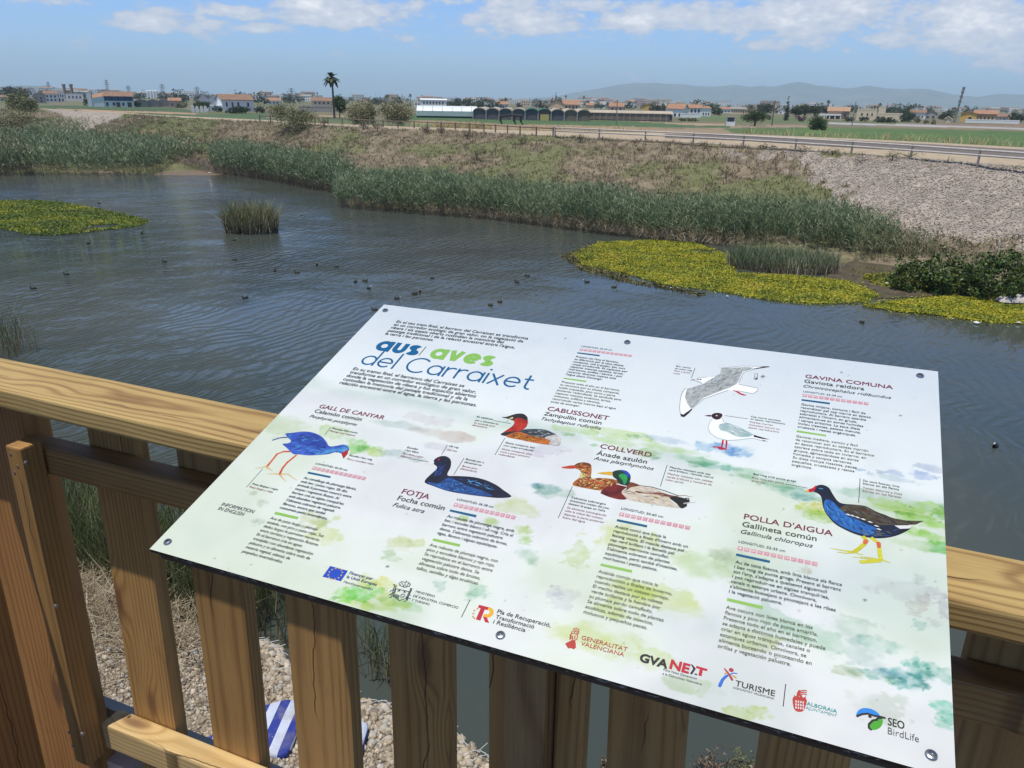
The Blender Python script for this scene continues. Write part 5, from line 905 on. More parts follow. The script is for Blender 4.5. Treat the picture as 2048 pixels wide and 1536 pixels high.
DABS = [(715, 893, 34, 13, (128, 196, 84)), (742, 900, 26, 9, (190, 214, 110)), (722, 897, 12, 6, (90, 170, 90)), (665, 862, 40, 14, (222, 236, 190)), (785, 908, 30, 9, (186, 204, 200)), (860, 840, 60, 10, (226, 214, 216)), (890, 870, 70, 9, (232, 212, 208)), (800, 850, 70, 7, (205, 222, 214)), (560, 850, 50, 20, (232, 240, 212)), (880, 895, 34, 7, (214, 210, 216)), (830, 918, 24, 6, (196, 204, 208)),
 (1088, 976, 34, 10, (150, 190, 188)), (1075, 972, 16, 6, (120, 165, 178)), (1110, 985, 40, 12, (200, 222, 206)), (1040, 1015, 50, 16, (228, 238, 178)), (925, 1036, 18, 7, (150, 190, 60)), (985, 1045, 20, 9, (176, 204, 110)), (1045, 1062, 24, 10, (188, 212, 120)), (1050, 1080, 14, 8, (160, 196, 100)), (1070, 906, 24, 6, (222, 205, 226)), (1100, 895, 40, 12, (226, 222, 236)),
 (1160, 862, 46, 7, (196, 222, 150)), (1240, 868, 70, 9, (206, 226, 150)), (1210, 880, 60, 8, (190, 218, 140)), (1330, 896, 70, 8, (198, 222, 150)), (1290, 905, 50, 8, (178, 212, 140)), (1400, 922, 60, 7, (150, 200, 160)), (1440, 934, 46, 7, (110, 178, 160)), (1395, 930, 20, 6, (120, 180, 150)), (1500, 946, 40, 8, (180, 214, 180)), (1310, 916, 12, 5, (130, 170, 140)), (1190, 890, 10, 3, (130, 180, 110)), (1265, 872, 18, 4, (120, 170, 120)), (1130, 868, 16, 4, (140, 186, 120)),
 (1415, 892, 32, 10, (150, 196, 226)), (1450, 897, 26, 9, (128, 182, 222)), (1480, 902, 26, 11, (148, 192, 226)), (1462, 905, 14, 6, (104, 158, 208)), (1320, 878, 50, 5, (196, 212, 232)),
 (1585, 985, 40, 10, (150, 200, 190)), (1560, 975, 36, 8, (176, 214, 190)), (1600, 995, 24, 8, (120, 176, 180)), (1630, 1020, 30, 10, (214, 222, 110)), (1640, 1010, 18, 8, (216, 206, 80)), (1625, 1030, 36, 10, (190, 216, 130)), (1660, 1036, 30, 8, (196, 220, 140)), (1520, 960, 60, 8, (200, 226, 200)), (1700, 985, 60, 10, (204, 226, 206)),
 (1780, 1006, 44, 9, (190, 220, 90)), (1850, 1016, 46, 11, (176, 214, 90)), (1800, 1022, 60, 8, (200, 226, 120)), (1830, 1035, 50, 8, (150, 196, 70)), (1870, 1050, 40, 10, (170, 212, 80)), (1885, 1030, 22, 9, (130, 186, 80)), (1820, 1062, 36, 8, (176, 214, 90)), (1870, 1078, 40, 12, (160, 208, 90)), (1880, 1094, 26, 13, (96, 186, 90)), (1800, 1025, 10, 4, (120, 170, 60)), (1820, 1028, 10, 4, (120, 166, 60)), (1840, 1090, 50, 10, (206, 228, 180)), (1895, 1015, 20, 6, (150, 190, 150)),
 (1762, 944, 12, 4, (150, 170, 205)), (1790, 945, 18, 6, (160, 184, 218)), (1850, 950, 28, 9, (160, 182, 222)), (1720, 939, 12, 3, (160, 180, 206)), (1860, 935, 60, 8, (214, 220, 236)), (1800, 960, 60, 6, (208, 226, 232)),
 (690, 1192, 26, 14, (120, 206, 60)), (722, 1186, 34, 14, (104, 196, 60)), (745, 1182, 24, 12, (120, 200, 70)), (735, 1165, 30, 14, (226, 236, 140)), (770, 1168, 24, 12, (232, 236, 130)), (700, 1205, 46, 12, (206, 236, 120)), (780, 1198, 40, 14, (214, 240, 140)), (745, 1208, 60, 10, (222, 242, 170)), (800, 1205, 36, 12, (206, 232, 196)), (668, 1196, 8, 5, (80, 160, 50)),
 (800, 1090, 30, 14, (222, 230, 176)), (780, 1112, 20, 10, (200, 222, 190)), (830, 1085, 18, 9, (230, 234, 180)), (880, 1172, 16, 12, (190, 218, 204)), (955, 1182, 22, 18, (190, 222, 204)), (942, 1190, 14, 12, (176, 212, 196)), (1055, 1110, 26, 14, (190, 216, 200)), (1065, 1120, 16, 14, (206, 226, 206)), (650, 1070, 36, 16, (232, 238, 170)), (640, 1045, 20, 12, (216, 226, 180)), (673, 1036, 8, 6, (206, 216, 120)), (775, 1133, 5, 2, (130, 150, 130)), (505, 985, 14, 5, (216, 222, 206)), (515, 1042, 12, 8, (206, 214, 212)), (525, 1005, 12, 9, (220, 228, 220)), (625, 1040, 26, 18, (232, 236, 190)),
 (1240, 1075, 60, 30, (232, 240, 170)), (1310, 1195, 90, 30, (228, 240, 170)), (1270, 1180, 40, 16, (220, 232, 140)), (1400, 1130, 80, 20, (220, 236, 190)), (1230, 1225, 60, 14, (226, 238, 170)), (1160, 1110, 30, 24, (226, 236, 190)), (1130, 1195, 30, 24, (226, 220, 238)), (1110, 1185, 16, 12, (206, 204, 232)), (1190, 1275, 90, 30, (228, 240, 160)), (1300, 1320, 60, 20, (226, 238, 165)), (1390, 1375, 70, 18, (222, 238, 200)), (1480, 1430, 40, 14, (212, 226, 130)), (1515, 1424, 26, 14, (206, 222, 120)), (1480, 1140, 70, 40, (226, 238, 206)), (1440, 1110, 30, 12, (206, 216, 190)), (1560, 1250, 90, 30, (222, 240, 224)), (1620, 1265, 70, 24, (206, 232, 216)), (1500, 1280, 60, 20, (226, 238, 190)), (1610, 1140, 12, 8, (226, 214, 196)),
 (1800, 1180, 60, 22, (226, 220, 226)), (1850, 1200, 24, 10, (206, 180, 190)), (1870, 1185, 20, 12, (186, 166, 190)), (1888, 1215, 12, 22, (176, 156, 186)), (1830, 1212, 20, 8, (216, 190, 190)), (1840, 1160, 14, 9, (206, 206, 216)), (1870, 1245, 18, 9, (214, 200, 220)), (1840, 1250, 16, 10, (200, 224, 222)), (1830, 1225, 16, 6, (200, 176, 186)),
 (1835, 1340, 26, 20, (60, 168, 156)), (1800, 1350, 34, 16, (70, 160, 164)), (1822, 1362, 34, 16, (66, 160, 160)), (1850, 1350, 22, 12, (50, 150, 140)), (1770, 1345, 24, 8, (100, 160, 176)), (1745, 1348, 26, 8, (130, 184, 176)), (1715, 1345, 30, 7, (170, 196, 170)), (1830, 1322, 10, 16, (80, 176, 160)), (1800, 1368, 16, 10, (90, 176, 170)), (1866, 1336, 14, 18, (150, 206, 190)), (1780, 1360, 16, 10, (150, 196, 170)), (1846, 1372, 20, 7, (60, 140, 130)), (1690, 1345, 40, 10, (206, 216, 190)), (1890, 1352, 16, 20, (170, 214, 200)),
 (1885, 1415, 26, 16, (120, 206, 176)), (1895, 1432, 22, 14, (110, 198, 170)), (1890, 1448, 22, 10, (130, 206, 180)), (1760, 1410, 60, 30, (226, 236, 220)), (1720, 1300, 60, 30, (220, 234, 236)), (1700, 1260, 50, 30, (226, 238, 232)), (1770, 1290, 60, 16, (196, 226, 220))]
for i, (x, y, rx, ry, c) in enumerate(DABS): dab(x, y, rx*1.12, ry*1.12, c, s=.42 if c[1] < min(c[0], c[2])+4 else .72, seed=i, rag=.8)
colr *= (.985+.03*wn2)[..., None]
for k in range(170):                               # dust specks and a few dried splashes
    du, dv, dr = random.random(), random.random()*BH, random.uniform(.0006, .0016); wash(np.clip(1.4-np.hypot(gu-du, (gv-dv)*random.uniform(.7, 1.3))/dr, 0, 1)*random.uniform(.15, .6), srgb(150, 145, 135))
for x, y in ((1130.8, 676.7), (1683, 745), (1801, 831), (1730, 1200), (775, 1133), (1626, 908)): c_ = uv(x, y); wash(np.clip(1.6-np.hypot(gu-c_[0], gv-c_[1])/.0016, 0, 1)*.85, srgb(70, 70, 66))
sm = fbm(gu*14, gv*10, 260); wash(np.clip((sm-.62)*4, 0, 1)*.12, srgb(200, 205, 205))
m, n = newmat('printed_face'); nz = n('ShaderNodeTexNoise', Vector=n('ShaderNodeTexCoord').outputs['Object'], Scale=30., Detail=5.).outputs['Fac']
finish(n, n('ShaderNodeAttribute', dict(attribute_name='col')).outputs['Color'], n('ShaderNodeMapRange', Value=nz, i1=.3, i2=.7, i3=.32, i4=.46).outputs[0]); FACE = m
I = np.arange(NU*NV).reshape(NU, NV); F = np.stack([I[:-1, :-1], I[1:, :-1], I[1:, 1:], I[:-1, 1:]], -1).reshape(-1, 4)
me = mesh_np('printed_face', np.stack([gu, gv, gu*0], -1), F); cattr(me, 'col', colr.reshape(-1, 3)); link('printed_face', me, FACE, board)
BLK = m_plain('black_laminate', (.018, .018, .018), .45, .25, 40.); BRN = m_plain('dark_bronze_frame', (.060, .052, .044), .55, .15, 12.)
b = MB(); b.box((0, 0, -.0065), (1., BH, -.00008)); b.build('panel', BLK, board)
b = MB(); b.box((.006, .006, -.024), (.994, BH-.006, -.0067)); b.build('backing_frame', BRN, board)
b = MB()
for u in (.10, .50, .90): b.box((u-.03, .26, -.075), (u+.03, .30, -.0242)); b.box((u-.05, .2, -.030), (u+.05, .36, -.0244))
b.build('bracket', BRN, board)
b = MB()                                           # chipped flecks along the lower edge
for k in range(150):
    u = random.random(); L = random.uniform(.002, .014); z = random.uniform(-.0055, -.0018); h = random.uniform(.0003, .0011)
    b.poly([(u, -.00025, z), (u+L*.5, -.0003, z-h), (u+L, -.00025, z+random.uniform(-.0004, .0004)), (u+L*.55, -.0003, z+h)])
b.build('chipped_edge', m_plain('chipped_laminate', (.34, .33, .31), .8), board)
for x, y in ((770.6, 621.5), (1254.5, 685.3), (1840, 752.2), (335.7, 1084.6), (1000.9, 1271.1), (1862.2, 1510.8)):
    u, v = uv(x, y); r = .0058; b = MB(); k = 20; pr = [(1.0, 0), (1.0, .0012), (.82, .0026), (.5, .0030), (.46, .0030), (.40, .0012), (0.001, .0012)]
    for (r0, z0), (r1, z1) in zip(pr, pr[1:]):
        for j in range(k):
            a, c_ = 2*math.pi*j/k, 2*math.pi*(j+1)/k; b.poly([(u+r*r0*math.cos(a), v+r*r0*math.sin(a), z0), (u+r*r0*math.cos(c_), v+r*r0*math.sin(c_), z0), (u+r*r1*math.cos(c_), v+r*r1*math.sin(c_), z1), (u+r*r1*math.cos(a), v+r*r1*math.sin(a), z1)])
    sc_ = b.build('screw', m_plain('steel_screw', (.33, .35, .38), .28, .05, Metallic=.9), board)

# --- inks
def ink(name, c, c2=None, scale=60., st=(1, 1, 1)):
    m, n = newmat(name)
    if c2 is None: finish(n, tuple(np.asarray(c)*.76), .42)
    else:
        nz = n('ShaderNodeTexNoise', Vector=n('ShaderNodeVectorMath', dict(operation='MULTIPLY'), i0=n('ShaderNodeTexCoord').outputs['Object'], i1=st).outputs[0], Scale=scale, Detail=6., Roughness=.65).outputs['Fac']
        finish(n, n.ramp(n('ShaderNodeMapRange', Value=nz, i1=.34, i2=.66, i3=0., i4=1.).outputs[0], [(0, tuple(np.asarray(c)*.74)), (1, tuple(np.asarray(c2)*.74))]), .42)
    return m
INK = dict(dark=ink('ink_slate', srgb(46, 58, 66)), blue=ink('ink_title_blue', srgb(0, 98, 150)), green=ink('ink_title_green', srgb(140, 196, 92)), maroon=ink('ink_maroon', srgb(126, 34, 66)), olive=ink('ink_dark_olive', srgb(58, 66, 52)), cat=ink('ink_body_dark', srgb(36, 62, 72)), esp=ink('ink_body_olive', srgb(88, 96, 66)), capc=ink('ink_caption_green', srgb(44, 82, 74)), cape=ink('ink_caption_rose', srgb(150, 84, 90)),
           bar=ink('ink_bar_blue', srgb(6, 92, 132)), gbar=ink('ink_bar_green', srgb(146, 196, 92)), rose=ink('ink_rose', srgb(218, 156, 168)), white=ink('ink_white', (.8, .8, .8)), black=ink('ink_black', srgb(28, 28, 30)), eu=ink('ink_flag_blue', srgb(6, 76, 190)), yellow=ink('ink_yellow', srgb(240, 180, 40)), red=ink('ink_red', srgb(196, 24, 52)), gred=ink('ink_generalitat_red', srgb(190, 58, 50)), grey=ink('ink_grey', srgb(110, 116, 120)), teal=ink('ink_teal', srgb(60, 160, 160)), sblue=ink('ink_sky_blue', srgb(30, 136, 226)), sgreen=ink('ink_leaf_green', srgb(70, 170, 40)), tblue=ink('ink_tourism_blue', srgb(40, 110, 206)), tred=ink('ink_tourism_red', srgb(176, 56, 70)), gold=ink('ink_gold', srgb(206, 160, 80)), nblue=ink('ink_navy', srgb(24, 66, 120)))
LZ = .00022
_UID = [0]
def uid(p): _UID[0] += 1; return p+'#%d' % _UID[0]
JOBS = []                                          # (part name, text, uv0, width, y scale, ink, bold, slant)
def line(part, s, p0, p1, col, bold=.012, ky=1., sl=0.):
    a = uv(*p0); e = uv(*p1); JOBS.append([part, s, a, e[0]-a[0], ky, col, bold, sl])
def block(part, lines, first, last, ref, ref_end, col, bold=.012, ky=1.1, sl=0.):
    part = uid(part)
    a, z = uv(*first), uv(*last); k = len(lines)
    for i, s in enumerate(lines):
        p = a+(z-a)*(i/max(1, k-1)); JOBS.append([part, s, p, None, ky, col, bold, sl])
    JOBS[-k+ref][3] = uv(*ref_end)[0]-JOBS[-k+ref][2][0]
    for i in range(k): JOBS[-k+i].append((len(JOBS)-k+ref))
def quad(part, pts, col, lay=0): SHAPES.append((part, [uv(*p) for p in pts], col, lay))
SHAPES = []
def Zm(ox, oy, sc): return lambda *pts: [(ox+x/sc, oy+y/sc) for x, y in pts]
def stroke(part, pts, w, col, lay=1, taper=False):
    q = [uv(*p) for p in pts]; q = np.array(q); L = []; Rr = []
    for i in range(len(q)):
        d = q[min(i+1, len(q)-1)]-q[max(i-1, 0)]; d = d/(np.linalg.norm(d)+1e-9); nn_ = np.array([-d[1], d[0]])*w/2*((1-.75*i/(len(q)-1)) if taper else 1); L.append(q[i]+nn_); Rr.append(q[i]-nn_)
    for i in range(len(q)-1): SHAPES.append((part, [L[i], L[i+1], Rr[i+1], Rr[i]], col, lay))
def smooth(pts, k=4):
    P_ = np.array(pts, float); o = []
    for i in range(len(P_)):
        p0, p1, p2, p3 = P_[i-1], P_[i], P_[(i+1) % len(P_)], P_[(i+2) % len(P_)]
        for t in np.arange(k)/k: o.append(.5*(2*p1+(p2-p0)*t+(2*p0-5*p1+4*p2-p3)*t*t+(3*p1-p0-3*p2+p3)*t**3))
    return [tuple(p) for p in o]
def blob(part, pts, col, lay=0, sm=True): quad(part, smooth(pts) if sm else pts, col, lay)
def disc(part, c, r, col, lay=2, k=14):
    u, v = uv(*c); SHAPES.append((part, [np.array([u+r*math.cos(2*math.pi*i/k), v+r*math.sin(2*math.pi*i/k)]) for i in range(k)], col, lay))
def feathers(part, pts, k, L, ang, cols, lay=2, w=.0011, spread=.4):
    """short tapering pen strokes inside an outline; ang in board axes"""
    Pq = np.array([uv(*p) for p in pts]); q = scatter_poly(Pq, k)
    for i, p in enumerate(q):
        a = ang+random.gauss(0, spread); d = np.array([math.cos(a), math.sin(a)]); l = L*random.uniform(.6, 1.4); nn_ = np.array([-d[1], d[0]])*w*random.uniform(.6, 1.3)
        if inpoly(*(p+d*l), Pq): SHAPES.append((part, [p-nn_*.3, p+d*l*.4-nn_, p+d*l, p+d*l*.4+nn_], random.choice(cols), lay))

CT, CS = 'cat', 'esp'
# title and introductions
block('introduction_text', ["En el seu tram final, el barranc del Carraixet es transforma", "en un corredor ecològic de gran valor, on la vegetació de", "ribera i els espais oberts custodien la memòria del", "paisatge tradicional i de la relació ancestral entre l'aigua,", "la terra i les persones."], (791.8, 645.4), (769.9, 669.4), 0, (1054.3, 681.1), 'dark', .016)
def arc(cx, cy, rx, ry, a0, a1, k=18): return [(cx+rx*math.cos(R_(a0+(a1-a0)*i/k)), cy+ry*math.sin(R_(a0+(a1-a0)*i/k))) for i in range(k+1)]
def glyph(ch, w):                                  # round geometric letters as pen paths: x-height 1, pen width w
    h = w/2; A = 1.-w; c = .5; r = (1-w)/2
    ring = arc(c, c, r, r, 0, 360, 28); X = 1-h
    if ch == 'a': return [ring, [(X, 0), (X, 1)]], 1.0
    if ch == 'd': return [ring, [(X, 0), (X, 1.62)]], 1.0
    if ch == 'u': return [[(h, 1), (h, .42)]+arc(.42, .42, .42-h, .42-h, 180, 360)+[(.84-h, 1)]], .84
    if ch == 's': return [arc(.37, .73, .27-h*.3, .27-h, 20, 270, 16)[0:]+arc(.37, .27+h*.0, .29-h*.3, .27-h+.0, 90, -160, 16)], .74
    if ch == 'v': return [[(h*1.05, 1), (.46, h*.4)], [(.46, h*.4), (.92-h*1.05, 1)]], .92
    if ch == 'e': return [[(h, .5), (1-h, .5)], arc(c, c, r, r, 0, 318, 26)], 1.0
    if ch == 'l': return [[(h, 0), (h, 1.62)]], w
    if ch == 'C': return [arc(.78, .72, .78-h, .78-h, 45, 315, 30)], 1.36
    if ch == 'r': return [[(h, 0), (h, 1)], arc(.46, .52, .46-h, .48-h, 170, 62, 8)], .62
    if ch == 'i': return [[(h, 0), (h, 1)], arc(h, 1.34, .02, .02, 0, 360, 8)], w
    if ch == 'x': return [[(h, 1), (.82-h, 0)], [(.82-h, 1), (h, 0)]], .82
    if ch == 't': return [[(.24, 1.34), (.24, .3)]+arc(.50, .3, .26, .3-h, 180, 285, 8), [(0, 1-h), (.56, 1-h)]], .58
    return [], .42
def title(s, p0, p1, w, gap, col, part='title_lettering'):
    a, e = uv(*p0), uv(*p1); tot_ = sum(glyph(c_, w)[1] for c_ in s)+gap*(len(s)-1); sc = (e[0]-a[0])/tot_; x = 0
    for c_ in s:
        P_, adv = glyph(c_, w)
        for path in P_:
            q = [a+np.array([x+u, v])*sc for u, v in path]; L_ = []; R2 = []
            for i in range(len(q)):
                cl = np.allclose(q[0], q[-1]); d = (q[1]-q[-2] if cl and i in (0, len(q)-1) else q[min(i+1, len(q)-1)]-q[max(i-1, 0)]); d = d/(np.linalg.norm(d)+1e-12); nn_ = np.array([-d[1], d[0]])*w*sc/2; L_.append(q[i]+nn_); R2.append(q[i]-nn_)
            for i in range(len(q)-1): SHAPES.append((part, [L_[i], L_[i+1], R2[i+1], R2[i]], col, 2))
        x += adv+gap
title('aus', (745.4, 699.5), (832.5, 710.5), .30, .10, 'blue'); title('aves', (854.1, 715.4), (981, 734), .30, .07, 'green'); stroke('title_lettering', [(852.4, 693.3), (837.5, 711)], .0016, 'dark'); title('del Carraixet', (716.6, 727.6), (1057, 780.5), .132, .13, 'blue')
block('introduction_text', ["En su tramo final, el barranco del Carraixet se", "transforma en un corredor ecológico de gran valor,", "donde la vegetación de ribera y los espacios abiertos", "custodian la memoria del paisaje tradicional y de la", "relación ancestral entre el agua, la tierra y las personas."], (705.2, 739.8), (678.3, 767.8), 4, (951.7, 814.2), 'dark', .016)
def species(cat, esp, lat, pc, pe, pl_):
    k_ = uid('species_heading'); line(k_, cat, *pc, 'maroon', .014, .95); line(k_, esp, *pe, 'olive', .013, .98); line(k_, lat, *pl_, 'dark', .0, .95, .28)
species('GALL DE CANYAR', 'Calamón común', 'Porphyrio porphyrio', ((636.8, 815.8), (767, 838.5)), ((627.5, 825), (720.9, 842.7)), ((618.2, 834.5), (712.5, 851.6)))
species('FOTJA', 'Focha común', 'Fulica atra', ((802.1, 987.3), (857, 998.5)), ((793.7, 1000), (887.5, 1020.5)), ((784.5, 1012.7), (847.4, 1025.8)))
species('CABUSSONET', 'Zampullín común', 'Tachybaptus ruficollis', ((1093.8, 820.8), (1216, 840)), ((1087, 830.5), (1201.6, 850)), ((1081.9, 839.9), (1201, 861)))
species('GAVINA COMUNA', 'Gaviota reidora', 'Chroicocephalus ridibundus', ((1610.3, 755.8), (1785.6, 777.8)), ((1608.3, 765.4), (1728.4, 780.2)), ((1606.4, 774.7), (1782.4, 797.5)))
species('COLLVERD', 'Ánade azulón', 'Anas platyrhynchos', ((1199.4, 896.4), (1302, 914)), ((1192.5, 909.8), (1293.4, 926.2)), ((1187.1, 919.2), (1306.7, 940.5)))
species("POLLA D'AIGUA", 'Gallineta común', 'Gallinula chloropus', ((1487.4, 1037.8), (1665, 1071.6)), ((1483.9, 1053), (1632.7, 1081.5)), ((1481, 1066.7), (1625.5, 1095)))
MONTHS = ['I', 'II', 'III', 'IV', 'V', 'VI', 'VII', 'VIII', 'IX', 'X', 'XI', 'XII']
def longitud(txt, p0, p1, tl, bl, br, bar):
    mc = uid('month_calendar'); line(uid('length_text'), 'LONGITUD: '+txt, p0, p1, 'cat', .008)
    A_, B_, C_ = uv(*tl), uv(*bl), uv(*br); h = A_[1]-B_[1]; W_ = (C_[0]-B_[0]); st = W_/11.82
    for i in range(12):
        x = B_[0]+st*i; w = st*.82; y = B_[1]+(C_[1]-B_[1])*i/11
        SHAPES.append((mc, [np.array(q) for q in ((x, y), (x+w, y), (x+w, y+h), (x, y+h))], 'rose', 0))
        ww = w*(.16+.16*len(MONTHS[i])); JOBS.append([mc, MONTHS[i], np.array([x+w/2-ww/2, y+h*.28]), ww, None, 'white', .02, 0., h*.46])
    quad(uid('heading_bar'), bar, 'bar')
longitud('45-50 cm', (630.7, 929), (694.3, 941), (625.7, 932.2), (622.5, 938.7), (728.7, 960.9), [(616.4, 943.3), (661.9, 952.6), (660.4, 956.3), (614.5, 947)])
longitud('36-38 cm', (913.2, 1000.5), (986, 1015.8), (908.4, 1005.4), (905.6, 1012.7), (1029, 1039.6), [(900.5, 1018.9), (953.3, 1030.2), (951.9, 1035.1), (898.6, 1022.8)])
longitud('25-29 cm', (1162.3, 693.8), (1224, 701.2), (1160.5, 696.7), (1158.1, 700.9), (1262.5, 714.2), [(1155, 704.5), (1199.8, 710), (1199, 712.8), (1154.2, 706.9)])
longitud('35-39 cm', (1606.2, 784.6), (1684.1, 794.6), (1605.1, 787.7), (1604.6, 793.3), (1736.8, 811), [(1603.2, 798.2), (1659.9, 805.4), (1659.6, 809), (1602.9, 801.4)])
longitud('50-60 cm', (1242.1, 1019), (1325.9, 1035.4), (1239.5, 1024.4), (1237.3, 1031.8), (1378.8, 1060.3), [(1234.4, 1038.1), (1294.6, 1050.6), (1293.7, 1055.2), (1233.2, 1042.5)])
longitud('32-35 cm', (1476.9, 1085.5), (1570, 1104.4), (1475.8, 1092.1), (1474.4, 1099.8), (1634.4, 1133.1), [(1472.7, 1106.9), (1540.2, 1121.4), (1539.5, 1126.3), (1471.6, 1111.6)])
for bar in ([(551, 1023.4), (597.3, 1033.8), (594.5, 1039), (548, 1028.5)], [(866.8, 1076.6), (920.5, 1088.5), (919, 1093.9), (865, 1081.5)], [(1127.7, 755.3), (1173.3, 761.6), (1172.2, 764.4), (1126.4, 757.7)], [(1593.4, 860.5), (1652.3, 869.9), (1651.8, 873), (1593, 864.2)], [(1201.6, 1127), (1264.3, 1140.3), (1263.6, 1145.8), (1200.5, 1131.6)], [(1454.7, 1195.9), (1525.9, 1212.3), (1524.8, 1218.7), (1453.3, 1201.8)]): quad(uid('heading_bar'), bar, 'gbar')
PT = 'species_text'
block(PT, ["Au camallarga de plomatge blavós,", "amb bec i potes roges. Els dits", "prènsils li permeten moure's entre", "canyes i vegetació flotant. Al", "barranc cria en aigües tranquil·les", "amb abundant vegetació palustre.", "S'alimenta sobretot de vegetals", "fibrosos, encara que també", "consumeix petits invertebrats."], (606.8, 957.5), (558.8, 1017), 8, (653.5, 1039.5), CT, .014)
block(PT, ["Ave de patas largas y plumaje", "azulado, con pico y patas rojas. Sus", "dedos largos le permiten moverse", "entre carrizos y vegetación flotante.", "En el barranco cría en aguas", "tranquilas con abundante vegetación", "palustre y se alimenta sobre todo de", "materia vegetal, además de", "pequeños invertebrados."], (539.8, 1038.2), (483.6, 1104.8), 8, (564.6, 1126.2), CS, .006)
block(PT, ["Au robusta de plomatge negre, amb", "bec i escudet blancs i ull roig. Cria al", "barranc entre vegetació palustre", "densa. S'alimenta sobretot de brots,", "tiges, llavors i algues aquàtiques."], (893.6, 1034.5), (873.6, 1068.2), 4, (993.5, 1097.5), CT, .014)
block(PT, ["Ave robusta de plumaje negro, con", "pico y escudete blancos y ojo rojo.", "Se reproduce en el barranco entre", "vegetación palustre densa. Se", "alimenta sobre todo de brotes,", "tallos, semillas y algas acuáticas."], (858.3, 1092.2), (832, 1138.4), 5, (956, 1170.5), CS, .008)
block(PT, ["Present tot l'any al barranc,", "es diferencia per la seua silueta", "compacta, coll arquejat, bec curt", "i popa arrodonida. Es capbussa per", "capturar insectes aquàtics, larves,", "mol·luscos, amfibis i alevins, i pot", "recórrer diversos metres sota", "l'aigua abans d'emergir."], (1151.4, 715), (1131.6, 750.2), 7, (1204.2, 761.2), CT, .014)
block(PT, ["Presente todo el año en el barranco,", "se reconoce por su silueta compacta,", "cuello arqueado, pico corto y parte", "posterior redondeada. Se zambulle para", "capturar insectos acuáticos, larvas,", "moluscos, anfibios y alevines,", "recorriendo varios metros bajo el agua", "antes de emerger."], (1123, 765.4), (1101.1, 805), 7, (1158.6, 814.3), CS, .006)
block(PT, ["Gavina mitjana, comuna i fàcil de", "reconéixer pel cap marró en època", "reproductora. Al barranc apareix", "sobretot a l'hivern, en grups,", "alimentant-se en zones humides", "i camps pròxims. La seua dieta", "inclou insectes, peixos menuts,", "crustacis i restes orgàniques."], (1602.4, 810.6), (1595.1, 855.4), 7, (1711.5, 872.7), CT, .014)
block(PT, ["Gaviota mediana, común y fácil", "de reconocer por su cabeza marrón", "en época reproductora. En el barranco", "aparece sobre todo en invierno, en", "grupos, alimentándose en zonas", "húmedas y campos cercanos.", "Su dieta incluye insectos, peces", "pequeños, crustáceos y restos", "orgánicos."], (1592.2, 874.4), (1582.9, 931.6), 2, (1748, 913.4), CS, .008)
block(PT, ["Anàtid comú que inicia la", "reproducció a finals d'hivern amb un", "festeig vistós. El mascle destaca pel", "cap verd brillant i la femella pel", "plomatge marronós camuflat.", "S'alimenta sobretot de plantes", "aquàtiques, però també d'insectes,", "mol·luscos i petits peixos."], (1229.7, 1055.5), (1206.5, 1118), 7, (1314, 1141.8), CT, .014)
block(PT, ["Anátida común que inicia la", "reproducción a finales de invierno,", "cuando realiza un vistoso cortejo.", "El macho destaca por su cabeza", "verde brillante y la hembra por", "su plumaje pardo camuflado.", "Se alimenta sobre todo de plantas", "acuáticas, además de insectos,", "moluscos y pequeños peces."], (1196.1, 1145.5), (1166.4, 1226.6), 8, (1294, 1258.5), CS, .008)
block(PT, ["Au de tons foscos, amb línia blanca als flancs", "i bec roig de punta groga. Present al barranc", "tot l'any, s'adapta a qualsevol aiguamoll", "i pot reproduir-se en aigües tranquil·les,", "canals o estanys urbans. Omnívora,", "s'alimenta bussejant o picotejant a les ribes", "i la vegetació palustre."], (1470.4, 1126.6), (1457.5, 1185.5), 0, (1683.5, 1172), CT, .016)
block(PT, ["Ave oscura con línea blanca en los", "flancos y pico rojo de punta amarilla.", "Presente todo el año en el barranco,", "se adapta a distintos humedales y puede", "criar en aguas tranquilas, canales o", "estanques urbanos. Omnívora, se", "alimenta buceando o picoteando en", "orillas y vegetación palustre."], (1451.6, 1217.5), (1434.8, 1295), 7, (1581.2, 1333.6), CS, .010)
line('english_text', 'INFORMATION', (442, 1011.3), (506, 1026.5), 'dark', -.004, 1.15); line('english_text', 'IN ENGLISH', (435.2, 1019.8), (485.5, 1031.8), 'dark', -.004, 1.15)
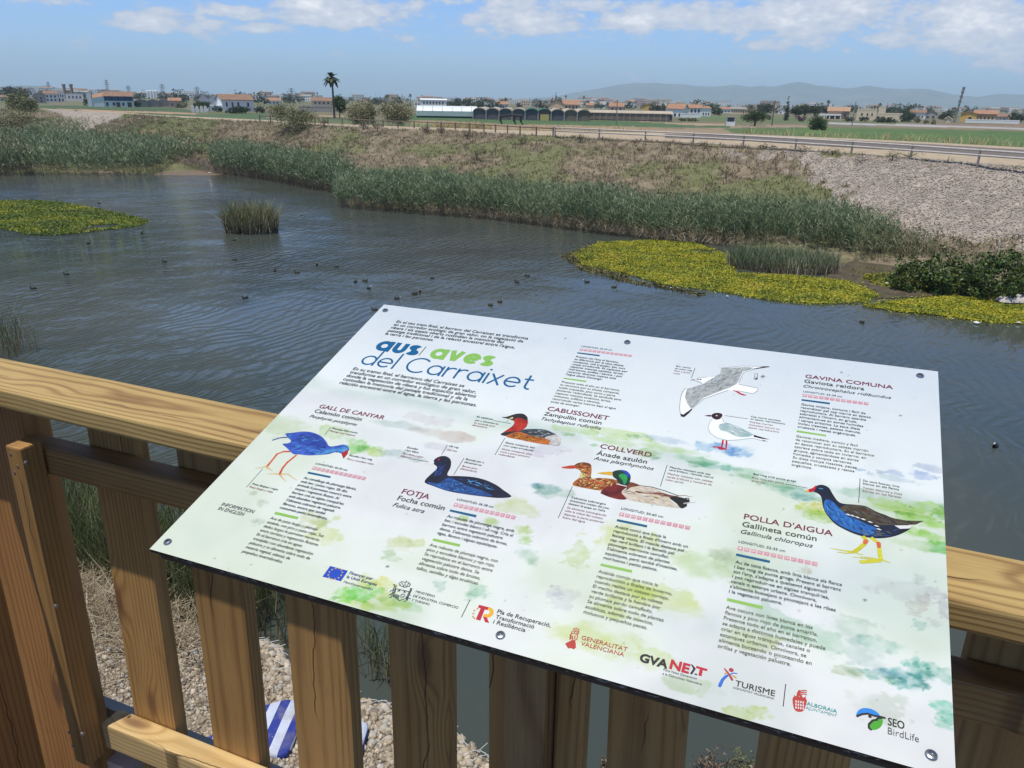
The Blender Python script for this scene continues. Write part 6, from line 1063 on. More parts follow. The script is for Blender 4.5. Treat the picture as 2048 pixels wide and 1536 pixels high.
CAP = [("Plomatge blau-morat", (663.7, 857.9), (714.7, 867), 0), ("Plumaje azul violáceo", (659, 863.2), (710, 873), 1), ("Escudet i bec roig", (698.6, 912.1), (743.5, 921), 0), ("Pico y escudete rojos", (693.4, 919.2), (747.2, 929.4), 1), ("Potes llargues i roges", (504.1, 969.3), (555.9, 980), 0), ("Patas largas y rojas", (498.2, 975.2), (545.1, 986), 1),
 ("Escudet", (813.8, 896.4), (835.1, 900.4), 0), ("i bec blanc", (809.3, 901.7), (837, 906.6), 0), ("Escudete y pico", (805.4, 908.2), (846.4, 915), 1), ("blancos", (801.1, 913.6), (821.6, 917.3), 1), ("Ull roig", (897.8, 893.5), (915.8, 897.4), 0), ("Ojo rojo", (893.3, 900.4), (913.8, 904.3), 1), ("Busseja per a", (931.4, 919.9), (967.5, 926.7), 0), ("alimentar-se", (928, 925.7), (962, 932.6), 0), ("Bucea para", (924, 933.6), (954.5, 938.4), 1), ("alimentarse", (920, 938.8), (952.9, 945.3), 1),
 ("Es capbussa", (953.5, 834.9), (985.7, 839.8), 0), ("per a alimentar-se", (950.4, 841.8), (996.8, 848.6), 0), ("Se zambulle para", (947.4, 847), (990, 853.5), 1), ("alimentarse", (943.7, 851.5), (973.8, 856.4), 1), ("Silueta compacta, bec", (1010.1, 886.7), (1069.1, 897.4), 0), ("curt i popa arrodonida", (1006.6, 892.1), (1066.2, 903.3), 0), ("Silueta compacta, pico", (1002.7, 899.4), (1064.2, 909.1), 1), ("corto y parte posterior", (999.8, 904.6), (1060.3, 915), 1), ("redondeada", (996.8, 910.1), (1029, 916), 1),
 ("Bec i potes", (1352, 733.6), (1380.9, 737.5), 0), ("de color roig", (1349.7, 738.3), (1383.8, 743), 0), ("Pico y patas", (1348.1, 743), (1380.5, 747.3), 1), ("rojas", (1346.3, 747.7), (1359.4, 750), 1), ("Cap marró xocolata", (1501.6, 834.4), (1561.4, 843), 0), ("en època reproductora", (1500.5, 839.1), (1570, 849.2), 0), ("Cabeza marrón", (1498.9, 845.3), (1545.8, 852.3), 1), ("chocolate oscuro en", (1497.3, 850.8), (1559, 860.2), 1), ("época reproductora", (1496.6, 856.3), (1557.5, 865.6), 1),
 ("Mascles vistosos amb cap", (1339, 936.1), (1420.7, 950.2), 0), ("verd brillant, i femella marró", (1337, 941.2), (1426.4, 957.4), 0), ("Machos vistosos con cabeza", (1334.9, 948.9), (1425, 964.8), 1), ("verde brillante y hembras de", (1332.7, 954.9), (1423.3, 970.2), 1), ("color pardo", (1330.6, 960.8), (1366.5, 967.2), 1), ("S'alimenta submergint", (1142.1, 996.7), (1211.3, 1011.3), 0), ("únicament meitat del cos,", (1139.2, 1002.7), (1218.2, 1019), 0), ("deixant la popa en l'aire", (1136.5, 1009), (1209.6, 1024.4), 0), ("Se alimenta sumergiendo", (1133.6, 1016.9), (1212.2, 1032.6), 1), ("sólo la mitad del cuerpo,", (1130.2, 1023.2), (1206.2, 1038.6), 1), ("dejando la parte posterior", (1127.6, 1030.1), (1207.9, 1046.6), 1), ("fuera del agua", (1124.5, 1036.4), (1169.5, 1046), 1),
 ("Bec roig amb punta groga", (1506.4, 949.7), (1592.3, 964.5), 0), ("Pico rojo con punta", (1503.8, 957.1), (1568.3, 968.2), 1), ("amarilla", (1503, 963), (1529.2, 967.9), 1), ("De tons foscos, línia", (1725.7, 963), (1798.8, 974.3), 0), ("blanca en els flancs", (1725.5, 968.8), (1797.4, 980.2), 0), ("Tonos oscuros y línea", (1725.1, 977), (1804.2, 989.3), 1), ("blanca en los flancos", (1725.1, 983.5), (1801.7, 995.8), 1)]
GRP = [2, 2, 2, 4, 2, 4, 4, 5, 4, 5, 5, 7, 3, 4]; KEYS = sum([[uid('caption_text')]*g for g in GRP], [])
for (s, a, e, k), key_ in zip(CAP, KEYS): line(key_, s, a, e, 'cape' if k else 'capc', .004 if k else .014)
for a, e in (((661.8, 854.2), (649.8, 870)), ((525.6, 937.5), (493, 974.6)), ((823, 917.9), (857, 923.8)), ((894.7, 890.6), (883.2, 909.1)), ((928, 916.4), (907.6, 949.2)), ((987, 841.2), (1021, 847.2)), ((1009.9, 875.9), (990, 909.7)), ((1390, 736.3), (1382.8, 756.3)), ((1450.5, 831.3), (1495.8, 837.8)), ((1334.4, 930.1), (1320.7, 972.8)), ((1144.7, 973.1), (1116.5, 1036)), ((1570.8, 968.2), (1614.8, 976.3)), ((1720.2, 956.7), (1717.3, 1005.9))): stroke(uid('caption_line'), [a, e], .0009, 'capc')

# --- birds, in ink
def inkpair(name, a, b_, sc=60., st=(1, 1, 1)): INK[name] = ink('ink_'+name, srgb(*a), srgb(*b_), sc, st)
inkpair('swamp', (34, 62, 160), (70, 110, 214), 26., (1, 3.2, 1)); inkpair('swampd', (24, 40, 120), (54, 90, 190), 40., (1, 3, 1)); inkpair('swampl', (60, 130, 200), (90, 170, 226), 60.); inkpair('beak', (150, 20, 36), (206, 40, 50), 80.); inkpair('leg', (200, 66, 40), (232, 120, 80), 90.); inkpair('toe', (214, 150, 70), (230, 190, 110), 90.)
inkpair('gred', (150, 30, 24), (206, 54, 34), 70.) if False else None
inkpair('neck', (140, 28, 22), (206, 54, 36), 50.); inkpair('cap', (26, 24, 28), (52, 46, 48), 70.); inkpair('gback', (40, 50, 60), (84, 98, 108), 60., (1, 2, 1)); inkpair('flank', (170, 84, 26), (226, 130, 50), 90., (1, 2.4, 1)); inkpair('rump', (170, 170, 170), (236, 232, 226), 90.)
inkpair('coot', (14, 18, 34), (24, 34, 66), 50.); inkpair('cootb', (18, 50, 110), (44, 96, 170), 46., (1, 1.6, 1)); inkpair('gullg', (150, 160, 160), (196, 204, 204), 70., (2.4, 1, 1)); inkpair('gullw', (252, 253, 255), (255, 255, 255), 30.); inkpair('gullh', (46, 24, 30), (70, 40, 44), 80.); inkpair('gullwing', (150, 184, 186), (190, 212, 210), 60., (1, 2, 1))
inkpair('hen', (120, 60, 20), (214, 134, 60), 120., (1, 1.4, 1)); inkpair('hend', (80, 38, 14), (120, 62, 26), 80.); inkpair('throat', (206, 200, 130), (226, 214, 150), 60.); inkpair('bill', (206, 150, 40), (240, 190, 60), 90.); inkpair('gbill', (170, 50, 40), (214, 80, 50), 90.); inkpair('dgreen', (10, 40, 30), (16, 66, 50), 70.); inkpair('lgreen', (20, 130, 70), (50, 180, 90), 80.); inkpair('dblue', (30, 50, 170), (60, 90, 220), 80.); inkpair('mbreast', (70, 14, 18), (140, 40, 36), 60.); inkpair('mflank', (196, 180, 160), (232, 222, 208), 90., (1, 3, 1)); inkpair('mbrown', (96, 44, 26), (150, 90, 60), 80., (1, 2, 1))
inkpair('mhen', (14, 20, 36), (26, 38, 66), 50.); inkpair('mhenb', (24, 78, 160), (50, 126, 206), 50., (2, 1, 1)); inkpair('mwing', (48, 42, 34), (96, 84, 62), 90., (1, 2.2, 1)); inkpair('yleg', (196, 190, 20), (226, 222, 70), 90.)
B1 = 'swamphen_picture'; z = Zm(480, 780, 5.389)
def zs(part, pts, w, col, lay=1, taper=False): stroke(part, z(*pts), w, col, lay, taper)
zs(B1, [(345, 543), (440, 514), (540, 506)], .0026, 'swampd'); 
for pts in ([(560, 662), (470, 664), (400, 690), (345, 760), (290, 825)], [(610, 700), (510, 780), (460, 840), (425, 910)]): zs(B1, pts, .0036, 'leg')
for pts in ([(290, 822), (220, 838), (160, 846)], [(290, 825), (320, 850), (352, 876)], [(288, 825), (288, 860)], [(425, 908), (350, 902), (296, 910)], [(425, 908), (515, 905), (560, 940), (612, 972)], [(425, 912), (470, 960), (497, 990)]): zs(B1, pts, .0022, 'toe', 1, True)
body = z((490, 472), (560, 462), (680, 448), (780, 458), (870, 495), (930, 555), (962, 605), (1040, 602), (1110, 588), (1160, 605), (1175, 640), (1160, 665), (1110, 690), (1040, 668), (960, 690), (860, 700), (740, 705), (640, 695), (575, 690), (530, 650), (490, 612), (458, 582), (530, 572), (548, 545), (520, 515)); blob(B1, body, 'swamp', 1)
blob(B1, z((600, 520), (700, 470), (850, 495), (930, 590), (900, 640), (780, 640), (680, 580)), 'swampd', 2); blob(B1, z((960, 640), (1060, 625), (1130, 612), (1162, 640), (1110, 676), (1040, 660), (900, 690), (800, 696), (860, 670)), 'swampl', 2)
feathers(B1, body, 150, .012, .35, ['swampd', 'swampl', 'swamp'], 3, .0007); blob(B1, z((1092, 685), (1140, 655), (1170, 640), (1160, 690), (1115, 742)), 'beak', 3, False)
B2 = 'grebe_picture'; z = Zm(740, 790, 5.12)
blob(B2, z((1337, 405), (1400, 370), (1470, 375), (1530, 368), (1580, 352), (1680, 347), (1790, 355), (1870, 385), (1908, 408), (1952, 440), (1944, 508), (1890, 518), (1700, 492), (1550, 462), (1420, 428)), 'gback', 0); blob(B2, z((1395, 428), (1450, 395), (1540, 382), (1650, 418), (1780, 442), (1838, 470), (1830, 508), (1700, 492), (1550, 462)), 'flank', 1); blob(B2, z((1790, 440), (1840, 418), (1905, 410), (1950, 440), (1943, 506), (1890, 516), (1830, 506), (1848, 470)), 'rump', 1)
blob(B2, z((1462, 245), (1500, 228), (1580, 222), (1617, 258), (1605, 320), (1560, 358), (1500, 380), (1430, 392), (1370, 402), (1340, 404), (1390, 365), (1450, 325), (1478, 285)), 'neck', 2); blob(B2, z((1350, 229), (1400, 224), (1455, 205), (1510, 192), (1570, 195), (1612, 228), (1606, 264), (1560, 240), (1500, 238), (1465, 262), (1430, 248), (1395, 240)), 'cap', 3); blob(B2, z((1337, 406), (1370, 385), (1440, 375), (1500, 372), (1450, 392), (1400, 412)), 'cap', 3); blob(B2, z((1425, 242), (1462, 226), (1462, 246)), 'throat', 4)
feathers(B2, z((1395, 428), (1450, 395), (1540, 382), (1650, 418), (1780, 442), (1838, 470), (1700, 492)), 110, .009, .2, ['mbrown', 'bill', 'hend'], 4, .0006); feathers(B2, z((1560, 365), (1680, 350), (1790, 358), (1900, 410), (1780, 440), (1650, 415)), 60, .009, -.2, ['cap', 'rump', 'gback'], 4, .0005, .3)
B3 = 'coot_picture'
body = z((655, 668), (690, 640), (740, 625), (790, 632), (828, 670), (825, 740), (795, 800), (805, 828), (900, 830), (1050, 840), (1180, 870), (1290, 920), (1360, 970), (1448, 1040), (1330, 1055), (1200, 1045), (1000, 1020), (800, 985), (640, 930), (565, 900), (570, 865), (620, 815), (675, 765), (685, 735), (652, 705)); blob(B3, body, 'coot', 1)
bl = z((590, 890), (700, 905), (800, 850), (900, 880), (1000, 930), (1200, 1000), (1240, 1040), (1000, 1016), (800, 980), (640, 926)); blob(B3, bl, 'cootb', 2); feathers(B3, bl, 130, .007, .3, ['cootb', 'swampl', 'coot'], 3, .0005, 1.); feathers(B3, z((880, 850), (1050, 860), (1200, 900), (1300, 980), (1150, 960), (1000, 910)), 60, .013, -.5, ['cootb', 'swampl', 'coot'], 3, .0008, .5); feathers(B3, z((700, 700), (800, 700), (780, 810), (690, 840), (640, 850)), 46, .010, 1.2, ['cootb', 'swampd'], 3, .0006)
blob(B3, z((562, 702), (600, 690), (640, 672), (657, 690), (645, 708), (600, 704)), 'white', 3); disc(B3, z((705, 663))[0], .0016, 'red', 4)
B4 = 'flying_gull_picture'; z = Zm(1320, 700, 6.4)
blob(B4, z((330, 480), (460, 462), (560, 428), (480, 385), (500, 355), (600, 350), (690, 345), (770, 300), (780, 230), (1040, 208), (1395, 212), (1200, 248), (1075, 288), (1005, 420), (1010, 440), (1250, 490), (1245, 525), (1190, 560), (990, 525), (870, 518), (560, 625), (412, 748), (310, 855), (262, 830), (250, 740), (270, 600)), 'gullw', 0, False)
wing = z((782, 234), (1100, 218), (1200, 226), (1160, 250), (1060, 275), (1000, 400), (985, 432), (900, 478), (560, 608), (440, 718), (398, 748), (350, 690), (320, 600), (345, 492), (450, 466), (560, 432), (610, 395), (690, 352), (770, 304)); blob(B4, wing, 'gullg', 1, False); feathers(B4, wing, 260, .014, .8, ['gullg', 'grey', 'rump'], 2, .0005, .25)
blob(B4, z((260, 815), (300, 828), (335, 800), (368, 780), (405, 748), (413, 762), (370, 810), (310, 860), (268, 852)), 'black', 2, False); blob(B4, z((1170, 246), (1340, 210), (1405, 215), (1300, 232)), 'black', 2, False)
for pts in ([(340, 482), (290, 530), (262, 620), (250, 740), (262, 830)], [(412, 748), (560, 627), (870, 517)], [(1005, 420), (1072, 287), (1200, 247), (1400, 218)], [(1400, 212), (1040, 207), (780, 232)], [(1008, 440), (1250, 490), (1245, 525), (1190, 560), (990, 522)], [(445, 390), (540, 430)], [(600, 350), (505, 353), (468, 375)]): stroke(B4, z(*pts), .0007, 'grey', 3)
blob(B4, z((378, 385), (440, 377), (446, 389)), 'gullh', 3, False); disc(B4, z((518, 378))[0], .0016, 'black', 3); disc(B4, z((488, 378))[0], .0012, 'black', 3); blob(B4, z((930, 515), (1000, 532), (1042, 558), (1105, 578), (1080, 584), (1030, 572), (980, 542)), 'red', 3)
B5 = 'standing_gull_picture'
stroke(B5, z((672, 885), (640, 915), (614, 990), (640, 1060), (720, 1122), (860, 1158), (1000, 1152), (1180, 1128), (1330, 1168)), .0011, 'gullwing', 3); stroke(B5, z((796, 870), (822, 930), (900, 945)), .0009, 'gullwing', 3)
blob(B5, z((675, 878), (790, 868), (822, 930), (1000, 1005), (1180, 1085), (1390, 1165), (1330, 1168), (1180, 1128), (1000, 1152), (860, 1158), (720, 1122), (640, 1060), (614, 990), (640, 915)), 'gullw', 0); wing = z((760, 955), (850, 940), (960, 965), (1100, 1030), (1192, 1085), (1100, 1115), (980, 1105), (860, 1050), (768, 1018)); blob(B5, wing, 'gullwing', 1); feathers(B5, wing, 40, .014, -.35, ['gullg', 'gullw'], 2, .0005, .15)
blob(B5, z((655, 840), (690, 812), (750, 806), (796, 822), (794, 852), (760, 886), (705, 890), (672, 866)), 'gullh', 2); blob(B5, z((566, 841), (640, 830), (664, 845), (640, 854)), 'gullh', 2, False); disc(B5, z((725, 842))[0], .0013, 'white', 3); blob(B5, z((1195, 1085), (1260, 1105), (1400, 1146), (1300, 1137), (1200, 1112)), 'black', 2, False); blob(B5, z((1300, 1148), (1386, 1170), (1330, 1168)), 'black', 2, False)
for pts in ([(806, 1152), (800, 1200), (785, 1245), (676, 1240)], [(850, 1152), (852, 1200), (842, 1268), (740, 1258)], [(785, 1245), (850, 1272), (760, 1268)]): stroke(B5, z(*pts), .0026, 'red', 2)
B6 = 'mallard_pair_picture'; z = Zm(1090, 860, 5.851)
body = z((345, 412), (390, 385), (440, 380), (500, 385), (540, 420), (545, 480), (538, 540), (548, 568), (650, 560), (760, 570), (850, 592), (850, 640), (700, 690), (650, 708), (560, 697), (400, 667), (325, 645), (340, 605), (398, 560), (425, 510), (398, 465), (352, 447)); blob(B6, body, 'hen', 0); feathers(B6, body, 230, .007, .6, ['hend', 'hend', 'throat', 'gbill'], 2, .0007, .7)
blob(B6, z((192, 437), (240, 425), (330, 413), (356, 428), (342, 452), (230, 450)), 'gbill', 1); blob(B6, z((420, 505), (465, 505), (470, 560), (405, 562)), 'throat', 1); blob(B6, z((350, 405), (440, 379), (520, 392), (542, 430), (480, 412), (400, 410)), 'hend', 1)
fl = z((900, 730), (1000, 660), (1150, 652), (1300, 690), (1450, 760), (1560, 782), (1470, 800), (1500, 850), (1592, 912), (1400, 896), (1200, 862), (945, 806)); blob(B6, fl, 'mflank', 1); blob(B6, z((985, 615), (1050, 622), (1110, 652), (1010, 672), (950, 700)), 'mbrown', 1); blob(B6, z((1060, 712), (1200, 732), (1350, 732), (1480, 765), (1565, 777), (1450, 786), (1300, 752), (1100, 740)), 'mbrown', 2); stroke(B6, z((1100, 650), (1250, 668), (1400, 712), (1560, 770)), .0012, 'black', 2); feathers(B6, fl, 90, .010, -.15, ['rump', 'mbrown', 'throat'], 3, .0004, .3); feathers(B6, z((900, 730), (990, 668), (1060, 680), (960, 740)), 30, .010, .5, ['black', 'grey'], 3, .0007, .3)
blob(B6, z((650, 735), (682, 690), (740, 650), (830, 628), (925, 650), (965, 662), (895, 730), (955, 806), (870, 813), (760, 787), (680, 756)), 'mbreast', 2); blob(B6, z((785, 500), (830, 475), (900, 469), (960, 485), (1000, 530), (997, 590), (972, 645), (930, 657), (860, 622), (838, 580), (800, 550)), 'dgreen', 3); blob(B6, z((880, 473), (960, 488), (998, 535), (980, 556), (930, 500)), 'dblue', 4); blob(B6, z((862, 535), (920, 512), (965, 550), (955, 610), (925, 640), (908, 595)), 'lgreen', 4); blob(B6, z((613, 505), (700, 492), (780, 492), (786, 530), (720, 524), (640, 514)), 'bill', 3); stroke(B6, z((835, 632), (900, 648), (958, 662)), .0015, 'white', 4)
blob(B6, z((1455, 792), (1540, 782), (1640, 802), (1690, 832), (1660, 868), (1660, 892), (1595, 918), (1540, 862)), 'black', 3); stroke(B6, z((1640, 800), (1680, 800), (1690, 835), (1650, 845)), .0016, 'black', 4); stroke(B6, z((1620, 862), (1700, 850), (1765, 848)), .0018, 'rump', 4, True); stroke(B6, z((1560, 772), (1640, 768), (1720, 785)), .0012, 'mbrown', 3, True)
B7 = 'moorhen_picture'; z = Zm(1480, 920, 5.12)
body = z((748, 318), (760, 285), (795, 260), (850, 256), (910, 285), (950, 350), (1000, 420), (1060, 448), (1180, 458), (1290, 475), (1400, 530), (1550, 590), (1650, 622), (1750, 690), (1680, 742), (1580, 782), (1450, 802), (1330, 797), (1200, 767), (1080, 717), (970, 652), (890, 562), (850, 482), (832, 382), (800, 345)); blob(B7, body, 'mhen', 1)
br = z((880, 405), (950, 430), (1010, 490), (1100, 560), (1280, 650), (1400, 705), (1330, 770), (1200, 745), (1050, 685), (950, 615), (885, 540), (856, 470)); blob(B7, br, 'mhenb', 2); feathers(B7, br, 120, .012, -.9, ['mhenb', 'swampl', 'mhen'], 3, .0006, .4); feathers(B7, z((1200, 700), (1450, 720), (1640, 700), (1560, 780), (1400, 800), (1200, 760)), 80, .010, -.5, ['mhenb', 'grey', 'mhen'], 3, .0006, .4)
wg = z((1000, 505), (1080, 462), (1200, 462), (1300, 482), (1420, 540), (1560, 595), (1700, 620), (1880, 625), (1800, 662), (1600, 667), (1420, 667), (1280, 612), (1120, 557)); blob(B7, wg, 'mwing', 2, False); feathers(B7, wg, 130, .014, -.45, ['mhen', 'hend', 'grey', 'mwing'], 3, .0005, .18); blob(B7, z((1580, 672), (1762, 670), (1740, 702), (1640, 707)), 'white', 4, False)
for x, y in ((1105, 560), (1150, 571), (1200, 588), (1260, 608), (1330, 636), (1395, 676), (1420, 710)): blob(B7, z((x-28, y-6), (x, y-8), (x+34, y+10), (x+4, y+8)), 'white', 4, False)
blob(B7, z((688, 305), (740, 290), (778, 260), (782, 278), (756, 326), (700, 330)), 'red', 3, False); blob(B7, z((656, 323), (702, 303), (706, 328)), 'yellow', 4, False); stroke(B7, z((805, 292), (850, 297)), .0012, 'swampl', 4)
for pts in ([(1255, 780), (1300, 825), (1275, 860), (1215, 910), (1165, 945)], [(1340, 795), (1418, 850), (1430, 950), (1446, 1030)], [(1446, 1030), (1330, 1040), (1225, 1045)]): stroke(B7, z(*pts), .0052, 'yleg', 2)
for pts in ([(1165, 942), (1040, 925), (920, 904)], [(1165, 948), (1080, 955), (990, 942)], [(1175, 940), (1220, 965), (1262, 972)], [(1430, 1035), (1290, 1010), (1152, 994)], [(1440, 1025), (1330, 1000), (1228, 990)], [(1450, 1020), (1500, 1040), (1542, 1052)]): stroke(B7, z(*pts), .0026, 'yleg', 2, True)
blob(B7, z((1270, 815), (1305, 822), (1308, 850), (1270, 862), (1258, 840)), 'leg', 3); blob(B7, z((1395, 842), (1438, 848), (1440, 895), (1412, 900)), 'leg', 3)
# thermometer and snowflake
z = Zm(1320, 700, 6.4); LG = 'weather_symbol'
stroke(LG, z((1212, 345), (1216, 302), (1250, 302), (1246, 345), (1248, 375), (1225, 382), (1200, 372), (1212, 345)), .0008, 'dark'); blob(LG, z((1216, 372), (1232, 350), (1244, 372)), 'dark', 1)
for a, e in (((1278, 342), (1352, 338)), ((1300, 318), (1332, 362)), ((1334, 318), (1298, 362))): stroke(LG, z(a, e), .0009, 'dark')
# --- sponsors' marks
LG = 'union_flag'; z = Zm(300, 900, 5.12); quad(LG, z((1845, 1187), (2028, 1237), (1955, 1345), (1765, 1298)), 'eu')
fc = uv(*z((1898, 1267))[0])
for i in range(12):
    a = 2*math.pi*i/12; c_ = fc+np.array([math.cos(a), math.sin(a)])*.0092
    SHAPES.append((LG, [c_+np.array([math.cos(t), math.sin(t)])*(.0017 if j % 2 == 0 else .0007) for j, t in enumerate(np.arange(10)*math.pi/5+math.pi/2)], 'yellow', 1))
TX = 'sponsor_lettering'
TX = uid('union_flag_lettering'); line(TX, 'Finançat per', (698.2, 1148.3), (744.9, 1160), 'nblue', .012); line(TX, 'la Unió Europea', (692.8, 1156), (752.3, 1172.3), 'nblue', .012); line(TX, 'NextGenerationEU', (686.9, 1165.6), (743.8, 1180.3), 'dark', -.004)
z = Zm(600, 980, 4.452); LG = 'crowned_coat_of_arms'
for pts in ([(888, 850), (880, 832), (905, 815), (932, 822), (960, 820), (985, 840), (975, 858), (930, 868), (888, 850)], [(890, 850), (905, 822), (925, 860)], [(925, 862), (935, 822), (945, 862)], [(950, 862), (965, 828), (975, 855)], [(945, 806), (948, 822)]): stroke(LG, z(*pts), .0010, 'dark')
for pts in ([(845, 845), (815, 950)], [(858, 848), (828, 952)], [(985, 880), (955, 985)], [(997, 884), (942, 985)], [(800, 905), (835, 885), (850, 905), (790, 938)], [(960, 925), (985, 935), (940, 955), (985, 970)]): stroke(LG, z(*pts), .0013, 'dark')
sh = [(855, 880), (970, 905), (945, 965), (885, 985), (830, 945)]; stroke(LG, z(*(sh+[sh[0]])), .0012, 'dark')
for pts in ([(868, 895), (893, 902), (890, 882), (866, 905)], [(925, 900), (950, 912), (920, 915), (950, 895)]): blob(LG, z(*pts), 'dark', 1, False)
for i in range(4): stroke(LG, z((850+i*11, 928+i*3), (836+i*12, 950+i*6)), .0014, 'dark')
for r_ in (.0032, .0018): 
    c_ = uv(*z((915, 942))[0]); q = [c_+np.array([math.cos(t), math.sin(t)])*r_ for t in np.linspace(0, 6.283, 13)]
    for a_, b2 in zip(q, q[1:]): SHAPES.append((LG, [a_*1, b2*1, c_+(b2-c_)*.78, c_+(a_-c_)*.78], 'dark', 1))
for x, y in ((838, 842), (990, 876), (806, 955), (934, 990)): blob(LG, z((x-8, y-3), (x+10, y), (x+8, y+7), (x-10, y+4)), 'dark', 1, False)
TX = uid('ministry_lettering'); line(TX, 'MINISTERIO', (830.7, 1185.2), (869, 1194.8), 'dark', -.002); line(TX, 'DE INDUSTRIA, COMERCIO', (825.7, 1193.7), (915.6, 1217.4), 'dark', -.002); line(TX, 'Y TURISMO', (822.4, 1201.6), (858.3, 1210.6), 'dark', -.002); stroke(uid('divider_line'), [(939.8, 1200.1), (922.8, 1234.5)], .0010, 'dark')
z = Zm(620, 1110, 4.096); LG = 'recovery_plan_mark'
blob(LG, z((1450, 428), (1478, 430), (1503, 452), (1500, 488), (1462, 514), (1420, 505), (1428, 484), (1458, 486), (1472, 468), (1462, 452), (1444, 450)), 'yellow', 0); blob(LG, z((1385, 408), (1462, 428), (1455, 452), (1432, 446), (1395, 538), (1358, 528), (1398, 437), (1376, 431)), 'red', 1, False); blob(LG, z((1418, 505), (1450, 513), (1468, 558), (1432, 549)), 'red', 1, False)
for x, y in ((1372, 440), (1346, 455), (1338, 480), (1335, 505), (1346, 518)): disc(LG, z((x, y))[0], .0014, 'gold', 1, 6)
TX = uid('recovery_plan_lettering'); line(TX, 'Pla de Recuperació,', (993.5, 1226.3), (1099.7, 1256.9), 'dark', .010); line(TX, 'Transformació', (989.9, 1236.9), (1066.8, 1258.1), 'dark', .010); line(TX, 'i Resiliència', (985.5, 1247), (1049.7, 1264.7), 'dark', .010)
z = Zm(1080, 1220, 5.12); LG = 'striped_crest'
for pts in ([(305, 305), (312, 248), (345, 238), (385, 255), (378, 300), (350, 312)], [(318, 255), (318, 300)], [(335, 262), (332, 305)], [(360, 262), (352, 300)], [(322, 240), (330, 215), (350, 222), (345, 190), (372, 185), (402, 205), (390, 222), (400, 238), (378, 248)], [(345, 205), (375, 205), (352, 232)], [(365, 215), (395, 222), (370, 240)]): stroke(LG, z(*pts), .0012, 'gred')
for i in range(4): stroke(LG, z((270+i*20, 338-i*10), (300+i*19, 390-i*0)), .0032, 'gred')
stroke(LG, z((348, 312), (356, 360), (340, 400)), .0028, 'gred')
TX = uid('government_lettering'); line(TX, 'GENERALITAT', (1162, 1279), (1254, 1302.4), 'gred', -.002); line(TX, 'VALENCIANA', (1160.5, 1290.2), (1247, 1315.2), 'gred', -.002)
TX = uid('fund_lettering'); line(TX, 'GVA', (1277.7, 1322), (1334.9, 1336), 'black', .040); line(TX, 'NE', (1338.2, 1336.5), (1377.5, 1346.5), 'red', .040)
blob(TX, z((1545, 555), (1562, 560), (1596, 602), (1556, 662), (1535, 652), (1568, 604)), 'black', 1, False); blob(TX, z((1585, 650), (1610, 656), (1608, 670), (1582, 664)), 'black', 1, False); blob(TX, z((1602, 572), (1716, 606), (1708, 628), (1668, 616), (1654, 680), (1620, 670), (1636, 606), (1596, 594)), 'red', 1, False)
line(TX, 'Fons Next Generation', (1326.5, 1341.3), (1393.5, 1361), 'dark', .0); line(TX, 'a la Comunitat Valenciana', (1324.7, 1349.2), (1403.8, 1370.4), 'dark', .0)
z = Zm(1400, 1300, 3.938); LG = 'tourism_figure'
blob(LG, z((222, 192), (226, 204), (190, 240), (165, 292), (142, 282), (165, 232), (195, 202)), 'tblue', 0); blob(LG, z((188, 148), (202, 150), (240, 195), (262, 236), (246, 240), (222, 198)), 'tred', 1); disc(LG, z((246, 158))[0], .0026, 'tred', 1); blob(LG, z((236, 190), (262, 178), (294, 184), (292, 190), (262, 187), (240, 198)), 'tblue', 1); blob(LG, z((250, 198), (272, 204), (290, 220), (282, 224), (262, 212)), 'gold', 1); blob(LG, z((190, 188), (205, 174), (214, 180), (200, 194)), 'gold', 1)
TX = uid('tourism_lettering'); line(TX, 'TURISME', (1469.8, 1371.6), (1549.3, 1393.2), 'black', .012); line(TX, 'COMUNITAT VALENCIANA', (1466, 1377.2), (1547.8, 1400.2), 'black', .004); stroke(uid('divider_line'), [(1571.4, 1368), (1566.3, 1413)], .0010, 'dark')
LG = 'town_crest'
blob(LG, z((737, 368), (835, 385), (832, 440), (815, 478), (785, 488), (752, 478), (734, 440)), 'gred', 0); 
for i in range(4):
    for j in range(3): blob(LG, z((752+i*19, 396+j*24+i*3), (762+i*19, 398+j*24+i*3), (760+i*19, 414+j*24+i*3), (750+i*19, 412+j*24+i*3)), 'white', 1, False)
for pts in ([(742, 368), (738, 352), (755, 366), (768, 350), (780, 370), (800, 356), (812, 378), (835, 364), (832, 386)],): blob(LG, z(*pts), 'gred', 1, False)
blob(LG, z((760, 352), (775, 318), (795, 322), (790, 345), (800, 362), (772, 362)), 'gred', 1)
for k in range(3): stroke(LG, z((790, 325+k*14), (815, 318+k*14), (842, 322+k*16)), .0012, 'gred')
TX = uid('town_lettering'); line(TX, 'ALBORAIA', (1612.8, 1410.2), (1673.7, 1426.2), 'teal', .020); line(TX, 'AJUNTAMENT', (1611.3, 1417.8), (1673.7, 1434.6), 'teal', -.002)
LG = 'bird_head_mark'
blob(LG, z((1230, 518), (1245, 478), (1285, 458), (1340, 462), (1390, 486), (1415, 516), (1370, 512), (1320, 496), (1275, 502)), 'sblue', 0); stroke(LG, z((1232, 524), (1275, 506), (1320, 502), (1370, 518), (1420, 526), (1462, 538)), .0022, 'black', 1); blob(LG, z((1405, 524), (1464, 538), (1405, 546), (1370, 552)), 'black', 1, False); stroke(LG, z((1400, 548), (1360, 556), (1330, 585), (1330, 615), (1352, 632)), .0022, 'black', 1); blob(LG, z((1436, 542), (1434, 590), (1402, 622), (1356, 630), (1336, 606), (1346, 576), (1382, 552)), 'sgreen', 0); disc(LG, z((1338, 524))[0], .0017, 'black', 1)
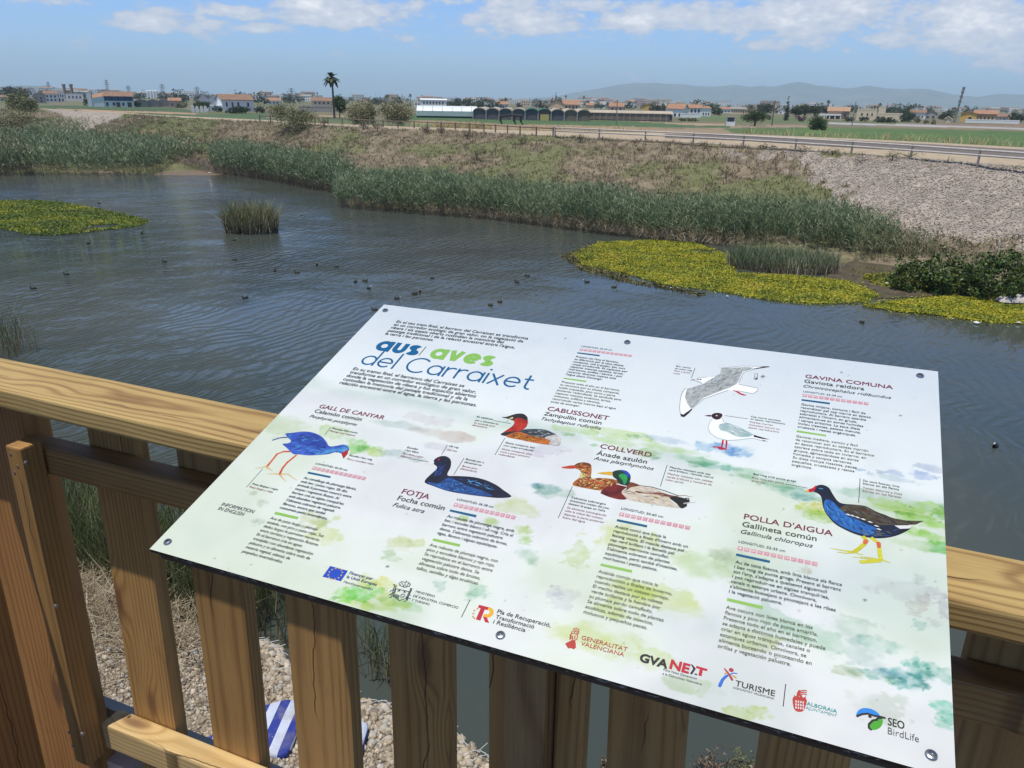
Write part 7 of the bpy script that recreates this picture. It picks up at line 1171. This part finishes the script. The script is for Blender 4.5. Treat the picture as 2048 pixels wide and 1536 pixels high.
TX = uid('society_lettering'); line(TX, 'SEO', (1775.8, 1450.3), (1808.5, 1457.2), 'black', .026, 1.5); line(TX, 'BirdLife', (1775.3, 1468.2), (1837.5, 1483), 'dark', -.008, 1.25)
# --- print everything: flat shapes by part
from mathutils.geometry import tessellate_polygon
parts = {}
for part, pts, col, lay in SHAPES: parts.setdefault(part, []).append((pts, col, lay))
TEXTS = []
for j, jb in enumerate(JOBS):
    cu = bpy.data.curves.new('lettering', 'FONT'); cu.body = jb[1]; cu.size = 1.; cu.offset = jb[6] if jb[6] > .03 or jb[6] < 0 else 0.; cu.shear = jb[7]; cu.resolution_u = 3; cu.fill_mode = 'FRONT'
    if jb[6] > .04: cu.space_character = 1.06
    o = bpy.data.objects.new('lettering', cu); COL.objects.link(o); TEXTS.append(o)
dg = bpy.context.evaluated_depsgraph_get(); dg.update(); res = []
for o in TEXTS:
    me = bpy.data.meshes.new_from_object(o.evaluated_get(dg)); V = np.zeros(len(me.vertices)*3, np.float32); me.vertices.foreach_get('co', V); res.append((V.reshape(-1, 3), [tuple(p.vertices) for p in me.polygons])); bpy.data.meshes.remove(me)
for o in TEXTS: cu = o.data; bpy.data.objects.remove(o); bpy.data.curves.remove(cu)
acc = {}                                           # part -> (verts, faces, material index, [inks])
def put(part, V, Fc, col):
    A = acc.setdefault(part, [[], [], [], []])
    if col not in A[3]: A[3].append(col)
    b0 = len(A[0]); A[0] += [tuple(map(float, v)) for v in V]; A[1] += [tuple(b0+i for i in f) for f in Fc]; A[2] += [A[3].index(col)]*len(Fc)
SCL = {}
for j, jb in enumerate(JOBS):
    if jb[3] is not None: V = res[j][0]; SCL[j] = jb[3]/(V[:, 0].max()-V[:, 0].min())
for j, jb in enumerate(JOBS):
    V, Fc = res[j]; s = SCL[j] if jb[3] is not None else SCL[jb[8]]
    if jb[4] is None: sy = jb[8]/.72
    else: sy = s*jb[4]*.94
    Q_ = np.column_stack([jb[2][0]+(V[:, 0]-V[:, 0].min())*s, jb[2][1]+V[:, 1]*sy, np.full(len(V), LZ+.0004)])
    if .005 < jb[6] <= .03:
        put(jb[0], Q_-[s*jb[6]*.8, 0, .00004], Fc, jb[5]); Q_ = Q_+[s*jb[6]*.8, 0, 0]
    put(jb[0], Q_, Fc, jb[5])
kk = 0
for part, lst in parts.items():
    for pts, col, lay in lst:
        P3 = [Vector((float(p[0]), float(p[1]), 0)) for p in pts]; kk += 1
        tri = tessellate_polygon([P3]) if len(P3) > 3 else [(0, 1, 2)]
        ar = lambda t: (P3[t[1]]-P3[t[0]]).cross(P3[t[2]]-P3[t[0]]).z
        tri = [t if ar(t) > 0 else (t[0], t[2], t[1]) for t in tri]
        zz = LZ*.4+lay*.00006+(kk % 40)*.0000012; put(part, [(p.x, p.y, zz) for p in P3], tri, col)
for part, (V, Fc, mi, cols) in acc.items():
    part = part.split('#')[0]; me = bpy.data.meshes.new(part); me.from_pydata(V, [], Fc); o = link(part, me, [INK[c_] for c_ in cols], board); me.polygons.foreach_set('material_index', mi); me.update()

# ================================================================ ON THE SHORE
def bank_pt(px, py):                               # where a line of sight meets the shingle
    z_ = .4
    for _ in range(12): p = G(px, py, z_); z_ = float(shore_z(p[0], p[1]))
    return G(px, py, z_)
m, n = newmat('striped_canvas'); co = n('ShaderNodeTexCoord').outputs['Object']; sx_ = n('ShaderNodeSeparateXYZ', Vector=co)
st = n.m('FRACT', n.m('ADD', n.m('MULTIPLY', sx_.outputs[0], 1/.30), .05)); c_ = n.mix(n.m('GREATER_THAN', st, .5), tuple(srgb(188, 196, 214)), tuple(srgb(38, 54, 138)))
dn = n('ShaderNodeTexNoise', Vector=co, Scale=3.5, Detail=6., Roughness=.65).outputs['Fac']; c_ = n.mix(n('ShaderNodeMapRange', Value=dn, i1=.48, i2=.75, i3=0., i4=.55).outputs[0], c_, (.30, .26, .20))
finish(n, c_, .8, n('ShaderNodeTexNoise', Vector=co, Scale=7., Detail=4.).outputs['Fac'], .8, .03); CANVAS = m
cu0 = bank_pt(560, 1466); o = thing('lounger_cushion', 'blue and white striped lounger cushion dropped on the shingle below the railing', 'cushion', cu0)
v1 = bank_pt(566, 1417)-bank_pt(526, 1492); ang = math.atan2(v1[1], v1[0]); o.rotation_euler = (0, 0, ang-math.pi/2)
Rm = np.array([[math.cos(-ang+math.pi/2), -math.sin(-ang+math.pi/2)], [math.sin(-ang+math.pi/2), math.cos(-ang+math.pi/2)]])
def pad(outline, th, lift, wob):
    L = [Rm@(bank_pt(*p)-cu0)[:2] for p in outline]; L = np.array(smooth(L, 3)); cc = L.mean(0); V = []; F = []; k = len(L)
    rings = [(1., -.03), (1.02, th*.5), (.95, th), (.6, th*1.06), (.2, th*1.1)]
    for r_, h in rings:
        for q in L: p = cc+(q-cc)*r_; V.append((p[0], p[1], lift+h+wob*math.sin(p[0]*9+p[1]*5)))
    V.append((cc[0], cc[1], lift+th*1.1))
    for i in range(len(rings)-1):
        for j in range(k): F.append((i*k+j, i*k+(j+1) % k, (i+1)*k+(j+1) % k, (i+1)*k+j))
    F += [((len(rings)-1)*k+j, (len(rings)-1)*k+(j+1) % k, len(V)-1) for j in range(k)]
    me = bpy.data.meshes.new('pad'); me.from_pydata(V, [], F); me.polygons.foreach_set('use_smooth', [True]*len(F)); return link('pad', me, CANVAS, o)
pad([(404, 1492), (470, 1452), (525, 1424), (590, 1414), (604, 1440), (596, 1470), (574, 1516), (530, 1513), (440, 1520)], .07, .03, .012)
q = pad([(604, 1476), (650, 1452), (700, 1450), (724, 1458), (736, 1470), (728, 1496), (712, 1530), (640, 1530)], .09, .05, .02)
b = MB()                                           # gabion wire along the stony edge
for i in range(46):
    x = -12.2+i*.19; pts = [(x+random.gauss(0, .04)+t*.22, y_edge(x+t*.2)-.25+t*.33+random.gauss(0, .03), float(shore_z(x, y_edge(x)-.2))+.07+random.random()*.07-t*.05) for t in (0, .3, .65, 1)]
    b.tube(pts, .006, 4, cap=False)
    pts = [(x+.2*t, y_edge(x+.2*t)-.03+random.gauss(0, .03), float(shore_z(x+.2*t, y_edge(x+.2*t)))+.06+random.random()*.04) for t in (0, .5, 1)]; b.tube(pts, .007, 4, cap=False)
tag(b.build('gabion_wire', m_plain('galvanised_wire', (.50, .50, .48), .5)), 'loose grey gabion wire mesh lying along the stony water edge', 'wire mesh')
for x0, x1, yt, yb, lab in ((1376, 1470, 1480, 1548, 'dry reddish shrub at the water edge seen under the board, left one'), (1450, 1536, 1486, 1556, 'dry reddish shrub at the water edge seen under the board, right one'), (1195, 1240, 1496, 1550, 'small pale dry shrub between two slats under the board')):
    px_plant('shore_shrub', lab, 'bush', x0, x1, yt, yb, 'olive' if x0 == 1450 else 'dry', .0, 420, 5, leafpx=3.2)

# ================================================================ HAZE
b = MB(); b.box((-16000, -60, -3.), (16000, 14500, 300)); o = b.build('haze'); o['kind'] = 'stuff'
m, n = newmat('haze_air'); v = n('ShaderNodeVolumePrincipled', Color=(.63, .82, 1., 1), Density=HAZE, Anisotropy=0.)
n.link(v.outputs[0], n('ShaderNodeOutputMaterial').inputs['Volume']); o.data.materials.append(m)
